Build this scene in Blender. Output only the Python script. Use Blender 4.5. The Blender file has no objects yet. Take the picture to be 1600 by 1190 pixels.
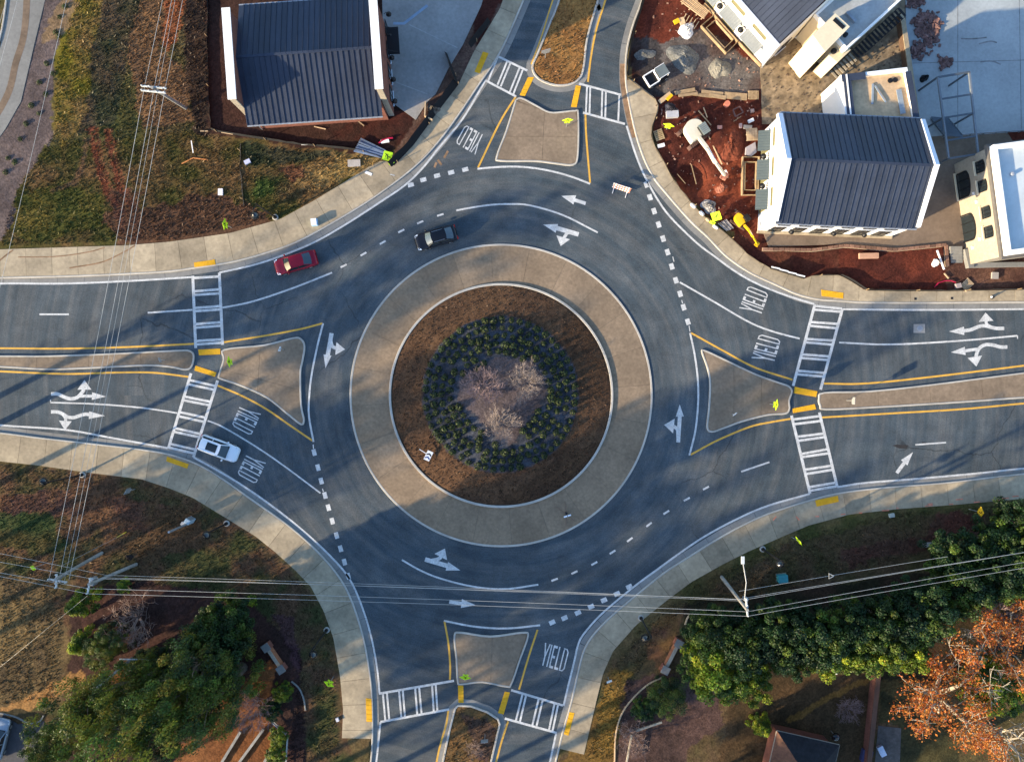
import bpy, bmesh, math, random
import numpy as np
from mathutils import Vector, Matrix

# ------------------------------------------------------------------ camera, sky, sun, exposure
scene = bpy.context.scene
C = scene.collection
H, F = 88.9, 1244.0            # drone height above the road (m) and focal length (photo pixels)
cam_data = bpy.data.cameras.new('camera')
cam_data.sensor_width = 36.0
cam_data.lens = 28.0
cam_data.clip_end = 3000.0
cam = bpy.data.objects.new('camera', cam_data)
cam.location = (0, 0, H)
C.objects.link(cam)
scene.camera = cam

SUN_EL = math.radians(15.5)
SHADOW_AZ = math.radians(27.0)         # direction the shadows run, from +x towards +y
world = bpy.data.worlds.new('World')
scene.world = world
world.use_nodes = True
wn = world.node_tree.nodes
bg = wn['Background']
sky = wn.new('ShaderNodeTexSky')
sky.sky_type = 'NISHITA'
sky.sun_disc = False
sky.sun_elevation = SUN_EL
# the sun stands opposite to the shadows; sky rotation is measured clockwise from +y
sun_dir = Vector((-math.cos(SHADOW_AZ), -math.sin(SHADOW_AZ), 0))
sky.sun_rotation = math.atan2(sun_dir.x, sun_dir.y)
world.node_tree.links.new(sky.outputs[0], bg.inputs[0])
bg.inputs[1].default_value = 0.15
sky.ozone_density = 3.2
sl = bpy.data.lights.new('sun', 'SUN')
sl.energy = 4.4
sl.angle = math.radians(0.8)
sl.color = (1.0, 0.81, 0.54)
sun = bpy.data.objects.new('sun', sl)
d = Vector((math.cos(SHADOW_AZ) * math.cos(SUN_EL), math.sin(SHADOW_AZ) * math.cos(SUN_EL), -math.sin(SUN_EL)))
sun.rotation_euler = d.to_track_quat('-Z', 'Y').to_euler()
sun.location = (-60, -30, 60)
C.objects.link(sun)
scene.view_settings.view_transform = 'Standard'
scene.view_settings.look = 'None'
scene.view_settings.exposure = 1.58
scene.view_settings.gamma = 1.0
scene.view_settings.use_curve_mapping = False

random.seed(7)
RNG = np.random.default_rng(11)

# ------------------------------------------------------------------ helpers
def at(px, py, z=0.0):
    """survey point: photo pixel read at height z -> metres"""
    k = (H - z) / F
    return Vector(((px - 800.0) * k, (595.0 - py) * k, z))

def g2(px, py):
    k = H / F
    return ((px - 800.0) * k, (595.0 - py) * k)

def gp(pts):
    return [g2(*p) for p in pts]

def smooth(pts, n=8, closed=False):
    """Catmull-Rom through 2D points"""
    P = [Vector((p[0], p[1])) for p in pts]
    out = []
    m = len(P)
    rng = range(m) if closed else range(m - 1)
    for i in rng:
        p0 = P[(i - 1) % m] if (closed or i > 0) else P[0] * 2 - P[1]
        p1, p2 = P[i], P[(i + 1) % m]
        p3 = P[(i + 2) % m] if (closed or i + 2 < m) else p2 * 2 - p1
        for k in range(n):
            t = k / n
            out.append(0.5 * ((2 * p1) + (p2 - p0) * t + (2 * p0 - 5 * p1 + 4 * p2 - p3) * t * t + (3 * p1 - p0 - 3 * p2 + p3) * t ** 3))
    if not closed:
        out.append(P[-1].copy())
    return [(v.x, v.y) for v in out]

def resample(pts, step, closed=False):
    P = [Vector(p[:2]) for p in pts]
    if closed:
        P.append(P[0])
    L = [0.0]
    for a, b in zip(P, P[1:]):
        L.append(L[-1] + (b - a).length)
    n = max(1, int(round(L[-1] / step)))
    out, j = [], 0
    for i in range(n + (0 if closed else 1)):
        s = L[-1] * i / n
        while j < len(P) - 2 and L[j + 1] < s:
            j += 1
        t = (s - L[j]) / max(1e-9, L[j + 1] - L[j])
        out.append(tuple(P[j].lerp(P[j + 1], t)))
    return out

def normals2(pts, closed=False):
    out = []
    n = len(pts)
    for i in range(n):
        a = Vector(pts[i - 1]) if (closed or i > 0) else Vector(pts[i])
        b = Vector(pts[(i + 1) % n]) if (closed or i < n - 1) else Vector(pts[i])
        t = (b - a)
        t = t.normalized() if t.length > 1e-9 else Vector((1, 0))
        out.append(Vector((-t.y, t.x)))
    return out

def offset(pts, d, closed=False):
    return [(p[0] + n.x * d, p[1] + n.y * d) for p, n in zip(pts, normals2(pts, closed))]

def inside(poly, X, Y):
    """vectorised point in polygon"""
    X = np.asarray(X); Y = np.asarray(Y)
    r = np.zeros(X.shape, bool)
    n = len(poly)
    for i in range(n):
        x1, y1 = poly[i]; x2, y2 = poly[(i + 1) % n]
        if y1 == y2:
            continue
        c = ((y1 > Y) != (y2 > Y)) & (X < (x2 - x1) * (Y - y1) / (y2 - y1) + x1)
        r ^= c
    return r

def vnoise(X, Y, scale, seed):
    """smooth value noise 0..1"""
    X = np.asarray(X, float) / scale; Y = np.asarray(Y, float) / scale
    r = np.random.default_rng(seed)
    T = r.random((256, 256))
    xi = np.floor(X).astype(int); yi = np.floor(Y).astype(int)
    fx = X - xi; fy = Y - yi
    fx = fx * fx * (3 - 2 * fx); fy = fy * fy * (3 - 2 * fy)
    a = T[xi % 256, yi % 256]; b = T[(xi + 1) % 256, yi % 256]
    c = T[xi % 256, (yi + 1) % 256]; e = T[(xi + 1) % 256, (yi + 1) % 256]
    return (a * (1 - fx) + b * fx) * (1 - fy) + (c * (1 - fx) + e * fx) * fy

def fbm(X, Y, scale, seed, octv=4):
    s, a, t = 0, 1.0, 0
    for o in range(octv):
        s = s + a * vnoise(X, Y, scale / 2 ** o, seed + o * 17)
        t += a; a *= 0.55
    return s / t

# ------------------------------------------------------------------ materials
MATS = {}
def M(name, rgb, rough=0.8, metal=0.0, var=0.18, scale=1.5, fine=0.12, fscale=14.0, bump=0.0, rnd=0.0, attr=None, spec=0.3, coat=0.0, transl=0.0):
    """procedural surface: colour with broad and fine noise, optional per-object variation"""
    if name in MATS:
        return MATS[name]
    m = bpy.data.materials.new(name)
    m.use_nodes = True
    nt = m.node_tree; N = nt.nodes; L = nt.links
    b = N['Principled BSDF']
    b.inputs['Roughness'].default_value = rough
    b.inputs['Metallic'].default_value = metal
    b.inputs['Specular IOR Level'].default_value = spec
    b.inputs['Coat Weight'].default_value = coat
    geo = N.new('ShaderNodeNewGeometry')
    if attr:
        a = N.new('ShaderNodeAttribute'); a.attribute_name = attr
        base = a.outputs['Color']
    else:
        c = N.new('ShaderNodeRGB'); c.outputs[0].default_value = (*rgb, 1)
        base = c.outputs[0]
    n1 = N.new('ShaderNodeTexNoise'); n1.inputs['Scale'].default_value = scale / 4; n1.inputs['Detail'].default_value = 5
    n2 = N.new('ShaderNodeTexNoise'); n2.inputs['Scale'].default_value = fscale / 4; n2.inputs['Detail'].default_value = 4
    L.new(geo.outputs['Position'], n1.inputs['Vector']); L.new(geo.outputs['Position'], n2.inputs['Vector'])
    def rng(sock, amp):
        r = N.new('ShaderNodeMapRange')
        r.inputs[1].default_value = 0.25; r.inputs[2].default_value = 0.75
        r.inputs[3].default_value = 1 - amp; r.inputs[4].default_value = 1 + amp
        L.new(sock, r.inputs[0]); return r.outputs[0]
    def mul(x, y):
        q = N.new('ShaderNodeMath'); q.operation = 'MULTIPLY'
        L.new(x, q.inputs[0]); L.new(y, q.inputs[1]); return q.outputs[0]
    f = mul(rng(n1.outputs['Fac'], var), rng(n2.outputs['Fac'], fine))
    if rnd:
        oi = N.new('ShaderNodeObjectInfo')
        r = N.new('ShaderNodeMapRange')
        r.inputs[3].default_value = 1 - rnd; r.inputs[4].default_value = 1 + rnd
        L.new(oi.outputs['Random'], r.inputs[0])
        f = mul(f, r.outputs[0])
    vm = N.new('ShaderNodeVectorMath'); vm.operation = 'SCALE'
    L.new(base, vm.inputs[0]); L.new(f, vm.inputs['Scale'])
    L.new(vm.outputs[0], b.inputs['Base Color'])
    if bump:
        bp = N.new('ShaderNodeBump'); bp.inputs['Strength'].default_value = bump; bp.inputs['Distance'].default_value = 0.05
        L.new(n2.outputs['Fac'], bp.inputs['Height']); L.new(bp.outputs[0], b.inputs['Normal'])
    if transl:
        tr = N.new('ShaderNodeBsdfTranslucent'); L.new(vm.outputs[0], tr.inputs['Color'])
        mx = N.new('ShaderNodeMixShader'); mx.inputs[0].default_value = transl
        L.new(b.outputs[0], mx.inputs[1]); L.new(tr.outputs[0], mx.inputs[2])
        L.new(mx.outputs[0], N['Material Output'].inputs[0])
    MATS[name] = m
    return m

# ------------------------------------------------------------------ mesh builder
class MB:
    def __init__(s):
        s.v = []; s.f = []; s.smooth = False
    def quad(s, a, b, c, d):
        n = len(s.v); s.v += [tuple(a), tuple(b), tuple(c), tuple(d)]; s.f.append((n, n + 1, n + 2, n + 3)); return s
    def poly(s, pts, z=None):
        n = len(s.v)
        s.v += [(p[0], p[1], z) if z is not None else tuple(p) for p in pts]
        s.f.append(tuple(range(n, n + len(pts)))); return s
    def prism(s, pts, z0, z1, top=True, bottom=False):
        A = sum(pts[i - 1][0] * pts[i][1] - pts[i][0] * pts[i - 1][1] for i in range(len(pts)))
        if A < 0:
            pts = pts[::-1]
        n, m = len(s.v), len(pts)
        zz0 = z0 if isinstance(z0, (list, tuple)) else [z0] * m
        zz1 = z1 if isinstance(z1, (list, tuple)) else [z1] * m
        s.v += [(p[0], p[1], q) for p, q in zip(pts, zz0)] + [(p[0], p[1], q) for p, q in zip(pts, zz1)]
        for i in range(m):
            j = (i + 1) % m
            s.f.append((n + i, n + j, n + m + j, n + m + i))
        if top: s.f.append(tuple(range(n + m, n + 2 * m)))
        if bottom: s.f.append(tuple(range(n + m - 1, n - 1, -1)))
        return s
    def box(s, c, size, rz=0.0, mat=None):
        hx, hy, hz = size[0] / 2, size[1] / 2, size[2] / 2
        R = mat if mat is not None else Matrix.Rotation(rz, 3, 'Z')
        n = len(s.v)
        for x, y, z in ((-1, -1, -1), (1, -1, -1), (1, 1, -1), (-1, 1, -1), (-1, -1, 1), (1, -1, 1), (1, 1, 1), (-1, 1, 1)):
            s.v.append(tuple(Vector(c) + R @ Vector((x * hx, y * hy, z * hz))))
        s.f += [tuple(n + i for i in q) for q in ((3, 2, 1, 0), (4, 5, 6, 7), (0, 1, 5, 4), (1, 2, 6, 5), (2, 3, 7, 6), (3, 0, 4, 7))]
        return s
    def bar(s, a, b, w, h=None):
        a, b = Vector(a), Vector(b); h = h or w
        t = b - a
        R = t.to_track_quat('X', 'Z').to_matrix()
        return s.box((a + b) / 2, (t.length, w, h), mat=R)
    def tube(s, pts, r, sides=6, cap=True):
        P = [Vector(p) for p in pts]
        R = r if isinstance(r, (list, tuple)) else [r] * len(P)
        n = len(s.v)
        for i, p in enumerate(P):
            t = (P[min(i + 1, len(P) - 1)] - P[max(i - 1, 0)]).normalized()
            u = t.orthogonal().normalized() if abs(t.z) > 0.95 else Vector((-t.y, t.x, 0)).normalized()
            w = t.cross(u)
            for k in range(sides):
                an = 2 * math.pi * k / sides
                s.v.append(tuple(p + (u * math.cos(an) + w * math.sin(an)) * R[i]))
        for i in range(len(P) - 1):
            for k in range(sides):
                j = (k + 1) % sides
                s.f.append((n + i * sides + k, n + i * sides + j, n + (i + 1) * sides + j, n + (i + 1) * sides + k))
        if cap:
            s.f.append(tuple(range(n + sides - 1, n - 1, -1)))
            m = n + (len(P) - 1) * sides
            s.f.append(tuple(range(m, m + sides)))
        return s
    def lathe(s, prof, c=(0, 0, 0), sides=16):
        n = len(s.v); m = len(prof)
        for r, z in prof:
            for k in range(sides):
                a = 2 * math.pi * k / sides
                s.v.append((c[0] + r * math.cos(a), c[1] + r * math.sin(a), c[2] + z))
        for i in range(m - 1):
            for k in range(sides):
                j = (k + 1) % sides
                s.f.append((n + i * sides + k, n + i * sides + j, n + (i + 1) * sides + j, n + (i + 1) * sides + k))
        s.f.append(tuple(range(n + sides - 1, n - 1, -1)))
        s.f.append(tuple(range(n + (m - 1) * sides, n + m * sides)))
        return s
    def ribbon(s, pts, w, z, closed=False):
        """flat strip of width w along 2D points"""
        A, B = offset(pts, w / 2, closed), offset(pts, -w / 2, closed)
        n, m = len(s.v), len(pts)
        for a, b in zip(A, B):
            s.v += [(a[0], a[1], z), (b[0], b[1], z)]
        for i in range(m if closed else m - 1):
            j = (i + 1) % m
            s.f.append((n + 2 * i, n + 2 * i + 1, n + 2 * j + 1, n + 2 * j))
        return s
    def curb(s, pts, w, z0, z1, closed=False, off=0.0):
        """solid strip with a chamfered top along 2D points"""
        if off: pts = offset(pts, off, closed)
        c = min(0.03, w * 0.25)
        prof = [(-w / 2, z0), (-w / 2, z1 - c), (-w / 2 + c, z1), (w / 2 - c, z1), (w / 2, z1 - c), (w / 2, z0)]
        N = normals2(pts, closed)
        n, m, q = len(s.v), len(pts), len(prof)
        for p, nn in zip(pts, N):
            for o, z in prof:
                s.v.append((p[0] + nn.x * o, p[1] + nn.y * o, z))
        for i in range(m if closed else m - 1):
            j = (i + 1) % m
            for k in range(q - 1):
                s.f.append((n + i * q + k, n + j * q + k, n + j * q + k + 1, n + i * q + k + 1))
        if not closed:
            s.f.append(tuple(n + k for k in range(q)))
            s.f.append(tuple(n + (m - 1) * q + k for k in range(q - 1, -1, -1)))
        return s
    def mesh(s, name, mat):
        me = bpy.data.meshes.new(name)
        me.from_pydata(s.v, [], s.f)
        bm = bmesh.new(); bm.from_mesh(me)
        bmesh.ops.recalc_face_normals(bm, faces=bm.faces)
        bm.to_mesh(me); bm.free()
        if s.smooth:
            me.polygons.foreach_set('use_smooth', [True] * len(me.polygons))
        if mat: me.materials.append(mat)
        return me
    def build(s, name, mat, parent=None, loc=None, rz=0.0, label=None):
        o = bpy.data.objects.new(name, s.mesh(name, mat))
        C.objects.link(o)
        if parent is not None: o.parent = parent
        if loc is not None: o.location = loc
        if rz: o.rotation_euler = (0, 0, rz)
        if label: o['label'] = label
        return o
    def flat(s, name, mat, parent=None, up=True):
        """like build but every face looks up (sheets)"""
        me = bpy.data.meshes.new(name); me.from_pydata(s.v, [], s.f)
        bm = bmesh.new(); bm.from_mesh(me)
        for f in bm.faces:
            f.normal_update()
            if f.normal.z < 0: f.normal_flip()
        bm.to_mesh(me); bm.free()
        me.materials.append(mat)
        o = bpy.data.objects.new(name, me); C.objects.link(o)
        if parent is not None: o.parent = parent
        return o

def tag(o, label=None, cat=None, group=None, kind=None):
    if label: o['label'] = label
    if cat: o['category'] = cat
    if group: o['group'] = group
    if kind: o['kind'] = kind
    return o

def thing(name, label, cat, loc=(0, 0, 0), rz=0.0, group=None):
    o = bpy.data.objects.new(name, None)
    o.empty_display_size = 0.3
    C.objects.link(o)
    o.location = loc
    o.rotation_euler = (0, 0, rz)
    return tag(o, label, cat, group)

def structure(name, label=None):
    o = bpy.data.objects.new(name, None); C.objects.link(o)
    o['kind'] = 'structure'
    if label: o['label'] = label
    return o

def inst(name, mesh, parent=None, loc=(0, 0, 0), rot=(0, 0, 0), scale=(1, 1, 1)):
    o = bpy.data.objects.new(name, mesh); C.objects.link(o)
    if parent is not None: o.parent = parent
    o.location = loc; o.rotation_euler = rot; o.scale = scale
    return o

def dup(root, loc, rz=None, label=None, scale=None):
    """copy a thing with copies of its parts and sub-parts"""
    r = root.copy(); C.objects.link(r); r.location = loc
    if rz is not None: r.rotation_euler = (0, 0, rz)
    if scale: r.scale = scale
    if label: r['label'] = label
    for ch in list(root.children):
        c = ch.copy(); C.objects.link(c); c.parent = r
        for gch in list(ch.children):
            q = gch.copy(); C.objects.link(q); q.parent = c
    return r

def colour_faces(me, cols):
    """store one colour per face corner in attribute Col (cols: per face)"""
    at_ = me.color_attributes.new('Col', 'FLOAT_COLOR', 'CORNER')
    nl = np.zeros(len(me.polygons), int); me.polygons.foreach_get('loop_total', nl)
    c = np.repeat(np.c_[np.asarray(cols), np.ones(len(cols))], nl, axis=0)
    at_.data.foreach_set('color', c.astype(np.float32).ravel())

# shared materials
def worn(m, under=(0.07, 0.075, 0.078), lo=.30, hi=.44):
    """let the paint be worn through in patches"""
    nt = m.node_tree; N = nt.nodes; L = nt.links
    b = N['Principled BSDF']; src = b.inputs['Base Color'].links[0].from_socket
    geo = N.new('ShaderNodeNewGeometry')
    n = N.new('ShaderNodeTexNoise'); n.inputs['Scale'].default_value = 2.3; n.inputs['Detail'].default_value = 9; n.inputs['Roughness'].default_value = .72
    L.new(geo.outputs['Position'], n.inputs['Vector'])
    r = N.new('ShaderNodeMapRange'); r.inputs[1].default_value = lo; r.inputs[2].default_value = hi; r.inputs[3].default_value = .4; r.inputs[4].default_value = 1
    L.new(n.outputs['Fac'], r.inputs[0])
    mx = N.new('ShaderNodeMix'); mx.data_type = 'RGBA'; mx.inputs[6].default_value = (*under, 1)
    L.new(r.outputs[0], mx.inputs[0]); L.new(src, mx.inputs[7]); L.new(mx.outputs[2], b.inputs['Base Color'])
    return m
m_conc = M('concrete', (0.325, 0.262, 0.175), 0.9, var=0.28, scale=1.6, fine=0.18, fscale=12, rnd=0.15)
m_kerb = M('kerb_concrete', (0.40, 0.37, 0.32), 0.9, var=0.2, scale=1.5, fine=0.1)
m_gutter = M('gutter_concrete', (0.20, 0.195, 0.18), 0.9, var=0.25, scale=1.0, fine=0.12)
m_isl = M('island_concrete', (0.205, 0.152, 0.103), 0.92, var=0.24, scale=1.3, fine=0.22, fscale=14, rnd=0.06)
m_apron = M('apron_concrete', (0.222, 0.160, 0.103), 0.92, var=0.22, scale=1.2, fine=0.22, fscale=14, rnd=0.09)
m_white = M('white_road_paint', (0.50, 0.50, 0.485), 0.75, var=0.22, scale=6, fine=0.26, fscale=30); worn(m_white)
m_yellow = M('yellow_road_paint', (0.60, 0.33, 0.05), 0.7, var=0.15, scale=5, fine=0.15, fscale=30); worn(m_yellow)
m_tact = M('tactile_yellow', (0.66, 0.34, 0.012), 0.75, var=0.12, scale=4, fine=0.1)
m_black = M('black_metal', (0.012, 0.012, 0.014), 0.45, 0.2, var=0.1, fine=0.05)
m_steel = M('galvanised_steel', (0.34, 0.35, 0.36), 0.5, 0.6, var=0.15, fine=0.1)
m_wood = M('weathered_wood', (0.30, 0.21, 0.12), 0.85, var=0.25, scale=4, fine=0.2, rnd=0.15)
m_polewood = M('grey_pole_wood', (0.27, 0.26, 0.235), 0.9, var=0.25, scale=3, fine=0.2)
m_whitepaint = M('white_wall_paint', (0.78, 0.77, 0.74), 0.7, var=0.04, scale=1, fine=0.03)
m_redbrick = M('red_brick', (0.17, 0.065, 0.045), 0.9, var=0.25, scale=3, fine=0.25, fscale=24)
m_blackfab = M('black_silt_fabric', (0.012, 0.012, 0.013), 0.9, var=0.2, fine=0.1)
m_glass = M('dark_glass', (0.012, 0.018, 0.022), 0.08, 0.0, var=0.05, fine=0.02, spec=0.6)
m_rubber = M('tyre_rubber', (0.015, 0.015, 0.016), 0.8, var=0.1, fine=0.05)
# ------------------------------------------------------------------ kerb and pavement lines (survey pixels)
K_NW = smooth([(-120, 437), (0, 434), (126, 431), (252, 425), (302, 419), (365, 409), (420, 394), (471, 375), (546, 333), (597, 300), (648, 261), (685, 222), (715.6, 181), (746, 136), (781, 83), (812, 15), (838, -50), (850, -90)], 6)
S_NW = [(-120, 392), (0, 390), (126, 386), (202, 383.5), (267, 378), (360, 364.6), (438, 343), (491, 314), (534, 288), (579, 260), (600, 250), (615, 261), (647, 227), (678, 184), (716, 134), (741, 81), (761, 48), (781, 15), (800, -40), (812, -90)]
K_NE = smooth([(1030, -90), (1018, -40), (1004, 0), (988, 43), (979, 83), (977.5, 121), (981, 151), (993, 208), (1007, 250), (1022, 279), (1037, 298), (1060, 325), (1083, 350), (1106, 371), (1134, 400), (1170, 425), (1208, 443), (1246, 460), (1280, 468), (1311, 470), (1351, 472.5), (1452, 473), (1600, 472), (1720, 472)], 6)
S_NE = [(970, 117), (979, 119), (1022, 153), (1029, 165), (1027, 178), (1018, 199), (1017, 214), (1025, 235), (1037, 254), (1051, 281), (1077, 315), (1098, 337), (1123, 357), (1148, 379), (1170, 400), (1204, 420), (1255, 436), (1268, 431), (1311, 430), (1331, 441), (1351, 454), (1402, 455), (1477, 455), (1600, 453), (1720, 452)]
K_SE = smooth([(1720, 733), (1600, 740), (1477, 754), (1376, 762), (1308, 770.6), (1263, 782), (1200, 802), (1160, 820), (1120, 842), (1080, 867), (1040, 892.5), (1005, 920), (955, 962), (928, 990), (913, 1014), (904, 1046), (892, 1099), (879, 1144.5), (868, 1190), (852, 1260)], 6)
S_SE = [(1720, 770), (1591, 779), (1502, 787), (1402, 794.5), (1326, 803), (1263, 820), (1225, 836), (1200, 847), (1170, 860), (1130, 880), (1080, 908), (1040, 938), (993, 975.7), (957.5, 1016), (942, 1051), (932, 1091.6), (911, 1182)]
K_SW = smooth([(570, 1260), (579.5, 1190), (582, 1156), (582, 1110), (579.5, 1066), (572, 1016), (561, 971), (544, 925), (522, 890), (490, 855), (450, 820), (400, 784.6), (328, 735), (277, 713), (227, 703), (151, 694), (63, 684), (0, 676), (-120, 664)], 6)
S_SW = [(533, 1170), (534.6, 1156), (536.6, 1107), (531.6, 1054), (521.5, 996), (506, 953), (486, 915), (462, 890), (430, 861), (400, 837), (353, 808), (302.5, 777), (265, 762), (222, 748), (141, 738), (60.5, 726.5), (0, 720), (-120, 706)]

N_MED = smooth([(900, -90), (874, 0), (857, 43), (841, 83), (832, 106), (841.6, 123.5), (867, 133.6), (892, 132), (907, 121), (912.5, 101), (917, 63), (930.6, 12.6), (934, 0), (950, -90)], 5)
S_MED = [(682, 1260), (692, 1190), (702, 1142), (711, 1106), (716, 1101), (736, 1102), (761, 1111), (778, 1122), (781, 1130), (777, 1147), (767, 1190), (750, 1260)]
CX, CY = 783.0, 617.5          # centre of the roundabout
R_APR, R_IN, R_BED = 236.0, 172.0, 121.5
gx0, gy0 = g2(CX, CY)
S14 = H / F

road_px = K_NW + [(1030, -90)] + K_NE + [(1720, 733)] + K_SE + [(570, 1260)] + K_SW
road_poly = gp(road_px)

# ------------------------------------------------------------------ ground: one sheet, fine under the photograph, coarse to the horizon
def axis(lo, hi, step):
    core = list(np.arange(lo, hi + 1e-6, step))
    ext, s, v = [], step, hi
    while v < 900:
        s *= 1.5; v += s; ext.append(v)
    ext2, s, v = [], step, lo
    while v > -900:
        s *= 1.5; v -= s; ext2.append(v)
    return np.array(ext2[::-1] + core + ext)
ax, ay = axis(-62, 62, 0.22), axis(-47, 47, 0.22)
GX, GY = np.meshgrid(ax, ay, indexing='ij')
PX, PY = 800 + GX / S14, 595 - GY / S14

n_big = fbm(PX, PY, 130, 1); n_mid = fbm(PX, PY, 34, 2); n_sm = fbm(PX, PY, 9, 3, 3); n_gr = RNG.random(PX.shape)
wx = (fbm(PX, PY, 46, 5) - 0.5) * 1.0; wy = (fbm(PX, PY, 46, 6) - 0.5) * 1.0
ux = (fbm(PX, PY, 10, 7, 2) - 0.5); uy = (fbm(PX, PY, 10, 8, 2) - 0.5)

def lerp(a, b, t):
    return np.asarray(a) * (1 - t[..., None]) + np.asarray(b) * t[..., None]

GRASS_A, GRASS_B, GRASS_C = (0.060, 0.062, 0.018), (0.135, 0.095, 0.040), (0.085, 0.050, 0.028)
t1 = np.clip((n_mid - 0.32) * 2.6, 0, 1); t2 = np.clip((n_big - 0.35) * 3, 0, 1)
COL = lerp(GRASS_A, GRASS_B, t1)
COL = COL * (1 - 0.45 * t2[..., None]) + np.array(GRASS_C) * 0.45 * t2[..., None]

def zone(poly, a, b=None, warp=14, jag=5, mix=n_mid, lo=0.35, k=3.0, alpha=1.0, sm=None):
    """paint ground cover colour inside a survey polygon with an uneven edge"""
    global COL
    poly = smooth(poly, 5, True) if sm else poly
    m = inside(poly, PX + wx * warp * 2 + ux * jag * 2, PY + wy * warp * 2 + uy * jag * 2).astype(float) * alpha
    b = b or a
    c = lerp(a, b, np.clip((mix - lo) * k, 0, 1))
    COL = COL * (1 - m[..., None]) + c * m[..., None]
    return m

def track(pts, w, col, alpha=0.8, jag=3):
    """paint a worn strip along survey points"""
    q = smooth(pts, 6)
    zone(offset(q, w / 2) + offset(q, -w / 2)[::-1], col, warp=2, jag=jag, alpha=alpha)

STRAW, STRAW2, BROWN = (0.21, 0.135, 0.055), (0.15, 0.09, 0.035), (0.10, 0.052, 0.028)
RED, RED2, DKSOIL = (0.115, 0.028, 0.016), (0.060, 0.017, 0.012), (0.034, 0.016, 0.012)
# north-west verge
zone([(0, 240), (330, 200), (600, 240), (620, 400), (-40, 400)], (0.062, 0.056, 0.015), (0.13, 0.076, 0.032), warp=6)
zone([(20, 310), (60, 285), (160, 300), (170, 345), (40, 380), (0, 350)], (0.058, 0.060, 0.014), (0.135, 0.10, 0.024))
zone([(160, 330), (330, 300), (420, 330), (420, 370), (180, 385)], (0.11, 0.055, 0.03), (0.075, 0.04, 0.024))
zone([(290, 0), (335, 0), (330, 110), (330, 212), (305, 212), (290, 120)], (0.055, 0.032, 0.020), (0.026, 0.018, 0.014), warp=9, mix=n_sm)
zone([(255, 0), (292, 0), (283, 60), (264, 82), (250, 50)], (0.22, 0.062, 0.026), (0.26, 0.09, 0.035), warp=9, alpha=.9)
zone([(205, 0), (260, 0), (255, 80), (290, 110), (300, 190), (230, 200), (200, 90)], (0.18, 0.098, 0.045), (0.11, 0.062, 0.034))
zone([(161, 0), (215, 0), (200, 70), (190, 190), (120, 210), (125, 120), (150, 40)], (0.040, 0.042, 0.020), (0.085, 0.058, 0.034))
zone([(121, 0), (162, 0), (150, 60), (128, 190), (100, 240), (86, 214), (84, 140), (92, 70)], (0.13, 0.105, 0.014), (0.175, 0.11, 0.038))
zone([(60, 0), (118, 0), (88, 83), (82, 141), (84, 214), (50, 260), (25, 300), (20, 345), (0, 380), (-60, 390), (-60, 150), (0, 200)], (0.115, 0.086, 0.078), (0.075, 0.056, 0.052), warp=5)
zone([(95, 0), (121, 10), (100, 60), (60, 70), (75, 25)], (0.22, 0.14, 0.07), (0.15, 0.10, 0.05), alpha=.8)
zone([(323, -40), (600, -40), (660, 150), (648, 215), (575, 245), (380, 215), (325, 208)], DKSOIL, (0.045, 0.022, 0.016), warp=4)
zone([(500, 205), (640, 175), (650, 215), (600, 235), (520, 215)], RED2, DKSOIL, alpha=.8)
zone([(382, 222), (450, 232), (540, 240), (470, 252), (388, 258)], (0.022, 0.032, 0.012), (0.06, 0.055, 0.03), warp=4)
zone([(470, 255), (540, 240), (590, 245), (570, 262), (480, 300), (455, 290)], (0.27, 0.175, 0.06), (0.19, 0.115, 0.045))
zone([(395, 275), (440, 275), (450, 300), (400, 310)], (0.04, 0.06, 0.014), (0.11, 0.06, 0.03))
zone([(440, 262), (470, 258), (475, 280), (445, 285)], (0.16, 0.06, 0.035), alpha=.7)
for dx in (0, 24):
    track([(144 + dx, 200), (152 + dx, 250), (166 + dx, 295), (186 + dx, 325)], 8, (0.16, 0.045, 0.024), .85, 4)
    track([(152 + dx, 200), (160 + dx, 250), (174 + dx, 295), (194 + dx, 325)], 4, (0.19, 0.055, 0.03), .7, 4)
track([(140, 215), (120, 280), (80, 300)], 8, (0.15, 0.075, 0.05), .5)
zone([(170, 300), (225, 300), (225, 380), (190, 385)], (0.10, 0.042, 0.03), BROWN, alpha=.75)
# north: soil strip beside the parking pad
zone([(600, 262), (650, 187), (700, 105), (770, -20), (800, -40), (790, 20), (720, 145), (680, 190), (618, 262)], (0.12, 0.075, 0.055), (0.085, 0.045, 0.035), warp=2, jag=2)
zone([(735, 40), (770, -40), (800, -40), (780, 15), (745, 75)], (0.05, 0.017, 0.013), RED2, warp=3)
# north-east building site
zone([(985, 120), (990, 0), (1010, -90), (1720, -90), (1720, 470), (1330, 450), (1255, 432), (1100, 335), (1030, 250), (1020, 190)], RED, RED2, warp=2, jag=2)
zone([(990, 60), (1040, 70), (1060, 140), (1020, 150), (985, 125)], (0.045, 0.04, 0.04), DKSOIL)
zone([(1035, 70), (1100, 40), (1190, 105), (1187, 145), (1100, 150), (1040, 140)], (0.12, 0.105, 0.095), (0.075, 0.05, 0.042), warp=8)
zone([(1090, 260), (1050, 290), (1080, 320), (1170, 300), (1165, 200), (1140, 170), (1120, 230)], (0.17, 0.042, 0.020), RED2, warp=8, alpha=.8)
zone([(1180, 355), (1480, 380), (1490, 420), (1600, 430), (1720, 452), (1350, 452), (1290, 425), (1190, 400)], RED2, RED, warp=4)
zone([(1470, 400), (1720, 395), (1720, 452), (1480, 452)], (0.075, 0.035, 0.025), (0.12, 0.06, 0.04), warp=4)
zone([(1150, 365), (1200, 380), (1310, 385), (1310, 445), (1255, 440), (1200, 425), (1140, 385)], RED2, (0.085, 0.03, 0.018), warp=2, jag=2)
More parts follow.
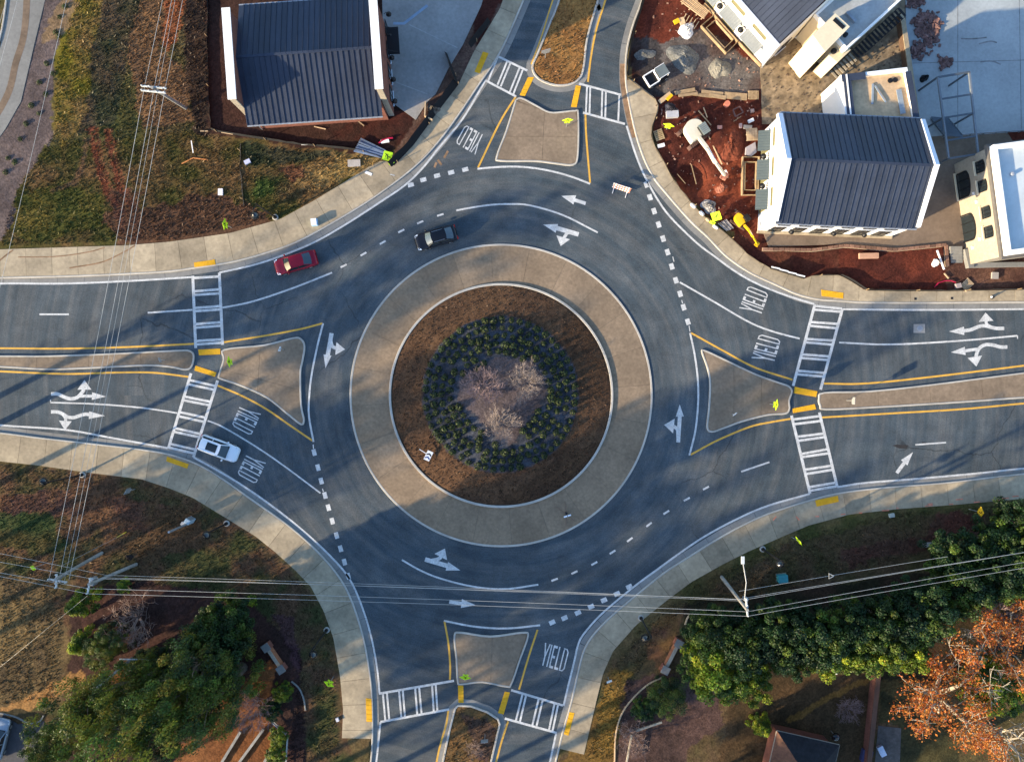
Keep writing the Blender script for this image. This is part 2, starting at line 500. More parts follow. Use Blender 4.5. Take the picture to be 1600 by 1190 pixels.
# south-west verge
zone([(-60, 715), (230, 745), (400, 830), (520, 960), (560, 1260), (-60, 1260)], (0.052, 0.055, 0.020), (0.115, 0.062, 0.034), warp=6)
zone([(0, 770), (130, 760), (260, 790), (230, 830), (60, 800), (0, 810)], (0.10, 0.045, 0.036), (0.14, 0.07, 0.035), alpha=.85)
zone([(0, 800), (90, 805), (110, 850), (60, 870), (0, 850)], (0.035, 0.055, 0.018), (0.07, 0.06, 0.02), alpha=.85)
zone([(180, 770), (300, 800), (330, 850), (240, 880), (200, 850)], (0.13, 0.062, 0.036), (0.08, 0.05, 0.022), alpha=.7)
zone([(-60, 880), (80, 900), (110, 1000), (95, 1090), (10, 1110), (-60, 1100)], (0.17, 0.115, 0.05), (0.095, 0.065, 0.034))
zone([(110, 925), (200, 905), (390, 935), (430, 980), (470, 1010), (480, 1120), (480, 1260), (80, 1260), (110, 1090)], (0.062, 0.030, 0.024), (0.04, 0.022, 0.018), warp=10)
zone([(175, 1045), (235, 1040), (240, 1075), (185, 1080)], (0.13, 0.048, 0.022), (0.19, 0.08, 0.03), warp=6)
zone([(265, 1190), (340, 1100), (420, 1035), (440, 1040), (405, 1110), (430, 1130), (420, 1260), (250, 1260)], (0.16, 0.062, 0.024), (0.23, 0.095, 0.036), warp=8)
zone([(5, 1105), (60, 1080), (125, 1045), (135, 1060), (70, 1100), (10, 1125)], (0.33, 0.17, 0.06), alpha=.9, warp=4)
zone([(425, 960), (455, 960), (470, 1010), (470, 1060), (450, 1000)], (0.085, 0.04, 0.045), alpha=.7)
# south-east
zone([(870, 1190), (930, 1100), (960, 1030), (1060, 950), (1230, 850), (1420, 805), (1620, 790), (1720, 900), (1720, 1260), (850, 1260)], (0.075, 0.060, 0.024), (0.105, 0.064, 0.034), warp=3)
zone([(880, 1185), (935, 1100), (955, 1040), (990, 1050), (965, 1110), (950, 1260), (860, 1260)], (0.20, 0.115, 0.026), (0.11, 0.062, 0.022), warp=6)
zone([(1020, 965), (1075, 950), (1050, 1010), (1030, 1050), (1010, 1030)], (0.15, 0.06, 0.04), (0.19, 0.10, 0.035), alpha=.8)
zone([(1310, 860), (1440, 835), (1460, 800), (1540, 795), (1530, 840), (1440, 860), (1320, 890)], (0.135, 0.045, 0.033), (0.09, 0.045, 0.03), alpha=.85)
zone([(980, 1060), (1040, 1050), (1120, 1080), (1130, 1130), (1080, 1165), (1040, 1260), (960, 1260), (965, 1120)], (0.055, 0.034, 0.028), (0.09, 0.052, 0.042), warp=4)
zone([(1040, 1080), (1070, 1060), (1120, 1075), (1100, 1110)], (0.13, 0.08, 0.07), (0.09, 0.05, 0.04), alpha=.8)
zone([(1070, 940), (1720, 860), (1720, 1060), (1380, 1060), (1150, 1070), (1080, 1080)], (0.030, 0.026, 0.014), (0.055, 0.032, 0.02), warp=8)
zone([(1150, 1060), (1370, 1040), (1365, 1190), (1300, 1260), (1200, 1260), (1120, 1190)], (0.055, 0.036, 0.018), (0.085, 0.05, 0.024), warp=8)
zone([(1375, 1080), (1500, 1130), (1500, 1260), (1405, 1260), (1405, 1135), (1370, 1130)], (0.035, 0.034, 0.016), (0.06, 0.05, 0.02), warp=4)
track([(1230, 1125), (1300, 1085), (1365, 1058)], 9, (0.25, 0.13, 0.03), .6)
# medians
zone(N_MED, (0.30, 0.155, 0.048), (0.20, 0.095, 0.034), warp=0, jag=0)
zone(S_MED, (0.115, 0.072, 0.030), (0.20, 0.105, 0.040), warp=0, jag=0)
zone([(715, 1110), (760, 1120), (778, 1135), (766, 1190), (750, 1190), (735, 1140)], (0.07, 0.042, 0.032), (0.10, 0.055, 0.05), warp=4, alpha=.85)
# central island: mown ring, slate mulch, inner wood-chip bed
rad = np.hypot(PX - CX, PY - CY)
cen = np.clip((R_IN + 3 - rad), 0, 1)[..., None]
ringn = vnoise(rad, np.arctan2(PY - CY, PX - CX) * 20, 6, 31)
ring_c = lerp((0.072, 0.040, 0.024), (0.125, 0.067, 0.034), np.clip(ringn * 0.55 + n_mid * 0.7 - 0.15, 0, 1))
ring_c = ring_c * (1 - 0.25 * (n_big > 0.52)[..., None])
COL = COL * (1 - cen) + ring_c * cen
bed = np.clip((R_BED + (n_sm - .5) * 4 - (np.hypot(PX - 782, PY - 616))) / 2, 0, 1)[..., None]
COL = COL * (1 - bed) + lerp((0.030, 0.034, 0.042), (0.058, 0.062, 0.074), np.clip((n_sm - .3) * 2.5, 0, 1)) * bed
zone([(742, 578), (770, 562), (800, 562), (835, 572), (852, 600), (842, 630), (818, 660), (800, 690), (770, 680), (745, 650), (722, 630), (718, 602)], (0.12, 0.092, 0.086), (0.08, 0.06, 0.057), warp=6, sm=True)

COL = COL * (0.78 + 0.30 * n_sm[..., None] + 0.16 * (n_gr[..., None] - 0.5) * 2)

# heights: soil just under the pavement tops, trench under the carriageway, heaps, pit and tufty relief
in_road = inside(road_poly, GX, GY)
in_med = inside(gp(N_MED), GX, GY) | inside(gp(S_MED), GX, GY) | (rad < R_IN + 1)
HT = 0.10 + 0.05 * (n_sm - .5) + 0.10 * (n_mid - .5)
near_pave = np.zeros_like(in_road)
HT = np.minimum(HT, 0.125)
dome = np.clip(1 - (rad / R_IN) ** 2, 0, 1)
HT = np.where(rad < R_IN + 1, 0.24 + 0.9 * dome + 0.04 * n_sm, HT)
def bump(px, py, r, h, e=1.6):
    q = np.clip(1 - np.hypot(PX - px, PY - py) / r * (0.8 + 0.4 * n_mid), 0, 1)
    return h * q ** (1 / e) * (0.8 + 0.4 * n_sm)
site = inside([(1030, 160), (1180, 150), (1180, 370), (1290, 430), (1100, 330), (1040, 250)], PX, PY)
HT = HT + np.where(site, 0.25 * (n_mid - .5) + 0.2 * (n_sm - .5), 0)
HT += bump(1128, 218, 30, 0.55) - bump(1080, 275, 26, 1.3, 1.2) + bump(1128, 292, 12, 0.4)
HT += bump(1062, 88, 34, 1.3) * 0 + bump(415, 285, 30, 0.1)
HT = np.where(in_road & ~in_med, -0.25, HT)
far = (np.abs(GX) > 62) | (np.abs(GY) > 47)
HT = np.where(far & ~in_road, 0.05, HT)

nx, ny = GX.shape
verts = np.c_[GX.ravel(), GY.ravel(), HT.ravel()]
idx = np.arange(nx * ny).reshape(nx, ny)
faces = np.c_[idx[:-1, :-1].ravel(), idx[1:, :-1].ravel(), idx[1:, 1:].ravel(), idx[:-1, 1:].ravel()]
me = bpy.data.meshes.new('ground')
me.vertices.add(len(verts)); me.vertices.foreach_set('co', verts.ravel())
me.loops.add(faces.size); me.loops.foreach_set('vertex_index', faces.ravel())
me.polygons.add(len(faces)); me.polygons.foreach_set('loop_start', np.arange(0, faces.size, 4)); me.polygons.foreach_set('loop_total', np.full(len(faces), 4))
me.polygons.foreach_set('use_smooth', np.ones(len(faces), bool))
me.update(); me.validate()
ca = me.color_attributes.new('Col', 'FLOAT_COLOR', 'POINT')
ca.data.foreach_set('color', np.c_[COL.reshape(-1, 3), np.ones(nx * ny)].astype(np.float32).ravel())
m_ground = M('ground_cover', (0, 0, 0), 0.95, var=0.16, scale=5, fine=0.42, fscale=22, bump=0.9, attr='Col', spec=0.1)
me.materials.append(m_ground)
ground = bpy.data.objects.new('ground', me); C.objects.link(ground)
tag(ground, 'uneven ground of winter grass, red clay and mulch around the roundabout', kind='structure')

def ground_at(px, py):
    """colour and height of the ground sheet near survey pixels (arrays)"""
    x, y = (np.asarray(px) - 800) * S14, (595 - np.asarray(py)) * S14
    i = np.clip(np.searchsorted(ax, x), 0, nx - 1); j = np.clip(np.searchsorted(ay, y), 0, ny - 1)
    return x, y, HT[i, j], COL[i, j]

# ------------------------------------------------------------------ carriageway
def asphalt_material():
    m = bpy.data.materials.new('asphalt'); m.use_nodes = True
    nt = m.node_tree; N = nt.nodes; L = nt.links
    b = N['Principled BSDF']; b.inputs['Roughness'].default_value = 0.88; b.inputs['Specular IOR Level'].default_value = 0.25
    geo = N.new('ShaderNodeNewGeometry')
    def noise(scale, detail, vec=None, rough=.55):
        n = N.new('ShaderNodeTexNoise'); n.inputs['Scale'].default_value = scale; n.inputs['Detail'].default_value = detail; n.inputs['Roughness'].default_value = rough
        L.new(vec or geo.outputs['Position'], n.inputs['Vector']); return n.outputs['Fac']
    def math_(op, x, y=None, v=None):
        q = N.new('ShaderNodeMath'); q.operation = op; L.new(x, q.inputs[0])
        if y is not None: L.new(y, q.inputs[1])
        if v is not None: q.inputs[1].default_value = v
        return q.outputs[0]
    # circular wear: noise stretched along the direction of travel round the island
    sub = N.new('ShaderNodeVectorMath'); sub.operation = 'SUBTRACT'; sub.inputs[1].default_value = (gx0, gy0, 0); L.new(geo.outputs['Position'], sub.inputs[0])
    ln = N.new('ShaderNodeVectorMath'); ln.operation = 'LENGTH'; L.new(sub.outputs[0], ln.inputs[0])
    sp = N.new('ShaderNodeSeparateXYZ'); L.new(sub.outputs[0], sp.inputs[0])
    an = N.new('ShaderNodeMath'); an.operation = 'ARCTAN2'; L.new(sp.outputs[1], an.inputs[0]); L.new(sp.outputs[0], an.inputs[1])
    cb = N.new('ShaderNodeCombineXYZ'); L.new(math_('MULTIPLY', ln.outputs['Value'], v=0.55), cb.inputs[0]); L.new(math_('MULTIPLY', an.outputs[0], v=1.3), cb.inputs[1])
    streak = noise(1.6, 9, cb.outputs[0], .68)
    big = noise(0.07, 5)
    fine = noise(7.0, 6, rough=.75)
    def rng(sock, lo, hi, a=.3, c=.7):
        r = N.new('ShaderNodeMapRange'); r.inputs[1].default_value = a; r.inputs[2].default_value = c; r.inputs[3].default_value = lo; r.inputs[4].default_value = hi
        L.new(sock, r.inputs[0]); return r.outputs[0]
    f = math_('MULTIPLY', math_('MULTIPLY', rng(streak, .84, 1.20), rng(big, .80, 1.22)), rng(fine, .62, 1.40))
    pt = noise(.45, 8, rough=.7)
    f = math_('MULTIPLY', f, rng(pt, .80, 1.20, .35, .65))
    vo = N.new('ShaderNodeTexVoronoi'); vo.feature = 'DISTANCE_TO_EDGE'; vo.inputs['Scale'].default_value = .11
    wv = N.new('ShaderNodeTexNoise'); wv.inputs['Scale'].default_value = .5; wv.inputs['Detail'].default_value = 5; L.new(geo.outputs['Position'], wv.inputs['Vector'])
    ad = N.new('ShaderNodeVectorMath'); ad.operation = 'MULTIPLY_ADD'; ad.inputs[1].default_value = (1.6, 1.6, 0); L.new(wv.outputs['Color'], ad.inputs[0]); L.new(geo.outputs['Position'], ad.inputs[2]); L.new(ad.outputs[0], vo.inputs['Vector'])
    crack = rng(vo.outputs['Distance'], .55, 1.0, .002, .009)
    msk = rng(noise(.06, 3), 0, 1, .52, .60)
    cm = N.new('ShaderNodeMix'); cm.inputs[2].default_value = 1.0; L.new(msk, cm.inputs[0]); L.new(crack, cm.inputs[3])
    f = math_('MULTIPLY', f, cm.outputs[0])
    cr = N.new('ShaderNodeMix'); cr.data_type = 'RGBA'
    cr.inputs[6].default_value = (0.049, 0.066, 0.078, 1); cr.inputs[7].default_value = (0.092, 0.092, 0.088, 1)
    L.new(rng(streak, 0, 1, .4, .75), cr.inputs[0])
    vm = N.new('ShaderNodeVectorMath'); vm.operation = 'SCALE'; L.new(cr.outputs[2], vm.inputs[0]); L.new(f, vm.inputs['Scale'])
    L.new(vm.outputs[0], b.inputs['Base Color'])
    bp = N.new('ShaderNodeBump'); bp.inputs['Strength'].default_value = .5; bp.inputs['Distance'].default_value = .02
    L.new(fine, bp.inputs['Height']); L.new(bp.outputs[0], b.inputs['Normal'])
    return m
m_asph = asphalt_material()
road = MB().poly(road_poly, 0.0).flat('road', m_asph)
tag(road, 'dark asphalt carriageway circling the central island', kind='structure')

# gutters and kerbs
def clip_to(pts, lo_y=None, hi_y=None):
    return [p for p in pts if (lo_y is None or p[1] >= lo_y) and (hi_y is None or p[1] <= hi_y)]
kerb_runs = [gp(K_NW), gp(K_NE), gp(K_SE), gp(K_SW)]
pave = [structure('pavement', l) for l in ('pale concrete pavement along the north-west side', 'sandy concrete pavement along the building site', 'concrete pavement curving along the south-east side', 'concrete pavement curving along the south-west side')]
for k, (run, st) in enumerate(zip(kerb_runs, pave)):
    q = resample(run, 0.5)
    MB().curb(q, 0.19, -0.2, 0.155).build('kerb', m_kerb, st)
    # the road lies to the right-hand side of each run when walked in this order
    pieces = resample(run, 3.0)
    n = len(pieces) - 1
    q2 = resample(run, 3.0 / 6)
    side = -1
    test = offset(q2, -0.6)
    if not inside(road_poly, np.array([test[len(test) // 2][0]]), np.array([test[len(test) // 2][1]]))[0]:
        side = 1
    for i in range(0, len(q2) - 1, 6):
        seg = q2[i:i + 7]
        if len(seg) < 2: continue
        a, b = offset(seg, side * 0.09), offset(seg, side * 0.72)
        # leave a tooled joint between gutter pieces
        a[-1] = tuple(Vector(a[-1]).lerp(Vector(a[-2]), .06)); b[-1] = tuple(Vector(b[-1]).lerp(Vector(b[-2]), .06))
        mb = MB(); nn = len(a)
        for u, w in zip(a, b): mb.v += [(u[0], u[1], 0.012), (w[0], w[1], 0.005)]
        mb.f = [(2 * t, 2 * t + 1, 2 * t + 3, 2 * t + 2) for t in range(nn - 1)]
        mb.flat('gutter', m_gutter, st)

def outer_hit(p, n, poly, dflt):
    """where a ray from kerb point p along n meets the back edge of the pavement"""
    best = None
    for (x1, y1), (x2, y2) in zip(poly, poly[1:]):
        ex, ey = x2 - x1, y2 - y1
        det = n.x * (-ey) + ex * n.y
        if abs(det) < 1e-9: continue
        t = ((x1 - p[0]) * (-ey) + ex * (y1 - p[1])) / det
        u = (n.x * (y1 - p[1]) - n.y * (x1 - p[0])) / det
        if 0 <= u <= 1 and 0.3 < t < 9 and (best is None or t < best): best = t
    return best

def slabs(run, outer, st, y_ok, step=2.9, skip=None):
    q = resample(run, step / 6)
    N = normals2(q)
    outer = gp(outer)
    mid = len(q) // 2
    sgn = 1
    t = Vector(q[mid]) + N[mid] * 0.6
    if inside(road_poly, np.array([t.x]), np.array([t.y]))[0]: sgn = -1
    rows = []
    for p, n in zip(q, N):
        n = n * sgn
        t = outer_hit(p, n, outer, None)
        ok = t is not None and y_ok(p)
        rows.append((Vector(p) + n * 0.11, Vector(p) + n * t) if ok else None)
    i = 0
    while i < len(rows) - 1:
        blk = rows[i:i + 7]
        blk = [r for r in blk if r is not None]
        if len(blk) >= 3:
            a = [r[0].copy() for r in blk]; b = [r[1].copy() for r in blk]
            g = 0.016
            for e, f in ((0, 1), (-1, -2)):
                for arr in (a, b):
                    dv = (arr[f] - arr[e]).normalized() * g
                    arr[e] = arr[e] + dv
            poly = [tuple(v) for v in a] + [tuple(v) for v in reversed(b)]
            MB().prism(poly, -0.1, 0.145 + random.uniform(-.006, .006)).build('slab', m_conc, st)
        i += 6
slabs(kerb_runs[0], S_NW, pave[0], lambda p: True)
slabs(kerb_runs[1], S_NE, pave[1], lambda p: p[1] < g2(0, 116)[1])
slabs(kerb_runs[2], S_SE, pave[2], lambda p: p[1] > g2(0, 1176)[1])
slabs(kerb_runs[3], S_SW, pave[3], lambda p: p[1] > g2(0, 1157)[1])

def tactile(pts, st):
    """yellow pad with rows of domes"""
    P = [Vector(v) for v in gp(pts)]
    z = 0.152 if st in pave else 0.012
    mb = MB().prism([tuple(v) for v in P], z - 0.02, z + 0.012)
    pad = mb.build('tactile_pad', m_tact, st)
    dm = MB()
    nu, nv = 14, 5
    for i in range(nu):
        for j in range(nv):
            u, w = (i + .5) / nu, (j + .5) / nv
            p = P[0].lerp(P[1], u).lerp(P[3].lerp(P[2], u), w)
            dm.lathe([(0.05, 0.0), (0.035, 0.014)], (p.x, p.y, z + 0.0105), 5)
    d_ = dm.build('domes', m_tact, pad); d_['kind'] = 'stuff'
tactile([(754.7, 82), (763.5, 84.4), (749.6, 116), (741.6, 113.4)], pave[0])
tactile([(304, 410.5), (336.5, 405.7), (338, 413.7), (305, 418)], pave[0])
tactile([(1282, 452.7), (1317, 457.7), (1316.5, 466.5), (1283, 462.8)], pave[1])
tactile([(1272.6, 781), (1308, 773.6), (1309.6, 783), (1275, 790.7)], pave[2])
tactile([(889.5, 1110.5), (897.5, 1112), (888, 1147.5), (881, 1145)], pave[2])
tactile([(572, 1089), (581, 1090), (582, 1126), (573, 1125.6)], pave[3])
tactile([(262, 712.6), (296, 724.5), (293.6, 731.5), (261, 720)], pave[3])

# ------------------------------------------------------------------ islands
def island(pts, label, cuts, name='traffic_island', rounded=True):
    st = structure(name, label)
    poly = gp(smooth(pts, 4, True)) if rounded else gp(pts)
    A = sum(poly[i - 1][0] * poly[i][1] - poly[i][0] * poly[i - 1][1] for i in range(len(poly)))
    if A < 0: poly = poly[::-1]
    MB().curb(poly, 0.2, -0.05, 0.15, closed=True, off=0.1).build('kerb', m_kerb, st)
    inner = offset(poly, 0.22, True)
    # concrete fill cut into pieces by joints
    bm = bmesh.new()
    bm.faces.new([bm.verts.new((p[0], p[1], 0.0)) for p in inner])
    for (ax_, ay_), (bx_, by_) in cuts:
        a, b = Vector((*g2(ax_, ay_), 0)), Vector((*g2(bx_, by_), 0))
        nrm = Vector((-(b - a).y, (b - a).x, 0)).normalized()
        for s in (-1, 1):
            bmesh.ops.bisect_plane(bm, geom=bm.verts[:] + bm.edges[:] + bm.faces[:], plane_co=a + nrm * 0.013 * s, plane_no=nrm)
        kill = [f for f in bm.faces if abs((f.calc_center_median() - a).dot(nrm)) < 0.0125 and f.calc_area() < (0.06 * 30)]
        kill = [f for f in kill if all(abs((v.co - a).dot(nrm)) < 0.016 for v in f.verts)]
        bmesh.ops.delete(bm, geom=kill, context='FACES')
    for f in bm.faces:
        MB().prism([(v.co.x, v.co.y) for v in f.verts], -0.03, 0.14).build('slab', m_isl, st)
    bm.free()
    return st
isl_n = island([(806, 156), (815, 153), (837, 164), (859, 175), (882, 174), (898, 172.6), (904.5, 178), (904, 242), (896, 259), (867, 257), (836, 253.5), (782, 253), (775, 245), (790, 205), (803, 163)], 'concrete splitter island at the north arm', [((852, 150), (846, 270)), ((770, 214), (910, 214))])
isl_w = island([(351, 545), (413, 538), (458, 527), (471, 528.5), (477.5, 541), (474, 565), (471, 583), (472, 632), (476.5, 656), (471, 664), (451, 649), (417, 622), (375.6, 603), (345, 592.5), (341.5, 586), (349, 562)], 'triangular concrete splitter island at the west arm', [((410, 500), (400, 660)), ((340, 575), (480, 612))])
isl_e = island([(1095.5, 550), (1101, 546.5), (1132, 560.6), (1179.5, 583), (1217, 596.6), (1232, 602), (1238, 611), (1233.5, 626), (1234, 639), (1227, 647), (1200, 649), (1160, 659), (1130, 670), (1112, 675.5), (1103.5, 668), (1106, 640), (1108, 600), (1104, 575)], 'triangular concrete splitter island at the east arm', [((1146, 540), (1146, 680)), ((1190, 560), (1188, 670))])
isl_s = island([(709, 991), (721, 986), (766, 992), (816, 986), (826.5, 992), (814, 1028.6), (800, 1068), (791, 1072.5), (753.4, 1065.6), (720, 1069), (714, 1063), (712, 1028.6)], 'concrete splitter island at the south arm', [((770, 975), (766, 1080))])
island([(-120, 556), (0, 555), (76, 555), (176, 551.5), (277, 546.5), (297, 547), (304.5, 555), (301, 573), (290, 578.5), (265, 574), (227, 572), (151, 575.5), (76, 578), (0, 574), (-120, 570)], 'long narrow concrete median on the west road', [((60, 540), (58, 590)), ((140, 540), (140, 590)), ((220, 540), (222, 590))], 'median_island')
island([(1278, 622), (1287, 612), (1356, 610), (1452, 600), (1600, 581), (1720, 566), (1720, 616), (1600, 622), (1502, 629), (1376, 636.6), (1290, 640.5), (1280, 634)], 'long narrow concrete median on the east road', [((1370, 590), (1372, 650)), ((1450, 580), (1454, 645)), ((1530, 570), (1536, 640))], 'median_island')
for st in (isl_w, ):
    tactile([(310, 546), (344.5, 544.5), (344.5, 553.4), (311, 555)], st); tactile([(306, 571), (338.7, 581.7), (336, 588.5), (304, 578.5)], st)
tactile([(1241.6, 604), (1277, 611), (1275, 620), (1240, 614)], isl_e); tactile([(1238, 638), (1273, 631), (1275, 639), (1239, 645)], isl_e)
tactile([(825, 121), (834.5, 121), (820, 151), (812, 149)], isl_n); tactile([(899.6, 133.6), (907.6, 135), (901, 168), (892, 167.6)], isl_n)
tactile([(715.6, 1070), (724, 1070), (724.5, 1097), (716.4, 1097)], isl_s); tactile([(788.7, 1079.5), (796.8, 1081), (787, 1115), (778, 1113)], isl_s)
# grass medians: kerb and gutter round them
for pts, lab in ((N_MED, 'straw-coloured grass median on the north road'), (S_MED, 'kerbed planting median on the south road')):
    st = structure('grass_median', lab)
    p = gp(pts)
    A = sum(p[i - 1][0] * p[i][1] - p[i][0] * p[i - 1][1] for i in range(len(p)))
    if A < 0: p = p[::-1]
    q = p
    MB().curb(q, 0.22, -0.05, 0.16, closed=True, off=0.0).build('kerb', m_kerb, st)
    mb = MB().ribbon(offset(q, -0.42, True), 0.58, 0.006, True).flat('gutter', m_gutter, st)

# central island: apron slabs between two kerbs
cen_st = structure('central_island', 'round central island with a sloping concrete apron')
def ring(r, n=160):
    return [(gx0 + r * S14 * math.cos(2 * math.pi * i / n), gy0 + r * S14 * math.sin(2 * math.pi * i / n)) for i in range(n)]
MB().curb(ring(R_APR - 1), 0.24, -0.05, 0.085, True).build('kerb', m_kerb, cen_st)
MB().curb(ring(R_IN + 1), 0.26, -0.05, 0.36, True).build('kerb', m_kerb, cen_st)
NA = 24
for i in range(NA):
    a0, a1 = 2 * math.pi * (i + .27) / NA, 2 * math.pi * (i + 1.27) / NA
    r0, r1 = (R_IN + 2.8) * S14, (R_APR - 2.6) * S14
    mb = MB(); K = 8
    e0, e1 = 0.011 / r0, 0.011 / r1
    zc = random.uniform(-.004, .004)
    for k in range(K + 1):
        for r, e, z in ((r0, e0, 0.19), (r1, e1, 0.07)):
            a = a0 + e + (a1 - a0 - 2 * e) * k / K
            mb.v.append((gx0 + r * math.cos(a), gy0 + r * math.sin(a), z + zc))
    n = len(mb.v)
    mb.v += [(x, y, -0.05) for x, y, z in mb.v]
    for k in range(K):
        mb.f.append((2 * k, 2 * k + 1, 2 * k + 3, 2 * k + 2))
        mb.f.append((2 * k, 2 * k + 2, n + 2 * k + 2, n + 2 * k)); mb.f.append((2 * k + 1, n + 2 * k + 1, n + 2 * k + 3, 2 * k + 3))
    mb.f.append((0, n, n + 1, 1)); mb.f.append((2 * K, 2 * K + 1, n + 2 * K + 1, n + 2 * K))
    mb.build('apron_slab', m_apron, cen_st)

# ------------------------------------------------------------------ painted markings (parts of the road)
Z1, Z2, Z3 = 0.010, 0.014, 0.018
def line(pts, w=2.9, mat=None, z=Z1, sm=True, name='painted_line'):
    q = gp(smooth(pts, 6) if sm and len(pts) > 2 else pts)
    return MB().ribbon(resample(q, 0.7) if len(q) > 2 else q, w * S14, z).flat(name, mat or m_white, road)
# edge lines
line([(-120, 446), (0, 443), (101, 443), (202, 439), (300, 433)], name='edge_line')
line([(343, 426), (400, 413), (450, 396), (496, 376), (546, 347), (597, 314), (634.6, 288), (662, 261), (685, 232), (723, 186), (758.5, 126)], name='edge_line')
line([(979, 197), (993, 241), (1007, 275), (1028, 313), (1049, 341), (1089, 380), (1117, 401), (1144, 421), (1174, 439), (1208, 454), (1242, 466), (1272, 475)], name='edge_line')
line([(1316, 483), (1402, 484), (1490, 484), (1600, 483), (1720, 483)], name='edge_line')
line([(1720, 724), (1600, 731.5), (1528, 739), (1427, 748), (1351, 754), (1308, 760.5)], name='edge_line')
line([(1265.5, 771), (1200, 789.5), (1150, 811), (1100, 838), (1060, 865), (1025.6, 890), (993, 914), (942, 956.5), (915, 986), (904, 1004), (897, 1033.6), (887, 1074), (880.6, 1101.7)], name='edge_line')
line([(869, 1144.5), (859, 1190), (845, 1250)], name='edge_line')
line([(-120, 652), (0, 664), (101, 671), (176, 684), (262, 699.5)], name='edge_line')
line([(302.6, 714), (353, 742), (400, 772), (450, 809), (490, 843), (520, 872), (541.7, 897), (557, 925), (572, 965.6), (582, 1003), (589.6, 1046), (593, 1081.5)], name='edge_line')
line([(594.6, 1127), (588, 1190), (580, 1250)], name='edge_line')
# yellow lines
Y = m_yellow
line([(-120, 544), (0, 544), (101, 544.5), (202, 542), (304, 537)], mat=Y, name='yellow_line'); line([(350, 534.5), (413, 524.6), (470, 514), (504, 505)], mat=Y, name='yellow_line')
line([(-120, 575), (0, 580), (101, 584), (176, 582), (239, 582), (295, 588.6)], mat=Y, name='yellow_line'); line([(340, 602), (375.6, 617), (413.5, 637), (451, 662.6), (488, 688)], mat=Y, name='yellow_line')
line([(1287, 599), (1351, 599), (1452, 589), (1600, 571), (1720, 556)], mat=Y, name='yellow_line'); line([(1079.5, 520), (1132, 549), (1179.6, 574), (1238, 593)], mat=Y, name='yellow_line')
line([(1283, 652), (1402, 645), (1502, 639), (1600, 630), (1720, 620)], mat=Y, name='yellow_line'); line([(1079, 710), (1120, 688), (1170, 667), (1200, 660), (1235, 654)], mat=Y, name='yellow_line')
line([(888, -60), (864, 0), (847, 55), (830, 101)], mat=Y, name='yellow_line', w=2.2); line([(806, 151), (781, 191.5), (747, 262)], mat=Y, name='yellow_line')
line([(962, -60), (946, 0), (932, 45), (923.5, 88), (918.5, 128.5)], mat=Y, name='yellow_line'); line([(914.7, 178), (916, 214), (922, 286)], mat=Y, name='yellow_line')
line([(694.5, 970), (700.5, 1003), (703.5, 1041), (703, 1061)], mat=Y, name='yellow_line'); line([(700.5, 1109), (697, 1132), (685, 1175), (672, 1250)], mat=Y, name='yellow_line')
line([(840, 983), (826.5, 1023.6), (811, 1076.5)], mat=Y, name='yellow_line'); line([(794, 1125.6), (781, 1167), (765, 1230)], mat=Y, name='yellow_line')
# white lines beside the islands and lane lines
line([(505, 505), (496.6, 538), (487, 585), (483, 623), (483, 651), (490, 690)]); line([(1078, 520), (1084, 547), (1089, 580), (1091, 610), (1090, 640), (1086, 675), (1077, 711)])
line([(746, 264), (781, 261), (816, 261), (854, 266), (892, 276), (922, 287.5)]); line([(693.7, 969), (741, 978), (791, 981), (844, 976)])
line([(713, 329), (740, 324), (770, 320), (800, 319), (828, 321), (879, 336), (934, 363.5)], name='lane_line', w=2.7)
line([(519, 426), (458, 450), (395, 471), (348, 480.6)], name='lane_line', w=2.7); line([(301, 484), (231, 488.6)], name='lane_line', w=2.7); line([(62, 491), (108, 491)], name='lane_line', w=2.7)
line([(79, 628.5), (151, 631), (214, 636), (252, 641), (277, 645)], name='lane_line', w=2.4); line([(324.6, 657), (347, 666), (394.6, 694), (440, 724.6), (501, 770)], name='lane_line', w=2.4)
line([(1062, 441), (1113, 470), (1170, 503), (1208, 518), (1249.5, 529)], name='lane_line', w=2.7); line([(1311, 535), (1389, 538), (1490, 533), (1589, 524.5)], name='lane_line', w=2.7)
line([(628, 874), (656, 890), (688, 903), (738.7, 915.6), (789, 919.5), (841, 912.6)], name='lane_line', w=2.7)
line([(79.3, 624), (79.3, 628)], name='lane_line', w=1.6); line([(1589.5, 524), (1589.5, 529)], name='lane_line', w=1.6)
line([(1430, 694.5), (1478, 691)], name='lane_line', w=2.4); line([(1158, 736.5), (1180, 729), (1202, 721.5)], name='lane_line', w=2.6)
for x, y, a in ((688, 336, 17), (656.6, 347.5, 22), (627, 361, 26), (598, 379, 30), (568, 397, 30), (537, 415.5, 26), (984, 842.5, 37), (957, 862, 33), (928.6, 879.6, 29), (897.5, 893.7, 25), (866.5, 905, 20), (1014, 819, 38), (1041, 800, 32), (1073, 779.5, 28), (1103, 762, 28)):
    c, s = math.cos(math.radians(a)) * 5.2, -math.sin(math.radians(a)) * 5.2
    line([(x - c, y - s), (x + c, y + s)], name='lane_dash', w=2.9)
def block(x, y, a, l=9.5, w=6.5):
    c, s = math.cos(math.radians(a)) * l / 2, -math.sin(math.radians(a)) * l / 2
    line([(x - c, y - s), (x + c, y + s)], name='yield_block', w=w)
for x, y in ((642, 289), (661.5, 281), (683, 274.7), (705, 269.6), (727, 265)): block(x, y, 15)
for x, y in ((1010, 288.6), (1015.5, 308.5), (1022, 330), (1029, 351), (1036, 373), (1043, 394), (1049.5, 416.4), (1056, 438), (1062.6, 459), (1068, 480), (1074.7, 502.6)): block(x, y, -72, 9.5, 7)
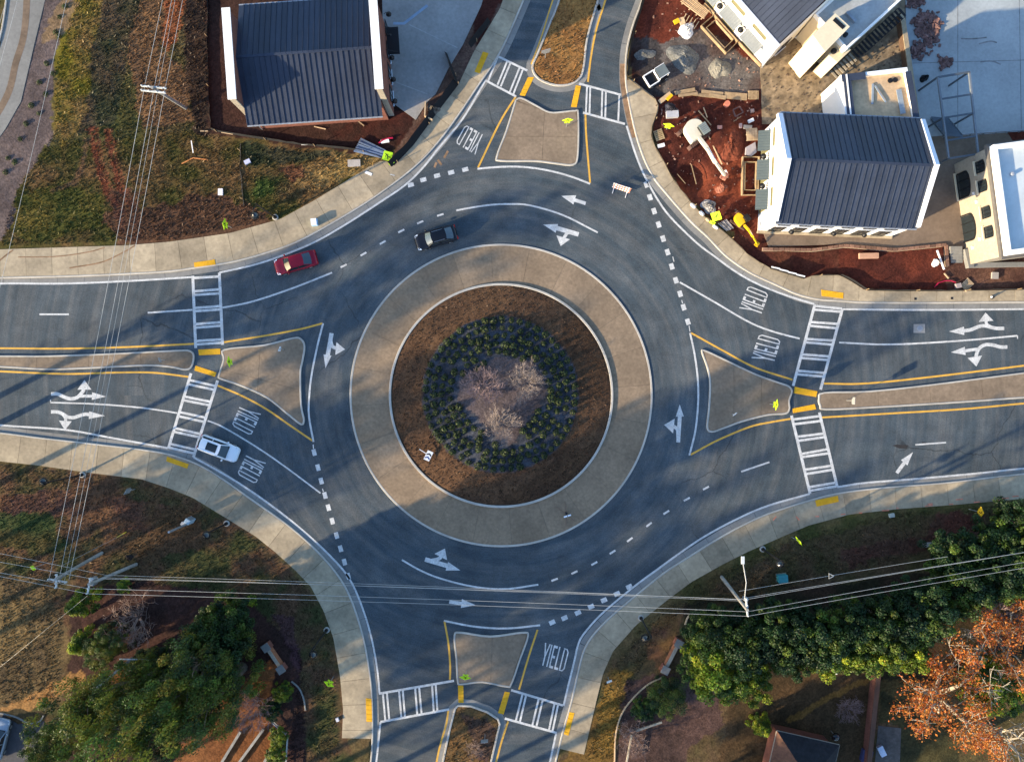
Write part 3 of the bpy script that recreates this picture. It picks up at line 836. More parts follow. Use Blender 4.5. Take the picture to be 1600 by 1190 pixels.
for x, y in ((491, 706.5), (497, 730), (502, 751), (508, 773.5), (513.3, 792.5), (519.3, 813.5), (526, 836), (532.3, 856.5), (538.3, 877.5), (544.3, 899.5)): block(x, y, -75, 10, 6.5)
for x, y in ((862.7, 971.6), (882, 964.8), (903, 956.5), (923.5, 947), (943.6, 937), (964, 927), (983, 916)): block(x, y, 24, 9.5, 7)
for a, b in (((489.5, 694), (490, 701)), ((504, 763), (505.5, 768)), ((1051, 401), (1053, 409)), ((1065, 469), (1066.5, 474)), ((1076.5, 509), (1078, 518))):
    line([a, b], name='painted_line', w=1.4)

def crosswalk(rails, bars, w=4.4):
    q = MB()
    (a, b) = rails[0]
    cw = MB().ribbon(gp(rails[0]), w * S14, Z2).ribbon(gp(rails[1]), w * S14, Z2).flat('crosswalk', m_white, road)
    for p0, p1 in bars:
        MB().ribbon(gp([p0, p1]), (w - .6) * S14, Z3).flat('bar', m_white, cw)
crosswalk([[(301.5, 431), (306, 543.6)], [(343, 426), (348, 538.6)]],
          [((302, 434.4), (343, 432)), ((302.5, 455.3), (344, 452)), ((303, 460.8), (344, 458.3)), ((303.3, 481.3), (345, 478.2)), ((303.5, 486.3), (345, 483.3)), ((304, 506.5), (346, 503.4)), ((304.5, 512), (346, 508.8)), ((305, 532.7), (347, 530.1)), ((305, 538.2), (347, 535.2))])
z = lambda x, y: (x * .252, 520 + y * .252)
crosswalk([[z(1185, 250), z(1045, 715)], [z(1350, 295), z(1200, 770)]],
          [(z(*a), z(*b)) for a, b in (((1180, 293), (1340, 330)), ((1172, 318), (1330, 352)), ((1150, 395), (1310, 427)), ((1143, 417), (1300, 448)), ((1115, 490), (1275, 525)), ((1107, 515), (1265, 550)), ((1090, 590), (1240, 625)), ((1082, 612), (1235, 645)), ((1058, 687), (1210, 722)), ((1052, 710), (1200, 745)))])
z = lambda x, y: (1200 + x * .252, 430 + y * .252)
crosswalk([[z(290, 180), z(155, 685)], [z(460, 210), z(325, 708)]],
          [(z(*a), z(*b)) for a, b in (((288, 190), (458, 208)), ((283, 213), (452, 226)), ((265, 290), (435, 302)), ((260, 313), (425, 328)), ((237, 395), (405, 405)), ((232, 415), (397, 430)), ((210, 490), (380, 503)), ((205, 512), (375, 525)), ((187, 592), (350, 605)), ((180, 613), (345, 628)))])
z2 = lambda x, y: (1200 + x * .252, 700 + y * .252)
crosswalk([[(1236.5, 649), (1265.5, 770.6)], [(1280, 644), (1308, 760.5)]],
          [(z(*a), z(*b)) for a, b in (((155, 893), (320, 872)), ((162, 922), (325, 902)), ((180, 1000), (342, 980)), ((187, 1025), (347, 1002)))] +
          [(z2(*a), z2(*b)) for a, b in (((208, 35), (370, 5)), ((213, 54), (377, 30)), ((232, 132), (392, 108)), ((240, 158), (397, 133)), ((257, 240), (415, 213)), ((262, 262), (420, 235)))])
z = lambda x, y: (640 + x * .252, y * .252)
crosswalk([[z(545, 350), z(730, 440)], [z(470, 500), z(660, 600)]], [(z(*a), z(*b)) for a, b in (((548, 352), (487, 505)), ((605, 383), (545, 528)), ((626, 392), (565, 538)), ((682, 422), (620, 575)), ((702, 435), (642, 588)))], 3.4)
crosswalk([[z(1050, 520), z(1310, 590)], [z(1075, 700), z(1335, 770)]], [(z(*a), z(*b)) for a, b in (((1100, 533), (1093, 705)), ((1120, 540), (1115, 712)), ((1195, 560), (1190, 730)), ((1217, 565), (1213, 737)), ((1300, 590), (1293, 757)))], 3.4)
z = lambda x, y: (330 + x * .252, 890 + y * .252)
crosswalk([[z(1040, 765), z(1505, 685)], [z(1050, 940), z(1475, 862)]], [(z(*a), z(*b)) for a, b in (((1065, 765), (1080, 932)), ((1090, 760), (1105, 930)), ((1165, 748), (1180, 915)), ((1188, 743), (1202, 912)), ((1265, 731), (1278, 897)), ((1290, 727), (1305, 893)), ((1370, 713), (1380, 877)), ((1392, 708), (1403, 873)))], 3.6)
z = lambda x, y: (640 + x * .252, 890 + y * .252)
crosswalk([[z(630, 743), z(950, 838)], [z(590, 918), z(912, 1008)]], [(z(*a), z(*b)) for a, b in (((700, 768), (658, 935)), ((722, 776), (683, 943)), ((800, 798), (760, 965)), ((825, 806), (785, 973)), ((898, 828), (863, 995)), ((920, 835), (885, 1001)))], 3.6)

LET = {  # strokes of each letter in a unit cell, u along the word, v from foot to top
    'Y': [[(0.5, 0), (0.5, .45)], [(0.5, .42), (0.06, 1)], [(0.5, .42), (.94, 1)]],
    'I': [[(.5, 0), (.5, 1)]],
    'E': [[(.15, 0), (.15, 1)], [(.15, .05), (.95, .05), 'h'], [(.15, .5), (.85, .5), 'h'], [(.15, .95), (.95, .95), 'h']],
    'L': [[(.15, 0), (.15, 1)], [(.15, .05), (.95, .05), 'h']],
    'D': [[(.1, 0), (.1, 1)], [(.1, .03), (.6, .03), (.9, .14), (.9, .86), (.6, .97), (.1, .97)]]}
CELL = {'Y': (0.0, .22), 'I': (.25, .31), 'E': (.36, .54), 'L': (.585, .75), 'D': (.79, 1.0)}
def yield_word(bl, br, tr, tl):
    BL, BR, TR, TL = [Vector(g2(*p)) for p in (bl, br, tr, tl)]
    def q(u, v):
        return BL.lerp(BR, u).lerp(TL.lerp(TR, u), v)
    word = None
    for ch, (u0, u1) in CELL.items():
        mb = MB(); zz = Z1
        for stv in LET[ch]:
            horiz = stv[-1] == 'h'
            pts = [q(u0 + (u1 - u0) * p[0], p[1]) for p in stv if p != 'h']
            zz += 0.0012
            w = (BR - BL).length * (.05 if not horiz else .05)
            if horiz: w = (TL - BL).length * .11
            mb.ribbon([tuple(p) for p in pts], w, zz)
        if word is None:
            word = bpy.data.objects.new('yield_word', None); C.objects.link(word); word.parent = road
        mb.flat('letter', m_white, word)
yield_word((844, 1037.6), (880.8, 1049), (889.6, 1013.6), (852, 1003.5))
yield_word((757, 212), (727.5, 195), (711.5, 223.5), (742.5, 242))
yield_word((375.6, 633), (362, 664), (392.6, 680.5), (407.7, 646.5))
yield_word((386, 708), (370.5, 740), (400, 756), (415.5, 723))
yield_word((1189, 492.6), (1200.7, 458.6), (1169, 446), (1155, 481))
yield_word((1209, 566.7), (1220, 531), (1186, 521.5), (1174, 558.8))

def arrow(strips, heads):
    """strips: (points, width px); heads: (base centre, tip, full width)"""
    mb = MB(); zz = Z1
    for pts, w in strips:
        q = gp(smooth(pts, 5) if len(pts) > 2 else pts)
        mb.ribbon(q, w * S14, zz); zz += .0015
    for b, t, w in heads:
        B, T = Vector(g2(*b)), Vector(g2(*t))
        n = (T - B).normalized(); n = Vector((-n.y, n.x)) * w * S14 / 2
        mb.poly([tuple(B + n), tuple(B - n), tuple(T)], zz); zz += .0015
    mb.flat('lane_arrow', m_white, road)
arrow([([(915, 318), (897, 312.5)], 5.5)], [((898, 312.5), (877, 306.3), 15)])
arrow([([(904, 366.5), (868, 356)], 7), ([(897, 365), (887, 364), (881, 372)], 5)], [((870, 357), (848.5, 351), 14), ((880, 371), (876, 384.5), 22)])
z = lambda x, y: (300 + x * .189, 500 + y * .189)
arrow([([z(1155, 108), z(1122, 295)], 6.5), ([z(1145, 160), z(1160, 215), z(1200, 235)], 5.5)], [(z(1121, 288), z(1104, 397), 12.5), (z(1190, 235), z(1266, 242), 20)])
z = lambda x, y: (1010 + x * .168, 600 + y * .168)
arrow([([z(295, 540), z(310, 295)], 6), ([z(295, 500), z(288, 420), z(250, 392)], 5.5)], [(z(310, 300), z(309, 188), 12.5), (z(255, 388), z(165, 378), 23)])
z = lambda x, y: (600 + x * .252, 690 + y * .252)
arrow([([z(255, 727), z(395, 768)], 7), ([z(290, 735), z(335, 725), z(355, 712)], 5.5)], [(z(390, 770), z(473, 795), 14), (z(352, 712), z(378, 660), 22)])
arrow([([z(405, 990), z(482, 1000)], 5.5)], [(z(480, 1000), z(568, 1010), 14)])
z = lambda x, y: (60 + x * .125, 560 + y * .125)
arrow([([z(160, 442), z(240, 442), z(320, 478), z(400, 502), z(480, 488), z(535, 440), z(575, 385)], 5.4), ([z(500, 470), z(680, 468)], 4.6)], [(z(578, 388), z(578, 268), 22), (z(672, 468), z(850, 474), 12)])
arrow([([z(160, 665), z(250, 668), z(320, 700), z(370, 730), z(440, 737), z(520, 712), z(590, 694), z(645, 700)], 5.4), ([z(300, 690), z(340, 740), z(342, 785)], 4.6)], [(z(635, 706), z(836, 714), 12), (z(340, 778), z(335, 895), 20)])
z = lambda x, y: (1400 + x * .126, 450 + y * .126)
arrow([([z(1340, 500), z(1250, 500), z(1170, 485), z(1100, 468), z(1020, 478), z(930, 515), z(840, 530)], 5.4), ([z(1190, 490), z(1125, 450), z(1112, 400)], 4.6)], [(z(842, 530), z(655, 538), 13), (z(1115, 412), z(1107, 303), 23)])
arrow([([z(1378, 730), z(1290, 730), z(1210, 708), z(1120, 700), z(1050, 728), z(1010, 780), z(988, 850)], 5.4), ([z(1020, 755), z(850, 778)], 4.8)], [(z(856, 778), z(678, 796), 13), (z(974, 850), z(994, 972), 23)])
arrow([([(1401, 738.5), (1414, 721)], 5.5)], [((1412.5, 722.5), (1426.3, 706), 13)])
# repairs in the road surface
m_patch = M('dark_asphalt_patch', (0.028, 0.027, 0.028), 0.9, var=.2, scale=5, fine=.2)
MB().poly(gp([(1394, 695.5), (1402, 694), (1419, 695), (1416, 701), (1404, 700)]), 0.007).flat('patch', m_patch, road)
MB().poly(gp([(1441, 690), (1449, 691), (1456, 693), (1440, 695)]), 0.007).flat('patch', m_patch, road)
cv = MB().poly(gp([(1427.3, 506.5), (1445, 506), (1445, 520), (1427, 520)]), 0.008).flat('cover_frame', M('pale_patch_concrete', (0.24, 0.24, 0.235), .9), road)
MB().lathe([(0.33, 0.0), (0.32, 0.012)], (*g2(1437, 513), 0.006), 20).build('manhole_cover', m_steel, road)
# ------------------------------------------------------------------ buildings
m_roof = M('charcoal_metal_roof', (0.029, 0.037, 0.058), 0.45, 0.0, var=0.16, scale=1.6, fine=0.12, spec=0.3, rnd=0.14)
m_awn = M('green_grey_awning', (0.065, 0.085, 0.09), 0.5, 0.0, var=0.1, fine=0.06, spec=0.5)
m_awn2 = M('light_grey_awning', (0.20, 0.215, 0.22), 0.5, 0.0, var=0.1, fine=0.06, spec=0.5)
m_coping = M('pale_metal_coping', (0.66, 0.69, 0.74), 0.5, 0.0, var=0.06, fine=0.04)
m_winf = M('olive_window_frame', (0.20, 0.18, 0.10), 0.6)
m_winp = M('sun_reflection_glass', (0.16, 0.145, 0.07), 0.25, spec=.5)  # olive pane colour stands for sunlight reflected in the glass
m_tan = M('tan_masonry', (0.32, 0.275, 0.21), 0.9, var=.12, scale=2, fine=.15, fscale=20)
m_cream = M('cream_render', (0.64, 0.54, 0.37), 0.85, var=.06, fine=.05)

def metal_roof(parent, L, D, z_eave, z_ridge, over, pw=0.57, dx=0.0):
    """standing seam panels, one object each, on both slopes"""
    hd = D / 2 + over
    rise = z_ridge - z_eave
    slope = math.hypot(D / 2, rise)
    sl = slope * hd / (D / 2)
    pitch = math.atan2(rise, D / 2)
    n = int(round(L / pw)); w = L / n
    mb = MB()
    mb.box((w / 2, sl / 2, 0.0), (w - 0.006, sl, 0.03))
    mb.box((0.035, sl / 2, 0.055), (0.06, sl, 0.09))
    me = mb.mesh('roof_panel', m_roof)
    for side in (0, 1):
        for i in range(n):
            x = -L / 2 + i * w + dx
            o = inst('roof_panel', me, parent)
            if side == 0:
                o.location = (x, -hd, z_ridge - sl * math.sin(pitch)); o.rotation_euler = (pitch, 0, 0)
            else:
                o.location = (x + w, hd, z_ridge - sl * math.sin(pitch)); o.rotation_euler = (pitch, 0, math.pi)
    MB().box((dx, 0, z_ridge + .045), (L, .28, .05)).build('ridge_cap', m_roof, parent)
    MB().box((dx, -hd - .05, z_ridge - sl * math.sin(pitch) - .02), (L, .12, .11)).build('gutter', M('grey_gutter', (0.28, 0.30, 0.33), .5, .2), parent)
    MB().box((dx, hd + .05, z_ridge - sl * math.sin(pitch) - .02), (L, .12, .11)).build('gutter', MATS['grey_gutter'], parent)

def gable_walls(parent, L, D, ze, zr, mat, name='wall', z0=-0.3):
    h = L / 2, D / 2
    mb = MB()
    for s in (-1, 1):
        mb.quad((-h[0], s * h[1], z0), (h[0], s * h[1], z0), (h[0], s * h[1], ze), (-h[0], s * h[1], ze))
        x = s * h[0]
        mb.poly([(x, -h[1], z0), (x, h[1], z0), (x, h[1], ze), (x, 0, zr), (x, -h[1], ze)])
    return mb.build(name, mat, parent)

def window(parent, x, y, z, w, h, axis, mat=None, mull=1, sill=True):
    """framed window lying on a wall; axis 'x' = wall runs along x, sign gives the outside"""
    a, s = axis
    mb = MB(); d = 0.06
    def bx(u, v, su, sv, o, t):
        c = (x + u, y + s * o, z + v) if a == 'x' else (x + s * o, y + u, z + v)
        return c, ((su, t, sv) if a == 'x' else (t, su, sv))
    for u, v, su, sv in ((-w / 2, 0, .08, h), (w / 2, 0, .08, h), (0, -h / 2, w, .08), (0, h / 2, w, .08)):
        mb.box(*bx(u, v, su, sv, d / 2 + .003, d))
    for k in range(1, mull + 1):
        mb.box(*bx(-w / 2 + w * k / (mull + 1), 0, .05, h - .1, d / 2 + .003, d * .8))
    fr = mb.build('window', mat or m_black, parent)
    MB().box(*bx(0, 0, w - .06, h - .06, .015, .02)).build('pane', m_winp if mat is m_winf else m_glass, fr)
    if sill:
        MB().box(*bx(0, -h / 2 - .07, w + .2, .08, .08, .16)).build('sill', m_coping, fr)
    return fr

def dome_light(parent, x, y, z, dx, dy, r=0.34):
    mb = MB().lathe([(.06, .30), (.10, .26), (r * .75, .17), (r, 0), (r * .9, -.03)], (x + dx, y + dy, z), 14); mb.smooth = True
    o = mb.build('wall_light', m_black, parent)
    MB().tube([(x, y, z + .1), (x + dx * .5, y + dy * .5, z + .5), (x + dx, y + dy, z + .3)], .03, 6).build('bracket', m_black, o)
    return o

# --- brick building with the charcoal roof, north-west
b1 = thing('brick_building', 'brick building with charcoal metal roof between two white-capped gable parapets', 'building', (-21.2, 33.7, 0), math.radians(4.0))
gable_walls(b1, 14.2, 10.2, 5.0, 6.9, m_redbrick)
metal_roof(b1, 14.3, 12.0, 5.1, 7.2, 0.35)
for sx in (-1, 1):
    x = sx * 7.45
    par = MB().box((x, -.1, 4.0), (.62, 9.0, 8.6)).build('parapet', m_redbrick, b1)
    MB().box((x, -.1, 8.36), (.86, 9.25, .14)).build('coping', m_whitepaint, par)
    MB().box((x, -4.66, 4.0), (.60, .12, 8.3)).build('lit_end_face', m_tan, par)  # sunlit south end of the brick parapet, painted as a paler tan face
for k in range(5):
    dome_light(b1, 7.78, -4.1 + k * 2.35, 2.9, .5, 0, .3)
for k in range(4):
    window(b1, 7.77, -2.95 + k * 2.35, 1.7, 1.5, 2.2, ('y', 1))
cp = MB().box((8.55, 2.35, 3.05), (1.3, 2.9, .14)).build('entrance_canopy', m_black, b1)
for yy in (1.1, 3.6): MB().bar((7.8, yy, 3.9), (9.0, yy, 3.12), .04).build('tie_rod', m_black, cp)
MB().tube([(-7.0, -6.2, 5.0), (-7.0, -5.3, 4.5), (-7.0, -5.2, 0)], .05).build('downpipe', MATS['grey_gutter'], b1)

# --- white building with charcoal roof, east of the clay yard
b2 = thing('white_building', 'white walled building with charcoal roof and green-grey awnings facing the clay yard', 'building', (35.0, 21.85, 0), math.radians(-2.4)); b2.scale = (.972, 1, 1)
gable_walls(b2, 15.2, 10.9, 6.0, 9.0, m_whitepaint)
metal_roof(b2, 15.1, 11.0, 6.15, 9.2, 0.25)
for sx in (-1, 1):
    x = sx * 7.62
    prof = [(-5.6, 5.7), (-5.6, 6.35), (0, 9.6), (5.6, 6.35), (5.6, 5.7), (0, 8.85)]
    mb = MB(); w = .5 if sx < 0 else .42
    n = len(prof)
    mb.v = [(x - w / 2, p[0], p[1]) for p in prof] + [(x + w / 2, p[0], p[1]) for p in prof]
    mb.f = [(0, 1, 2, 5), (5, 2, 3, 4), (n + 5, n + 2, n + 1, n), (n + 4, n + 3, n + 2, n + 5)] + [(i, (i + 1) % n, n + (i + 1) % n, n + i) for i in range(n)]
    mb.build('gable_coping', m_coping, b2)
for k, yy in enumerate((3.7, 0.55, -2.65)):
    a = MB()
    a.v = [(-7.6, yy - 1.1, 3.35), (-7.6, yy + 1.1, 3.35), (-8.85, yy + 1.1, 2.95), (-8.85, yy - 1.1, 2.95)]
    a.v += [(p[0], p[1], p[2] - .06) for p in a.v]
    a.f = [(0, 1, 2, 3), (7, 6, 5, 4), (0, 3, 7, 4), (1, 0, 4, 5), (2, 1, 5, 6), (3, 2, 6, 7)]
    aw = a.build('awning', m_awn, b2)
    rb = MB()
    for j in range(8): rb.bar((-7.6, yy - 1.05 + j * .3, 3.37), (-8.85, yy - 1.05 + j * .3, 2.97), .04, .05)
    rb.build('seam_ribs', m_awn, aw)
    window(b2, -7.605, yy, 1.55, 1.9, 2.3, ('y', -1), m_winf, sill=False)
    window(b2, -7.605, yy, 4.6, 1.9, .5, ('y', -1), m_winf, mull=0, sill=False)
for yy in (2.05, -1.15): dome_light(b2, -7.6, yy, 2.9, -.55, 0)
for k in range(6):
    x = -5.9 + k * 2.35
    window(b2, x, -5.455, 1.6, 1.35, 2.2, ('x', -1), sill=False); window(b2, x, -5.455, 4.45, 1.3, 1.5, ('x', -1))
for x in (-4.7, 0.0, 3.4): dome_light(b2, x, -5.45, 2.9, 0, -.5, .3)
MB().box((0, -5.6, .2), (15.4, .24, .5)).build('plinth', m_conc, b2)
for x in (-5.5, 5.3): MB().tube([(x, 5.52, 6.0), (x, 5.52, 0)], .05).build('downpipe', m_black, b2)

# --- second white building, turned, at the top edge
v_ang = math.radians(41)
b3 = thing('white_building', 'white walled building with navy roof standing diagonally at the top edge', 'building', (27.85, 35.05, 0), v_ang)
# local: +x runs along the gable (away to the upper right), +y runs along the wall to the upper left
B3D, B3L = 11.0, 16.0
mb = MB()
for p in ([(0, 0), (0, B3L)], [(B3D, 0), (B3D, B3L)]):
    (x0, y0), (x1, y1) = p
    mb.quad((x0, y0, -.3), (x1, y1, -.3), (x1, y1, 5.75), (x0, y0, 5.75))
for yy in (0, B3L): mb.poly([(0, yy, -.3), (B3D, yy, -.3), (B3D, yy, 5.75), (B3D / 2, yy, 8.6), (0, yy, 5.75)])
mb.build('wall', m_whitepaint, b3)
rf = bpy.data.objects.new('roof', None); C.objects.link(rf); rf.parent = b3
rf.location = (B3D / 2, B3L / 2, 0); rf.rotation_euler = (0, 0, math.radians(90))
metal_roof(rf, B3L - .2, B3D, 5.85, 8.8, .2)
MB().box((-.16, B3L / 2, 5.86), (.34, B3L + .3, .26)).build('eave_coping', m_coping, b3)
for y in (2.5, 5.9, 9.3):
    a = MB()
    a.v = [(0, y - 1.25, 3.3), (0, y + 1.25, 3.3), (-1.15, y + 1.25, 2.9), (-1.15, y - 1.25, 2.9)]
    a.v += [(p[0], p[1], p[2] - .06) for p in a.v]
    a.f = [(0, 1, 2, 3), (7, 6, 5, 4), (0, 3, 7, 4), (1, 0, 4, 5), (2, 1, 5, 6), (3, 2, 6, 7)]
    aw = a.build('awning', m_awn2, b3)
    rb = MB()
    for j in range(9): rb.bar((0, y - 1.2 + j * .3, 3.32), (-1.15, y - 1.2 + j * .3, 2.92), .03, .045)
    rb.build('seam_ribs', m_awn2, aw)
    window(b3, -.005, y, 1.5, 1.9, 2.3, ('y', -1), m_winf, sill=False)
    window(b3, -.005, y, 4.6, 2.0, .55, ('y', -1), m_winf, mull=0, sill=False)
for y in (4.2, 7.6): dome_light(b3, 0, y, 2.95, -.55, 0, .36)
for x in (2.5, 5.5, 8.5): window(b3, x, -.005, 1.6, 1.4, 2.2, ('x', -1))
MB().tube([(-.1, -.1, 5.7), (-.1, -.1, 0)], .06).build('downpipe', MATS['grey_gutter'], b3)

# --- flat-roofed wing beside it
def flat_building(name, label, corners, z_roof, wall_m, par_m, roof_m, par_h=.45, par_w=.3):
    b = thing(name, label, 'building')
    MB().prism(corners, -.3, z_roof - .01, top=False).build('wall', wall_m, b)
    A = sum(corners[i - 1][0] * corners[i][1] - corners[i][0] * corners[i - 1][1] for i in range(len(corners)))
    cc = corners if A > 0 else corners[::-1]
    MB().prism(offset(cc, par_w * .8, True), z_roof - .1, z_roof).build('roof', roof_m, b)
    MB().curb(offset(cc, par_w / 2 - .04, True), par_w, z_roof - .25, z_roof + par_h, True).build('parapet', par_m, b)
    return b
m_memb = M('grey_roof_membrane', (0.33, 0.34, 0.33), .8, var=.18, scale=2, fine=.12)
m_memblue = M('pale_roof_membrane', (0.48, 0.52, 0.52), .7, var=.08, scale=1.5, fine=.05)
def loc3(px, py, z): v = at(px, py, z); return (v.x, v.y)
P1, P2 = Vector(loc3(1323.5, 76.6, 6.0)), Vector(loc3(1401, 6, 6.0))
u = (P2 - P1).normalized(); nrm = Vector((-u.y, u.x))
P2 = P1 + u * 8.6
b4 = flat_building('flat_roofed_wing', 'low wing with grey flat roof and white parapet beside the diagonal building', [tuple(P1), tuple(P2), tuple(P2 + nrm * 4.9), tuple(P1 + nrm * 4.9)], 5.6, m_cream, m_whitepaint, m_memb)
for i, (a, r) in enumerate(((1.0, .24), (7.4, .34), (6.9, .26))):
    p = P1 + u * a + nrm * (1.2 + .5 * i)
    MB().lathe([(r, 0), (r, .3), (r * .7, .36)], (p.x, p.y, 5.6), 12).build('roof_vent', m_black, b4)
p = P1 + u * 2.6 + nrm * 2.2
MB().box((p.x, p.y, 5.82), (1.4, .3, .4), math.atan2(nrm.y, nrm.x)).build('roof_duct', MATS['grey_gutter'], b4)
def cream_block(corners, z, label, slot=None):
    t = thing('stair_block', label, 'building')
    MB().prism(corners, -.3, z).build('wall', m_cream, t)
    q = [Vector(c) for c in corners]
    cen = sum(q, Vector((0, 0))) / 4
    MB().prism([tuple(cen + (v - cen) * 1.04) for v in q], z, z + .1).build('coping', m_cream, t)
    if slot:
        a, b = q[slot[0]], q[slot[1]]; m_ = (a + b) / 2 + (cen - (a + b) / 2) * .28
        MB().box((m_.x, m_.y, z + .12), ((b - a).length * .7, .42, .06), math.atan2((b - a).y, (b - a).x)).build('roof_slot', m_black, t)
    return t
t = cream_block([loc3(1270, 55, 7.4), loc3(1304, 23, 7.4), loc3(1326, 43, 7.4), loc3(1289, 81, 7.4)], 7.4, 'tall cream stair tower with a black slot in its roof', (1, 2))
t = cream_block([loc3(1294, 86, 4.6), loc3(1313, 65, 4.6), loc3(1328, 79, 4.6), loc3(1308, 98, 4.6)], 4.6, 'small low cream block beside the cream stair tower')
v = at(1302, 81, 4.7); MB().lathe([(.3, 0), (.3, .28), (.2, .34)], (v.x, v.y, 4.65), 14).build('roof_vent', m_black, t)
# steel stair running beside the wing
st_ = thing('steel_stair', 'narrow steel stair along the white parapet of the low wing', 'stair')
s0 = P1 - nrm * 1.0 + u * .4
for i in range(22):
    p = s0 + u * (.36 * i)
    MB().box((p.x, p.y, .25 + .19 * i), (.24, 1.15, .05), math.atan2(u.y, u.x)).build('tread', m_tan if i < 7 else m_black, st_)
for s in (-.6, .6):
    a = s0 - nrm * s; b = a + u * .36 * 21
    MB().bar((a.x, a.y, .12), (b.x, b.y, 4.1), .06, .2).build('stringer', m_black, st_)
MB().bar((s0.x + u.x * 7.6, s0.y + u.y * 7.6, 4.1), (s0.x + u.x * 7.6, s0.y + u.y * 7.6, 0), .1).build('post', m_black, st_)

# --- plywood-decked extension north of the white building
DZ = 1.5
corn = [loc3(1315, 117, 4.3 + DZ), loc3(1418, 105, 4.3 + DZ), loc3(1433, 188, 4.3 + DZ), loc3(1323, 190, 4.3 + DZ)]
b5 = flat_building('unfinished_extension', 'unfinished extension with a bare plywood roof deck', corn, 3.7 + DZ, m_whitepaint, m_whitepaint, M('plywood_deck', (0.52, 0.36, 0.21), .85, var=.25, scale=3, fine=.15), .5, .42)
m_navy = M('navy_membrane', (0.03, 0.04, 0.065), .7)
cc = [Vector(c) for c in corn]
def edge_piece(i, w, z, inset, mat, name, e0=0.0, e1=1.0):
    a, b = cc[i], cc[(i + 1) % 4]
    cen = sum(cc, Vector((0, 0))) / 4
    n_ = ((b - a).orthogonal()).normalized()
    if n_.dot(cen - a) < 0: n_ = -n_
    p, q = a.lerp(b, e0) + n_ * inset, a.lerp(b, e1) + n_ * inset
    m_ = (p + q) / 2
    MB().box((m_.x, m_.y, z + DZ), ((q - p).length, w, .06), math.atan2((q - p).y, (q - p).x)).build(name, mat, b5)
edge_piece(0, .75, 4.235, .35, m_navy, 'flashing', 0.0, .36); edge_piece(1, .62, 4.25, .02, m_navy, 'flashing', .08, 1.0); edge_piece(3, .14, 4.30, .5, m_whitepaint, 'trim_line'); edge_piece(3, .8, 4.243, .55, m_navy, 'flashing')
a, b = at(1362, 133, 3.8), at(1364, 168, 3.8)
for i, (p, q) in enumerate((((1364, 131), (1363, 163)), ((1367, 134), (1384, 160)), ((1404, 140), (1411, 178)))):
    p, q = at(*p, 3.85 + DZ), at(*q, 3.85 + DZ)
    tag(MB().bar((p.x, p.y, 3.8 + DZ + .02 * i), (q.x, q.y, 3.8 + DZ + .02 * i), (.22, .16, .55)[i], .08).build('metal_trim_strip', M('dull_grey_strip', (0.25, 0.29, 0.32), .5), b5), None)
for px, py in ((1391, 126), (1399, 125)):
    v = at(px, py, 3.8 + DZ); MB().lathe([(.26, 0), (.26, .12), (.1, .16)], (v.x, v.y, 3.71 + DZ), 12).build('roof_drain', m_black, b5)
lw = thing('low_white_wall', 'sloping white wall beside the plywood-decked extension', 'wall')
q = [loc3(1298, 134, 1.2), loc3(1313, 122, 3.2), loc3(1321, 184, 3.2), loc3(1304, 182, 1.2)]
mb = MB()
mb.v = [(*q[0], 1.2), (*q[1], 3.2), (*q[2], 3.2), (*q[3], 1.2)] + [(*q[0], -.1), (*q[1], -.1), (*q[2], -.1), (*q[3], -.1)]
mb.f = [(0, 1, 2, 3), (4, 5, 1, 0), (5, 6, 2, 1), (6, 7, 3, 2), (7, 4, 0, 3)]
mb.build('wall', m_whitepaint, lw)

# --- long retaining wall between the plaza and the car park
a, b = at(1409, 22, 1.3), at(1433, 186, 1.3)
rw = thing('retaining_wall', 'long straight dark-faced wall between paved yard and grey car park', 'wall')
MB().bar((a.x, a.y, .5), (b.x, b.y, .5), .34, 1.6).build('wall', M('dark_brown_wall', (0.10, 0.06, 0.04), .9), rw)
MB().bar((a.x, a.y, 1.35), (b.x, b.y, 1.35), .5, .12).build('coping', m_conc, rw)

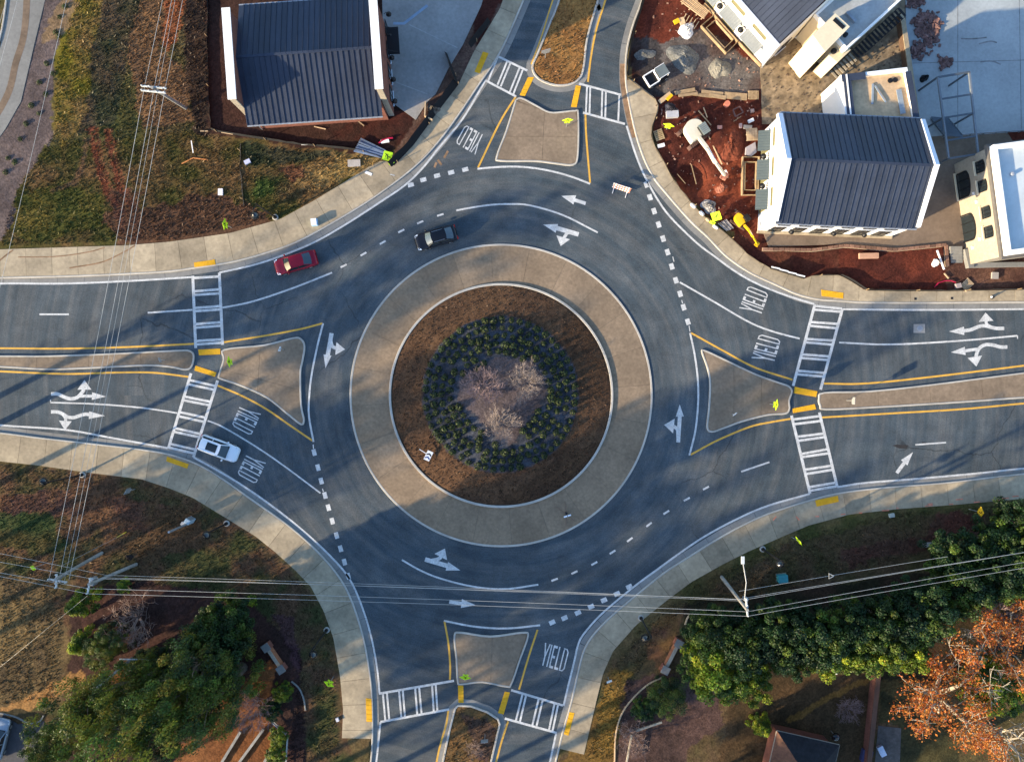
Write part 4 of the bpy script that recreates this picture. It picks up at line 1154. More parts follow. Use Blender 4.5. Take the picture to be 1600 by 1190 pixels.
# --- stone building at the right edge
q = [Vector((49.25, 24.1)), Vector((50.75, 12.9))]
e = (q[1] - q[0]).normalized(); nn = Vector((-e.y, e.x))
if nn.x < 0: nn = -nn
b6 = flat_building('stone_building', 'tan stone building with pale flat roof and arched black windows', [tuple(q[0]), tuple(q[1]), tuple(q[1] + nn * 16), tuple(q[0] + nn * 16)], 7.0, m_tan, m_whitepaint, m_memblue, .55, .62)
cor = MB().curb(offset([tuple(q[0]), tuple(q[1]), tuple(q[1] + nn * 16), tuple(q[0] + nn * 16)], -.22, True), .4, 6.3, 6.7, True).build('cornice', M('dark_cornice', (0.11, 0.10, 0.09), .8), b6)
ang = math.atan2(e.y, e.x)
R6 = Matrix.Rotation(ang, 3, 'Z')
def arch_window(s, z0, w, h, rise, mull, name='window'):
    """arched opening standing proud of the west wall; s = distance from the north corner"""
    def P(uu, zz, o): v = q[0] + e * (s + uu) - nn * o; return (v.x, v.y, zz)
    outl = [(-w / 2, z0), (w / 2, z0)] + [(w / 2 * math.cos(t), z0 + h + rise * math.sin(t)) for t in [math.pi * k / 10 for k in range(11)]]
    mb = MB(); m_ = len(outl)
    inner = [(uu * .9, z0 + (zz - z0) * .95 + .05) for uu, zz in outl]
    for k in range(m_):
        j = (k + 1) % m_
        mb.quad(P(*outl[k], .09), P(*outl[j], .09), P(*inner[j], .09), P(*inner[k], .09))
        mb.quad(P(*outl[k], .003), P(*outl[j], .003), P(*outl[j], .09), P(*outl[k], .09))
    for k in range(mull):
        uu = -w / 2 + w * (k + 1) / (mull + 1)
        a_, b_ = P(uu, z0 + .05, .075), P(uu, z0 + h + rise * .8, .075)
        mb.bar(a_, b_, .05)
    fr = mb.build(name, m_black, b6)
    MB().poly([P(uu, zz, .03) for uu, zz in inner]).build('pane', m_glass, fr)
    s_ = MB(); c0 = q[0] + e * s - nn * .12
    s_.box((c0.x, c0.y, z0 - .08), (w + .3, .26, .14), ang).build('sill', m_cream, fr)
for s in (1.5, 3.55, 6.35, 8.45): arch_window(s, 4.1, 1.25, 1.3, .2, 2)
arch_window(2.6, .35, 2.8, 1.7, .7, 2); arch_window(7.3, .1, 3.0, 1.8, .8, 2, 'door')
for s, zz in ((4.95, 3.5), (9.6, 1.7), (4.0, 3.2), (8.9, 3.2)):
    c0 = q[0] + e * s - nn * .12; MB().box((c0.x, c0.y, zz), (.35, .2, .14), ang).build('wall_light', m_whitepaint, b6)
v = at(1581, 272, 7.1); MB().lathe([(.2, 0), (.2, .3), (.1, .34)], (v.x, v.y, 7.0), 10).build('roof_vent', MATS['grey_gutter'], b6)

# --- paved yards (structure)
def yard(name, label, px, z, mat):
    o = MB().prism(gp(px), -.1, z).build(name, mat); tag(o, label, kind='structure'); return o
m_pad = M('grey_pad_concrete', (0.25, 0.245, 0.235), .9, var=.2, scale=.8, fine=.14)
m_lot = M('pale_car_park_concrete', (0.32, 0.345, 0.345), .9, var=.2, scale=.7, fine=.10)
m_paver = M('tan_pavers', (0.20, 0.15, 0.095), .95, var=.5, scale=3.5, fine=.40, fscale=10)
m_plaza = M('brown_plaza_concrete', (0.17, 0.125, 0.09), .92, var=.2, scale=1.5, fine=.16)
yard('parking_pad', 'grey concrete parking pad beside the brick building', [(596, -60), (772, -60), (752, 10), (724, 70), (701, 108), (681, 148), (668, 160), (650, 188), (617, 164), (600, 100)], .155, m_pad)
yard('car_park', 'wide pale grey concrete car park at the top right', [(1412, -60), (1720, -60), (1720, 208), (1600, 205), (1480, 213), (1437, 217), (1430, 180), (1415, 60)], .165, m_lot)
yard('paved_yard', 'tan speckled yard between the two white buildings', [(1187, 103), (1260, 20), (1412, -40), (1414, 60), (1432, 190), (1190, 195)], .16, m_paver)
yard('plaza', 'brown concrete plaza beside the stone building', [(1437, 216), (1480, 212), (1570, 205), (1600, 250), (1600, 392), (1505, 388), (1478, 388), (1478, 381), (1396, 389), (1318, 382), (1200, 386), (1190, 358), (1430, 360)], .172, m_plaza)
yard('driveway', 'pale concrete driveway with a rusty stain at the left edge', [(18, -60), (76, -60), (72, 0), (55, 70), (34, 160), (10, 202), (-60, 300), (-60, 190), (0, 83), (12, 20)], .14, M('stained_driveway', (0.19, 0.185, 0.17), .9, var=.2, scale=.8, fine=.14))
mb = MB().ribbon(gp(smooth([(44, -60), (43, 10), (38, 60), (26, 100), (15, 145), (-10, 190), (-40, 230)], 5)), .75, .146); st_o = mb.flat('rust_stain', M('rust_stain', (0.15, 0.105, 0.07), .9, var=.35, scale=2, fine=.2), bpy.data.objects['driveway'])
MB().curb(gp(smooth([(16, -60), (12, 0), (-5, 80), (-60, 160)], 5)), .2, -.1, .26).build('kerb', m_kerb, bpy.data.objects['driveway'])
yard('drive', 'dark asphalt drive in the bottom left corner', [(-60, 1112), (2, 1112), (30, 1130), (70, 1125), (72, 1160), (64, 1260), (-60, 1260)], .14, M('old_drive_asphalt', (0.055, 0.055, 0.062), .9, var=.2, fine=.2))
yard('patio', 'small grey patio at the bottom right', [(1371, 1132), (1407, 1136), (1402, 1260), (1360, 1260)], .15, M('patio_stone', (0.075, 0.07, 0.065), .9, var=.3, scale=4, fine=.3))
# joints and painted lines on the pads
jl = M('blue_chalk_line', (0.22, 0.30, 0.40), .9)
for pts, par in (([(640, 40), (715, 76)], 'parking_pad'), ([(620, 130), (668, 148)], 'parking_pad')):
    MB().ribbon(gp(pts), .10, .160).flat('slab_joint', M('pale_joint', (0.33, 0.33, 0.32), .9), bpy.data.objects[par])
MB().ribbon(gp([(615, 38), (632, 38), (668, 10)]), .3, .161).flat('chalk_line', jl, bpy.data.objects['parking_pad'])
for pts in ([(1528, 70), (1545, 66), (1556, 68)], [(1530, 98), (1548, 97), (1562, 102)], [(1500, 62), (1520, 62), (1540, 60)]):
    MB().ribbon(gp(smooth(pts, 5)), .16, .169).flat('tyre_mark', M('tyre_mark', (0.17, 0.17, 0.17), .95, var=.4, scale=6), bpy.data.objects['car_park'])
for pts in ([(1495, -60), (1495, 205)], [(1590, -60), (1594, 203)], [(1425, 100), (1720, 92)]):
    MB().ribbon(gp(pts), .07, .1705).flat('slab_joint', MATS['tyre_mark'], bpy.data.objects['car_park'])

# --- steel frame with a stair under it
sf = thing('steel_pergola', 'open grey steel post-and-beam frame beside the long wall', 'steel frame')
fc = [at(1465, 121, 4.1), at(1514, 113, 4.1), at(1528, 241, 4.1), at(1482, 248, 4.1)]
def lp(a, b, t): return fc[a].lerp(fc[b], t)
for i in range(4): MB().bar(fc[i], fc[(i + 1) % 4], .18, .22).build('beam', M('grey_beam_steel', (0.18, 0.20, 0.22), .5, .3) if i in (1, 3) else M('dark_steel', (0.10, 0.12, 0.14), .5, .3), sf)
for t in (.27, .5, .78): MB().bar(lp(0, 3, t), lp(1, 2, t), .16, .2).build('beam', MATS['dark_steel'], sf)
for a, b, t in ((0, 3, 0), (0, 3, .5), (0, 3, 1), (1, 2, 0), (1, 2, .5), (1, 2, 1)):
    p = lp(a, b, t); MB().bar((p.x, p.y, 0), (p.x, p.y, 4.0), .16).build('post', MATS['dark_steel'], sf)
rl = thing('railing', 'grey steel railing running right from the steel frame', 'railing')
a, b = at(1480, 211, 1.1), at(1660, 199, 1.1)
MB().bar(a, b, .1, .1).build('top_rail', m_steel, rl)
MB().bar(a - Vector((0, 0, .55)), b - Vector((0, 0, .55)), .05).build('mid_rail', m_steel, rl)
for k in range(10):
    p = a.lerp(b, k / 9); MB().bar((p.x, p.y, .1), (p.x, p.y, 1.1), .07).build('post', m_steel, rl)
ss = thing('outdoor_stair', 'dark slatted stair under the steel frame', 'stair')
for k in range(9):
    p = at(1468 + k * .9, 186 + k * 4.2, .2); MB().box((p.x, p.y, .3 + .22 * k), (2.0, .26, .06), -.1).build('tread', MATS['dark_steel'], ss)
for dx in (-1.0, 1.0):
    p, r = at(1468, 186, .2), at(1475.2, 219.6, .2); MB().bar((p.x + dx, p.y, .2), (r.x + dx, r.y, 1.98), .06, .2).build('stringer', MATS['dark_steel'], ss)
# --- steps, side walls and edging on the south side of the plaza
sp_ = thing('concrete_steps', 'flight of grey concrete steps leading down from the plaza', 'steps')
for k in range(6):
    p, r = at(1481 + k * 1.2, 388.5 + k * 4.9, .1), at(1499.5 + k * 1.2, 388.5 + k * 4.9, .1)
    MB().bar((p.x, p.y, .35 - .13 * k), (r.x, r.y, .35 - .13 * k), .36, .5).build('tread', m_gutter, sp_)
cw = thing('cheek_wall', 'stepped grey concrete wall right of the steps', 'wall')
MB().prism(gp([(1501, 391), (1514, 390), (1516, 419), (1508, 420)]), -.1, .75).build('wall', m_gutter, cw)
MB().prism(gp([(1516.5, 411.5), (1720, 409), (1720, 415), (1516.5, 419)]), -.1, .6).build('wall', m_gutter, cw)
bw = thing('brick_edging', 'low brick edging wall bounding the plaza above the clay trench', 'wall')
run = resample(gp([(1190, 390), (1270, 391), (1318, 384.5), (1396, 391), (1476, 383), (1478, 417)]), .6)
mbk = MB().box((0, 0, 0), (.55, .32, .22)).mesh('brick', M('edging_brick', (0.20, 0.11, 0.075), .9, var=.2, fine=.2, rnd=.3))
for a, b in zip(run, run[1:]):
    inst('brick', mbk, bw, ((a[0] + b[0]) / 2, (a[1] + b[1]) / 2, .26), (0, 0, math.atan2(b[1] - a[1], b[0] - a[0])))
MB().curb(run, .4, -.2, .14).build('footing', m_conc, bw)

# --- planter footings (unfinished) by the two white buildings
def footing(label, corners, w=.16):
    t = thing('planter_footing', label, 'footing')
    c = [Vector(g2(*p)) for p in corners]
    cen = sum(c, Vector((0, 0))) / len(c)
    MB().curb([tuple(v) for v in c], w, -.1, .55, True).build('outer_form', m_wood, t)
    MB().curb([tuple(cen + (v - cen) * .74) for v in c], w, -.1, .5, True).build('inner_form', m_wood, t)
    return t
footing('rectangular wooden planter form under the diagonal building wall', [(1094, 43.5), (1114, 26.5), (1151, 68), (1133, 86)])
footing('rectangular wooden planter form under the middle green-grey awning', [(1159, 247), (1184, 247), (1182, 306), (1158, 306)])
t = thing('wall_form', 'long timber form board along the foot of the diagonal white wall', 'timber')
for a, b in (((1099, 9), (1114, 25)), ((1152, 69), (1187, 105))):
    MB().bar((*g2(*a), .3), (*g2(*b), .3), .12, .6).build('board', m_wood, t)

# --- house at the bottom edge
hz = 3.2
hA, hB = at(1214, 1141, hz), at(1311, 1163, hz)
ex = (hB - hA).normalized(); ey = Vector((ex.y, -ex.x, 0))
hs = thing('brick_house', 'brick house with hipped shingle roof cut by the bottom edge', 'house')
Lh, Dh = 6.9, 13.0
c = [hA, hA + ex * Lh, hA + ex * Lh + ey * Dh, hA + ey * Dh]
inn = .45
w_ = [hA + (ex + ey) * inn, hA + ex * (Lh - inn) + ey * inn, hA + ex * (Lh - inn) + ey * (Dh - inn), hA + ex * inn + ey * (Dh - inn)]
MB().prism([(p.x, p.y) for p in w_], -.2, hz).build('wall', m_redbrick, hs)
r1, r2 = hA + ex * Lh / 2 + ey * 3.5 + Vector((0, 0, 2.4)), hA + ex * Lh / 2 + ey * (Dh - 3.5) + Vector((0, 0, 2.4))
m_shin_lit = M('lit_shingle', (0.12, 0.058, 0.036), .9, var=.25, scale=4, fine=.3)  # same shingles throughout: sunlit tone painted on the west slope
m_shin_shaded = M('shaded_shingle', (0.02, 0.02, 0.022), .9, var=.25, scale=4, fine=.3)  # shaded tone painted on the other slopes
roofm = MB(); roofm.poly([c[3], c[0], r1, r2]); roofm.build('roof_slope', m_shin_lit, hs)
roofm = MB(); roofm.poly([c[0], c[1], r1]); roofm.build('roof_slope', m_shin_shaded, hs)
roofm = MB(); roofm.poly([c[1], c[2], r2, r1]).poly([c[2], c[3], r2]); roofm.build('roof_slope', m_shin_shaded, hs)
for i in range(4): MB().bar(c[i] - Vector((0, 0, .09)), c[(i + 1) % 4] - Vector((0, 0, .09)), .09, .12).build('fascia', m_tan, hs)
gw = thing('brick_garden_wall', 'tall narrow brick garden wall dividing the two back gardens', 'wall')
a, b = at(1374, 1038, 1.5), at(1362, 1150, 1.5)
bdir = (b - a).normalized()
MB().bar((a.x, a.y, .7), (b.x + bdir.x * 4, b.y + bdir.y * 4, .7), .3, 1.6).build('wall', m_redbrick, gw)
MB().bar((a.x, a.y, 1.55), (b.x + bdir.x * 4, b.y + bdir.y * 4, 1.55), .5, .12).build('coping', M('brown_coping', (0.10, 0.055, 0.038), .9, rnd=.1), gw)
# small brick entrance walls by the two corner gardens
def entrance_wall(label, p, q, z=.9):
    t = thing('entrance_wall', label, 'wall')
    a, b = at(*p, z), at(*q, z)
    MB().bar((a.x, a.y, z / 2), (b.x, b.y, z / 2), .42, z + .2).build('wall', M('orange_brick', (0.30, 0.12, 0.06), .9, var=.2, fine=.25), t)
    MB().bar((a.x, a.y, z + .14), (b.x, b.y, z + .14), .36, .1).build('coping', m_tan, t)
    for s, v in enumerate((a, b)):
        pl = MB().box((v.x, v.y, z / 2 + .1), (.75, .75, z + .4), math.atan2(b.y - a.y, b.x - a.x)).build('pillar', m_redbrick, t)
        MB().box((v.x, v.y, z + .34), (.86, .86, .1), math.atan2(b.y - a.y, b.x - a.x)).build('cap', m_gutter, pl)
    return t
entrance_wall('angled brick entrance wall with capped pillars in the south-west corner garden', (417, 1010), (440, 1044))
entrance_wall('red brick entrance wall leaning beside the evergreens in the south-east garden', (1060, 1004), (1039, 1045))
# ------------------------------------------------------------------ cars
def car_paint(name, rgb, metal=0.2):
    return M(name, rgb, 0.36, metal, var=.03, fine=.02, spec=.3, coat=.25)
m_chrome = M('chrome', (0.6, 0.6, 0.6), .15, .9, var=.02, fine=.02)
m_lamp = M('headlamp_lens', (0.75, 0.77, 0.78), .1, .3, var=.05, fine=.03, spec=.6)
m_tail = M('tail_lamp', (0.35, 0.01, 0.01), .2, 0, var=.05, fine=.03)
m_glass_sky = M('car_glass', (0.02, 0.035, 0.04), .05, 0, var=.02, fine=.01, spec=.9)

def make_car(name, label, px, py, deg, L, W, Ht, paint, st, sunroof=False, rails=False):
    """st: x of hood end, windscreen top, roof end, rear glass end (fractions from the front)"""
    x, y = g2(px, py)
    t = thing(name, label, 'car', (x, y, 0.006), math.radians(deg))
    hw = W / 2
    belt = Ht * .62
    # lower body: stations from the nose to the tail, half width and deck height
    S = [(0.0, .62, .42, .34), (0.015, .78, .62, .30), (0.05, .90, .74, .24), (0.12, .965, .80, .22), (0.22, .99, .87, .20), (st[0], 1.0, .95, .20),
         (.5, 1.0, .98, .20), (.7, 1.0, 1.0, .20), (st[3] - .03, .99, 1.02, .20), (.94, .95, 1.0, .24), (.975, .88, .93, .30), (.993, .78, .78, .34), (1.0, .66, .55, .38)]
    mb = MB(); mb.smooth = True
    n = 13
    for f, w, d_, lo in S:
        X = L / 2 - f * L; w_ = hw * w; top = belt * d_
        prof = [(-.86 * w_, lo), (-.97 * w_, lo + .1), (-w_, top * .62), (-.985 * w_, top * .84), (-.93 * w_, top * .965), (-.80 * w_, top), (0, top + .035), (.80 * w_, top), (.93 * w_, top * .965), (.985 * w_, top * .84), (w_, top * .62), (.97 * w_, lo + .1), (.86 * w_, lo)]
        mb.v += [(X, yy, max(zz, lo)) for yy, zz in prof]
    for i in range(len(S) - 1):
        for k in range(n - 1):
            mb.f.append((i * n + k, (i + 1) * n + k, (i + 1) * n + k + 1, i * n + k + 1))
        mb.f.append((i * n + n - 1, (i + 1) * n + n - 1, (i + 1) * n, i * n))
    mb.f.append(tuple(range(n))); mb.f.append(tuple((len(S) - 1) * n + k for k in range(n - 1, -1, -1)))
    body = mb.build('body', paint, t)
    X = [L / 2 - f * L for f in st]           # hood end, screen top, roof end, rear glass end
    bz = belt * .97
    wb, wr = hw * .86, hw * .66               # half widths at belt and roof
    A = [(X[0], wb * .93, bz), (X[1], wr, Ht - .05), (X[2], wr * .97, Ht - .05), (X[3], wb * .88, bz + .02)]
    # windscreen, rear glass (curved across), side glass, roof
    def glass(name, p, q, bow):
        m = MB(); m.smooth = True; K = 6
        for k in range(K + 1):
            u = -1 + 2 * k / K
            for c, e in ((p, bow), (q, bow * .6)):
                m.v.append((c[0] + e * (1 - u * u), u * c[1] * .97, c[2] + .02 * (1 - u * u)))
        for k in range(K): m.f.append((2 * k, 2 * k + 1, 2 * k + 3, 2 * k + 2))
        return m.build(name, m_glass_sky, t)
    glass('windscreen', A[0], A[1], .12); glass('rear_window', A[3], A[2], -.10)
    for s in (-1, 1):
        m = MB(); m.poly([(A[0][0] - .12, s * (wb + .02), bz), (A[1][0] - .04, s * (wr + .015), Ht - .1), (A[2][0] + .05, s * (wr * .97 + .015), Ht - .1), (A[3][0] + .18, s * (wb * .95 + .01), bz)])
        sw = m.build('side_window', m_glass, t)
        MB().bar((X[1] - (X[1] - X[2]) * .52, s * (wb + .025), bz), (X[1] - (X[1] - X[2]) * .48, s * (wr + .02), Ht - .1), .07, .03).build('pillar', paint, sw)
        # roof side rails that also form the pillars
        MB().tube([(A[0][0], s * wb * .95, bz), (A[1][0], s * (wr + .005), Ht - .065), ((A[1][0] + A[2][0]) / 2, s * (wr + .01), Ht - .045), (A[2][0], s * wr * .98, Ht - .065), (A[3][0], s * wb * .9, bz)], .05, 6).build('roof_pillar', paint, t)
        mr = MB(); mr.smooth = True
        mr.box((X[0] - .18, s * (hw + .10), bz + .06), (.16, .22, .15)).build('door_mirror', paint, t)
        # wheels
        for fx in (.185, .80):
            wx = L / 2 - fx * L
            tm = MB().tube([(wx, s * (hw - .20), .335), (wx, s * (hw + .005), .335)], .335, 18).build('tyre', m_rubber, t)
            MB().tube([(wx, s * (hw + .004), .335), (wx, s * (hw + .014), .335)], .22, 14).build('rim', m_steel, tm)
        hl = MB(); hl.smooth = True
        hl.v = [(L / 2 - .03 * L, s * hw * .58, belt * .66), (L / 2 - .035 * L, s * hw * .86, belt * .64), (L / 2 - .115 * L, s * hw * .955, belt * .75), (L / 2 - .10 * L, s * hw * .80, belt * .80)]
        hl.f = [(0, 1, 2, 3)]; hl.v = [(a_ + .012, b_ * 1.012, c_ + .03) for a_, b_, c_ in hl.v]
        hl.build('headlight', m_lamp, t)
        MB().box((-L / 2 + .05, s * hw * .70, belt * .78), (.14, hw * .36, .16)).build('tail_light', m_tail, t)
    roof = MB(); roof.smooth = True; K, J = 6, 6
    for i in range(J + 1):
        for k in range(K + 1):
            u, v = -1 + 2 * k / K, i / J
            ww = A[1][1] * (1 - v) + A[2][1] * v
            roof.v.append((A[1][0] + (A[2][0] - A[1][0]) * v + .07 * (1 - u * u) * (1 - 2 * v), u * ww, Ht - .05 + .055 * (1 - u * u) * (0.6 + .4 * math.sin(math.pi * v))))
    for i in range(J):
        for k in range(K): roof.f.append((i * (K + 1) + k, (i + 1) * (K + 1) + k, (i + 1) * (K + 1) + k + 1, i * (K + 1) + k + 1))
    rf = roof.build('roof', paint, t)
    if sunroof:
        xs, xe = X[1] - .28, X[1] - .28 - sunroof
        m = MB(); KK = 5
        for k in range(KK + 1):
            u = -1 + 2 * k / KK
            m.v += [(xs, u * wr * .72, Ht + .013 - .035 * u * u), (xe, u * wr * .72, Ht + .013 - .035 * u * u)]
        for k in range(KK): m.f.append((2 * k, 2 * k + 1, 2 * k + 3, 2 * k + 2))
        m.build('sunroof', m_glass, rf)
    MB().box((X[0] + .06, 0, bz + .012), (.13, wb * 1.75, .03)).build('cowl', m_black, t)
    MB().box((L / 2 - .012 * L, 0, belt * .42), (.06, hw * 1.1, .16)).build('grille', m_black, t)
    if rails:
        for s in (-1, 1): MB().tube([(X[1] - .15, s * wr * .93, Ht + .0), (X[2] + .2, s * wr * .92, Ht + .0)], .022, 6).build('roof_rail', m_chrome, rf)
    return t
make_car('red_car', 'dark red saloon car with a dark rear window on the north-west lane', 464.5, 411.5, 195, 4.85, 1.84, 1.45, car_paint('dark_red_paint', (0.24, 0.003, 0.018)), (.27, .40, .70, .865))
make_car('black_car', 'black car with chrome trim beside the central island', 682, 373, 196, 4.75, 1.86, 1.47, car_paint('black_paint', (0.007, 0.008, 0.012)), (.28, .41, .74, .90), rails=True)
make_car('white_car', 'white hatchback with a black sunroof waiting at the west crossing', 345.5, 699.5, -21, 4.55, 1.86, 1.62, car_paint('white_paint', (0.72, 0.75, 0.78), 0.0), (.27, .42, .90, .975), sunroof=1.2)
make_car('silver_car', 'silver car cut by the left edge on the corner drive', 3, 1150, 76, 4.7, 1.84, 1.46, car_paint('silver_blue_paint', (0.30, 0.36, 0.43), .4), (.27, .40, .70, .87))

# ------------------------------------------------------------------ traffic signs
m_lime = M('fluorescent_lime', (0.56, 0.84, 0.02), .6, var=.03, fine=.02)
m_amber = M('warning_amber', (0.86, 0.50, 0.02), .6, var=.03, fine=.02)
m_alu = M('bare_aluminium', (0.42, 0.43, 0.42), .5, .5, var=.08, fine=.04)
m_ink = M('sign_ink', (0.01, 0.01, 0.01), .8, var=.02, fine=.02)
m_signwhite = M('sign_white', (0.78, 0.78, 0.78), .6, var=.03, fine=.02)
m_signblue = M('sign_blue', (0.02, 0.06, 0.22), .6)
PED = [[(-.02, .30, .065, 'c')], [(-.05, .22), (.06, .22), (.07, -.02), (-.05, -.02)], [(-.05, -.02), (.03, -.02), (-.10, -.36), (-.19, -.34)], [(.0, -.02), (.07, -.02), (.16, -.20), (.20, -.36), (.12, -.36), (.09, -.21)],
       [(.04, .21), (.07, .16), (.19, .04), (.22, .08), (.10, .20)], [(-.05, .21), (-.05, .14), (-.14, .10), (-.21, -.02), (-.25, .0), (-.18, .14)]]
ARROW = [[(-.04, .02), (.02, .06), (.16, -.10), (.10, -.15)], [(.20, -.22), (.02, -.16), (.20, -.02)]]
WIND = [[(-.05, -.30), (.05, -.30), (.05, -.12), (-.05, -.12)], [(-.05, -.12), (.05, -.14), (.14, .02), (.04, .05)], [(.04, .03), (.14, .03), (.02, .20), (-.06, .16)], [(-.14, .15), (.10, .15), (-.02, .34)]]

def diamond_sign(name, label, px, py, face, z=2.35, size=.92, col=None, sym=PED, plaque=True, diamond=True, tilt=0.0, roll=0.0, base=None):
    """board whose front looks along the compass angle `face` (deg from +x); tilt leans the whole sign back"""
    v = at(px, py, z)
    t = thing(name, label, 'road sign', (v.x, v.y, 0))
    a = math.radians(face)
    t.rotation_euler = (0, 0, a)
    # local frame: +x is the front; tilt about local y
    R = Matrix.Rotation(-math.radians(tilt), 3, 'Y')
    piv = Vector((0, 0, z))
    def W(y, zz, x=0.0): return tuple(piv + R @ Vector((x, y, zz)))
    h = size / 2
    cr = .06
    sq = []
    for cx_, cy_, a0 in ((h - cr, h - cr, 0), (-h + cr, h - cr, 90), (-h + cr, -h + cr, 180), (h - cr, -h + cr, 270)):
        for k in range(4):
            q = math.radians(a0 + 30 * k); sq.append((cx_ + cr * math.cos(q), cy_ + cr * math.sin(q)))
    rot = math.radians((45 if diamond else 0) + roll)
    c_, s_ = math.cos(rot), math.sin(rot)
    out = [(p[0] * c_ - p[1] * s_, p[0] * s_ + p[1] * c_) for p in sq]
    mb = MB(); n = len(out)
    mb.v = [W(p[0], p[1], .012) for p in out] + [W(p[0], p[1], -.012) for p in out]
    mb.f = [tuple(range(n)), tuple(range(2 * n - 1, n - 1, -1))] + [(i, n + i, n + (i + 1) % n, (i + 1) % n) for i in range(n)]
    bd = mb.build('sign_board', col or m_lime, t)
    if sym:
        ink = MB(); zz = .014
        for poly in sym:
            if len(poly) == 1:
                cx_, cy_, r, _ = poly[0]; pts = [(cx_ + r * math.cos(2 * math.pi * k / 10), cy_ + r * math.sin(2 * math.pi * k / 10)) for k in range(10)]
            else: pts = poly
            rr = math.radians(roll); c2, s2 = math.cos(rr), math.sin(rr)
            ink.poly([W((p[0] * c2 - p[1] * s2) * size * 1.05, (p[0] * s2 + p[1] * c2) * size * 1.05, zz) for p in pts]); zz += .0012
        ink.build('symbol', m_ink, bd)
    mb = MB(); mb.v = [W(p[0], p[1], -.0135) for p in out]; mb.f = [tuple(range(n - 1, -1, -1))]; mb.build('back', m_alu, bd)
    if plaque:
        pz = -size * .86
        pl = MB()
        yy = 0.0
        pl.v = [W(yy + b, pz + c, d_) for d_ in (.010, -.010) for b, c in ((-.32, -.17), (.32, -.17), (.32, .17), (-.32, .17))]
        pl.f = [(0, 1, 2, 3), (7, 6, 5, 4), (0, 4, 5, 1), (1, 5, 6, 2), (2, 6, 7, 3), (3, 7, 4, 0)]
        plo = pl.build('arrow_plaque', col or m_lime, t)
        ar = MB()
        for poly in ARROW: ar.poly([W(p[0] * .9 - .06, pz + p[1] * .8 + .06, .0125) for p in poly])
        ar.build('symbol', m_ink, plo)
    if base is None:
        MB().bar(W(0, size * .6, -.035), (0.0 - .0, 0, -.2) if tilt == 0 else W(0, -z * .98, -.035), .05).build('post', m_alu, t)
    return t
diamond_sign('crossing_sign', 'lime pedestrian crossing sign standing on the north splitter island', 887, 188, -86)
diamond_sign('crossing_sign', 'lime crossing sign on the grass by the north-west pavement, opposite the red car', 351, 350, -4)
diamond_sign('crossing_sign', 'lime crossing sign near the west point of the western splitter island', 358, 565, 6)
diamond_sign('crossing_sign', 'lime crossing sign near the east end of the eastern splitter island', 1213, 632, 172)
diamond_sign('crossing_sign', 'lime sign seen almost edge-on in the grass beside the south-east pavement', 1248, 845, 214, sym=PED, plaque=False)
diamond_sign('crossing_sign', 'lime crossing sign in the grass left of the south road pavement', 514, 1068, 62)
diamond_sign('crossing_sign', 'lime crossing sign at the south end of the southern splitter island', 727, 1058, 84)
diamond_sign('crossing_sign', 'lime sign seen edge-on in the red clay by the white excavator', 1045, 196, -104, z=1.6)
diamond_sign('crossing_sign', 'large lime walking-figure sign leaning back beside the black silt fence', 605.5, 244, -60, z=.95, size=1.02, tilt=52, roll=0, diamond=True, plaque=True)
diamond_sign('crossing_sign', 'lime walking-figure sign leaning back beside the yellow mini excavator', 1119, 338, -115, z=.95, size=1.0, tilt=50, plaque=True)
diamond_sign('warning_sign', 'amber diamond winding-road sign by the right edge above the evergreens', 1532, 800, 176, col=m_amber, sym=WIND, plaque=False)
diamond_sign('marker_sign', 'small lime square marker on the utility pole guy at the left edge', 52, 887, 40, z=2.2, size=.55, sym=None, plaque=False, diamond=False)
# bare sign backs
def panel_sign(label, px, py, face, w, h, z, mat=m_alu, name='traffic_sign', wings=False):
    v = at(px, py, z); t = thing(name, label, 'road sign', (v.x, v.y, 0), math.radians(face))
    MB().box((0, 0, z), (.02, w, h)).build('sign_board', mat, t)
    MB().bar((-.03, 0, -.2), (-.03, 0, z + h / 2), .05).build('post', m_alu, t)
    if wings: MB().box((-.02, w * .1, z - h * .75), (.02, w * .7, h * .4)).build('lower_board', mat, t)
    return t
panel_sign('pale sign back standing in the straw grass of the north median', 853, 80, -75, 1.0, .75, 2.2, m_alu, wings=True)
panel_sign('small pale sign near the top of the western splitter island', 437, 545, 160, .55, .5, 1.6, m_signwhite, wings=True)
panel_sign('pale sign back standing on the east road median', 1334, 626, 178, .8, .6, 2.2, m_alu, wings=True)
panel_sign('small grey sign on the west road median', 250, 562, 20, .5, .5, 1.4)
panel_sign('grey sign back in the grass left of the west crossing', 199, 767, 150, .75, .9, 1.9, wings=True)
panel_sign('small pale sign in the grass by the south-east pavement curve', 952, 1064, 110, .6, .5, 1.7, m_signwhite)
panel_sign('small white sign at the lower right of the eastern splitter island', 1148, 647, 130, .5, .45, 1.2, m_signwhite)
panel_sign('grey sign back behind bare twigs on the south median', 757, 1157, 95, .8, .8, 2.0)
# chevron sign on the central island, knocked back so that it faces the sky
v = at(669, 711, 1.0)
t = thing('chevron_sign', 'white and navy chevron sign lying back in the brown grass of the central island', 'road sign', (v.x, v.y, .75), math.radians(63))
t.rotation_euler = (math.radians(14), math.radians(-8), math.radians(63))
MB().box((0, 0, .3), (1.45, .85, .03)).build('sign_board', m_signwhite, t); t.scale = (.78, .78, .78)
for k in range(2):
    x0 = -.55 + k * .52
    MB().poly([(x0, .36, .319), (x0 + .24, .36, .319), (x0 + .46, 0, .319), (x0 + .24, -.36, .319), (x0, -.36, .319), (x0 + .22, 0, .319)]).build('chevron', m_signblue if k == 0 else m_ink, t)
MB().bar((.1, .1, .25), (.3, 1.55, .1), .08).build('post', m_signwhite, t)

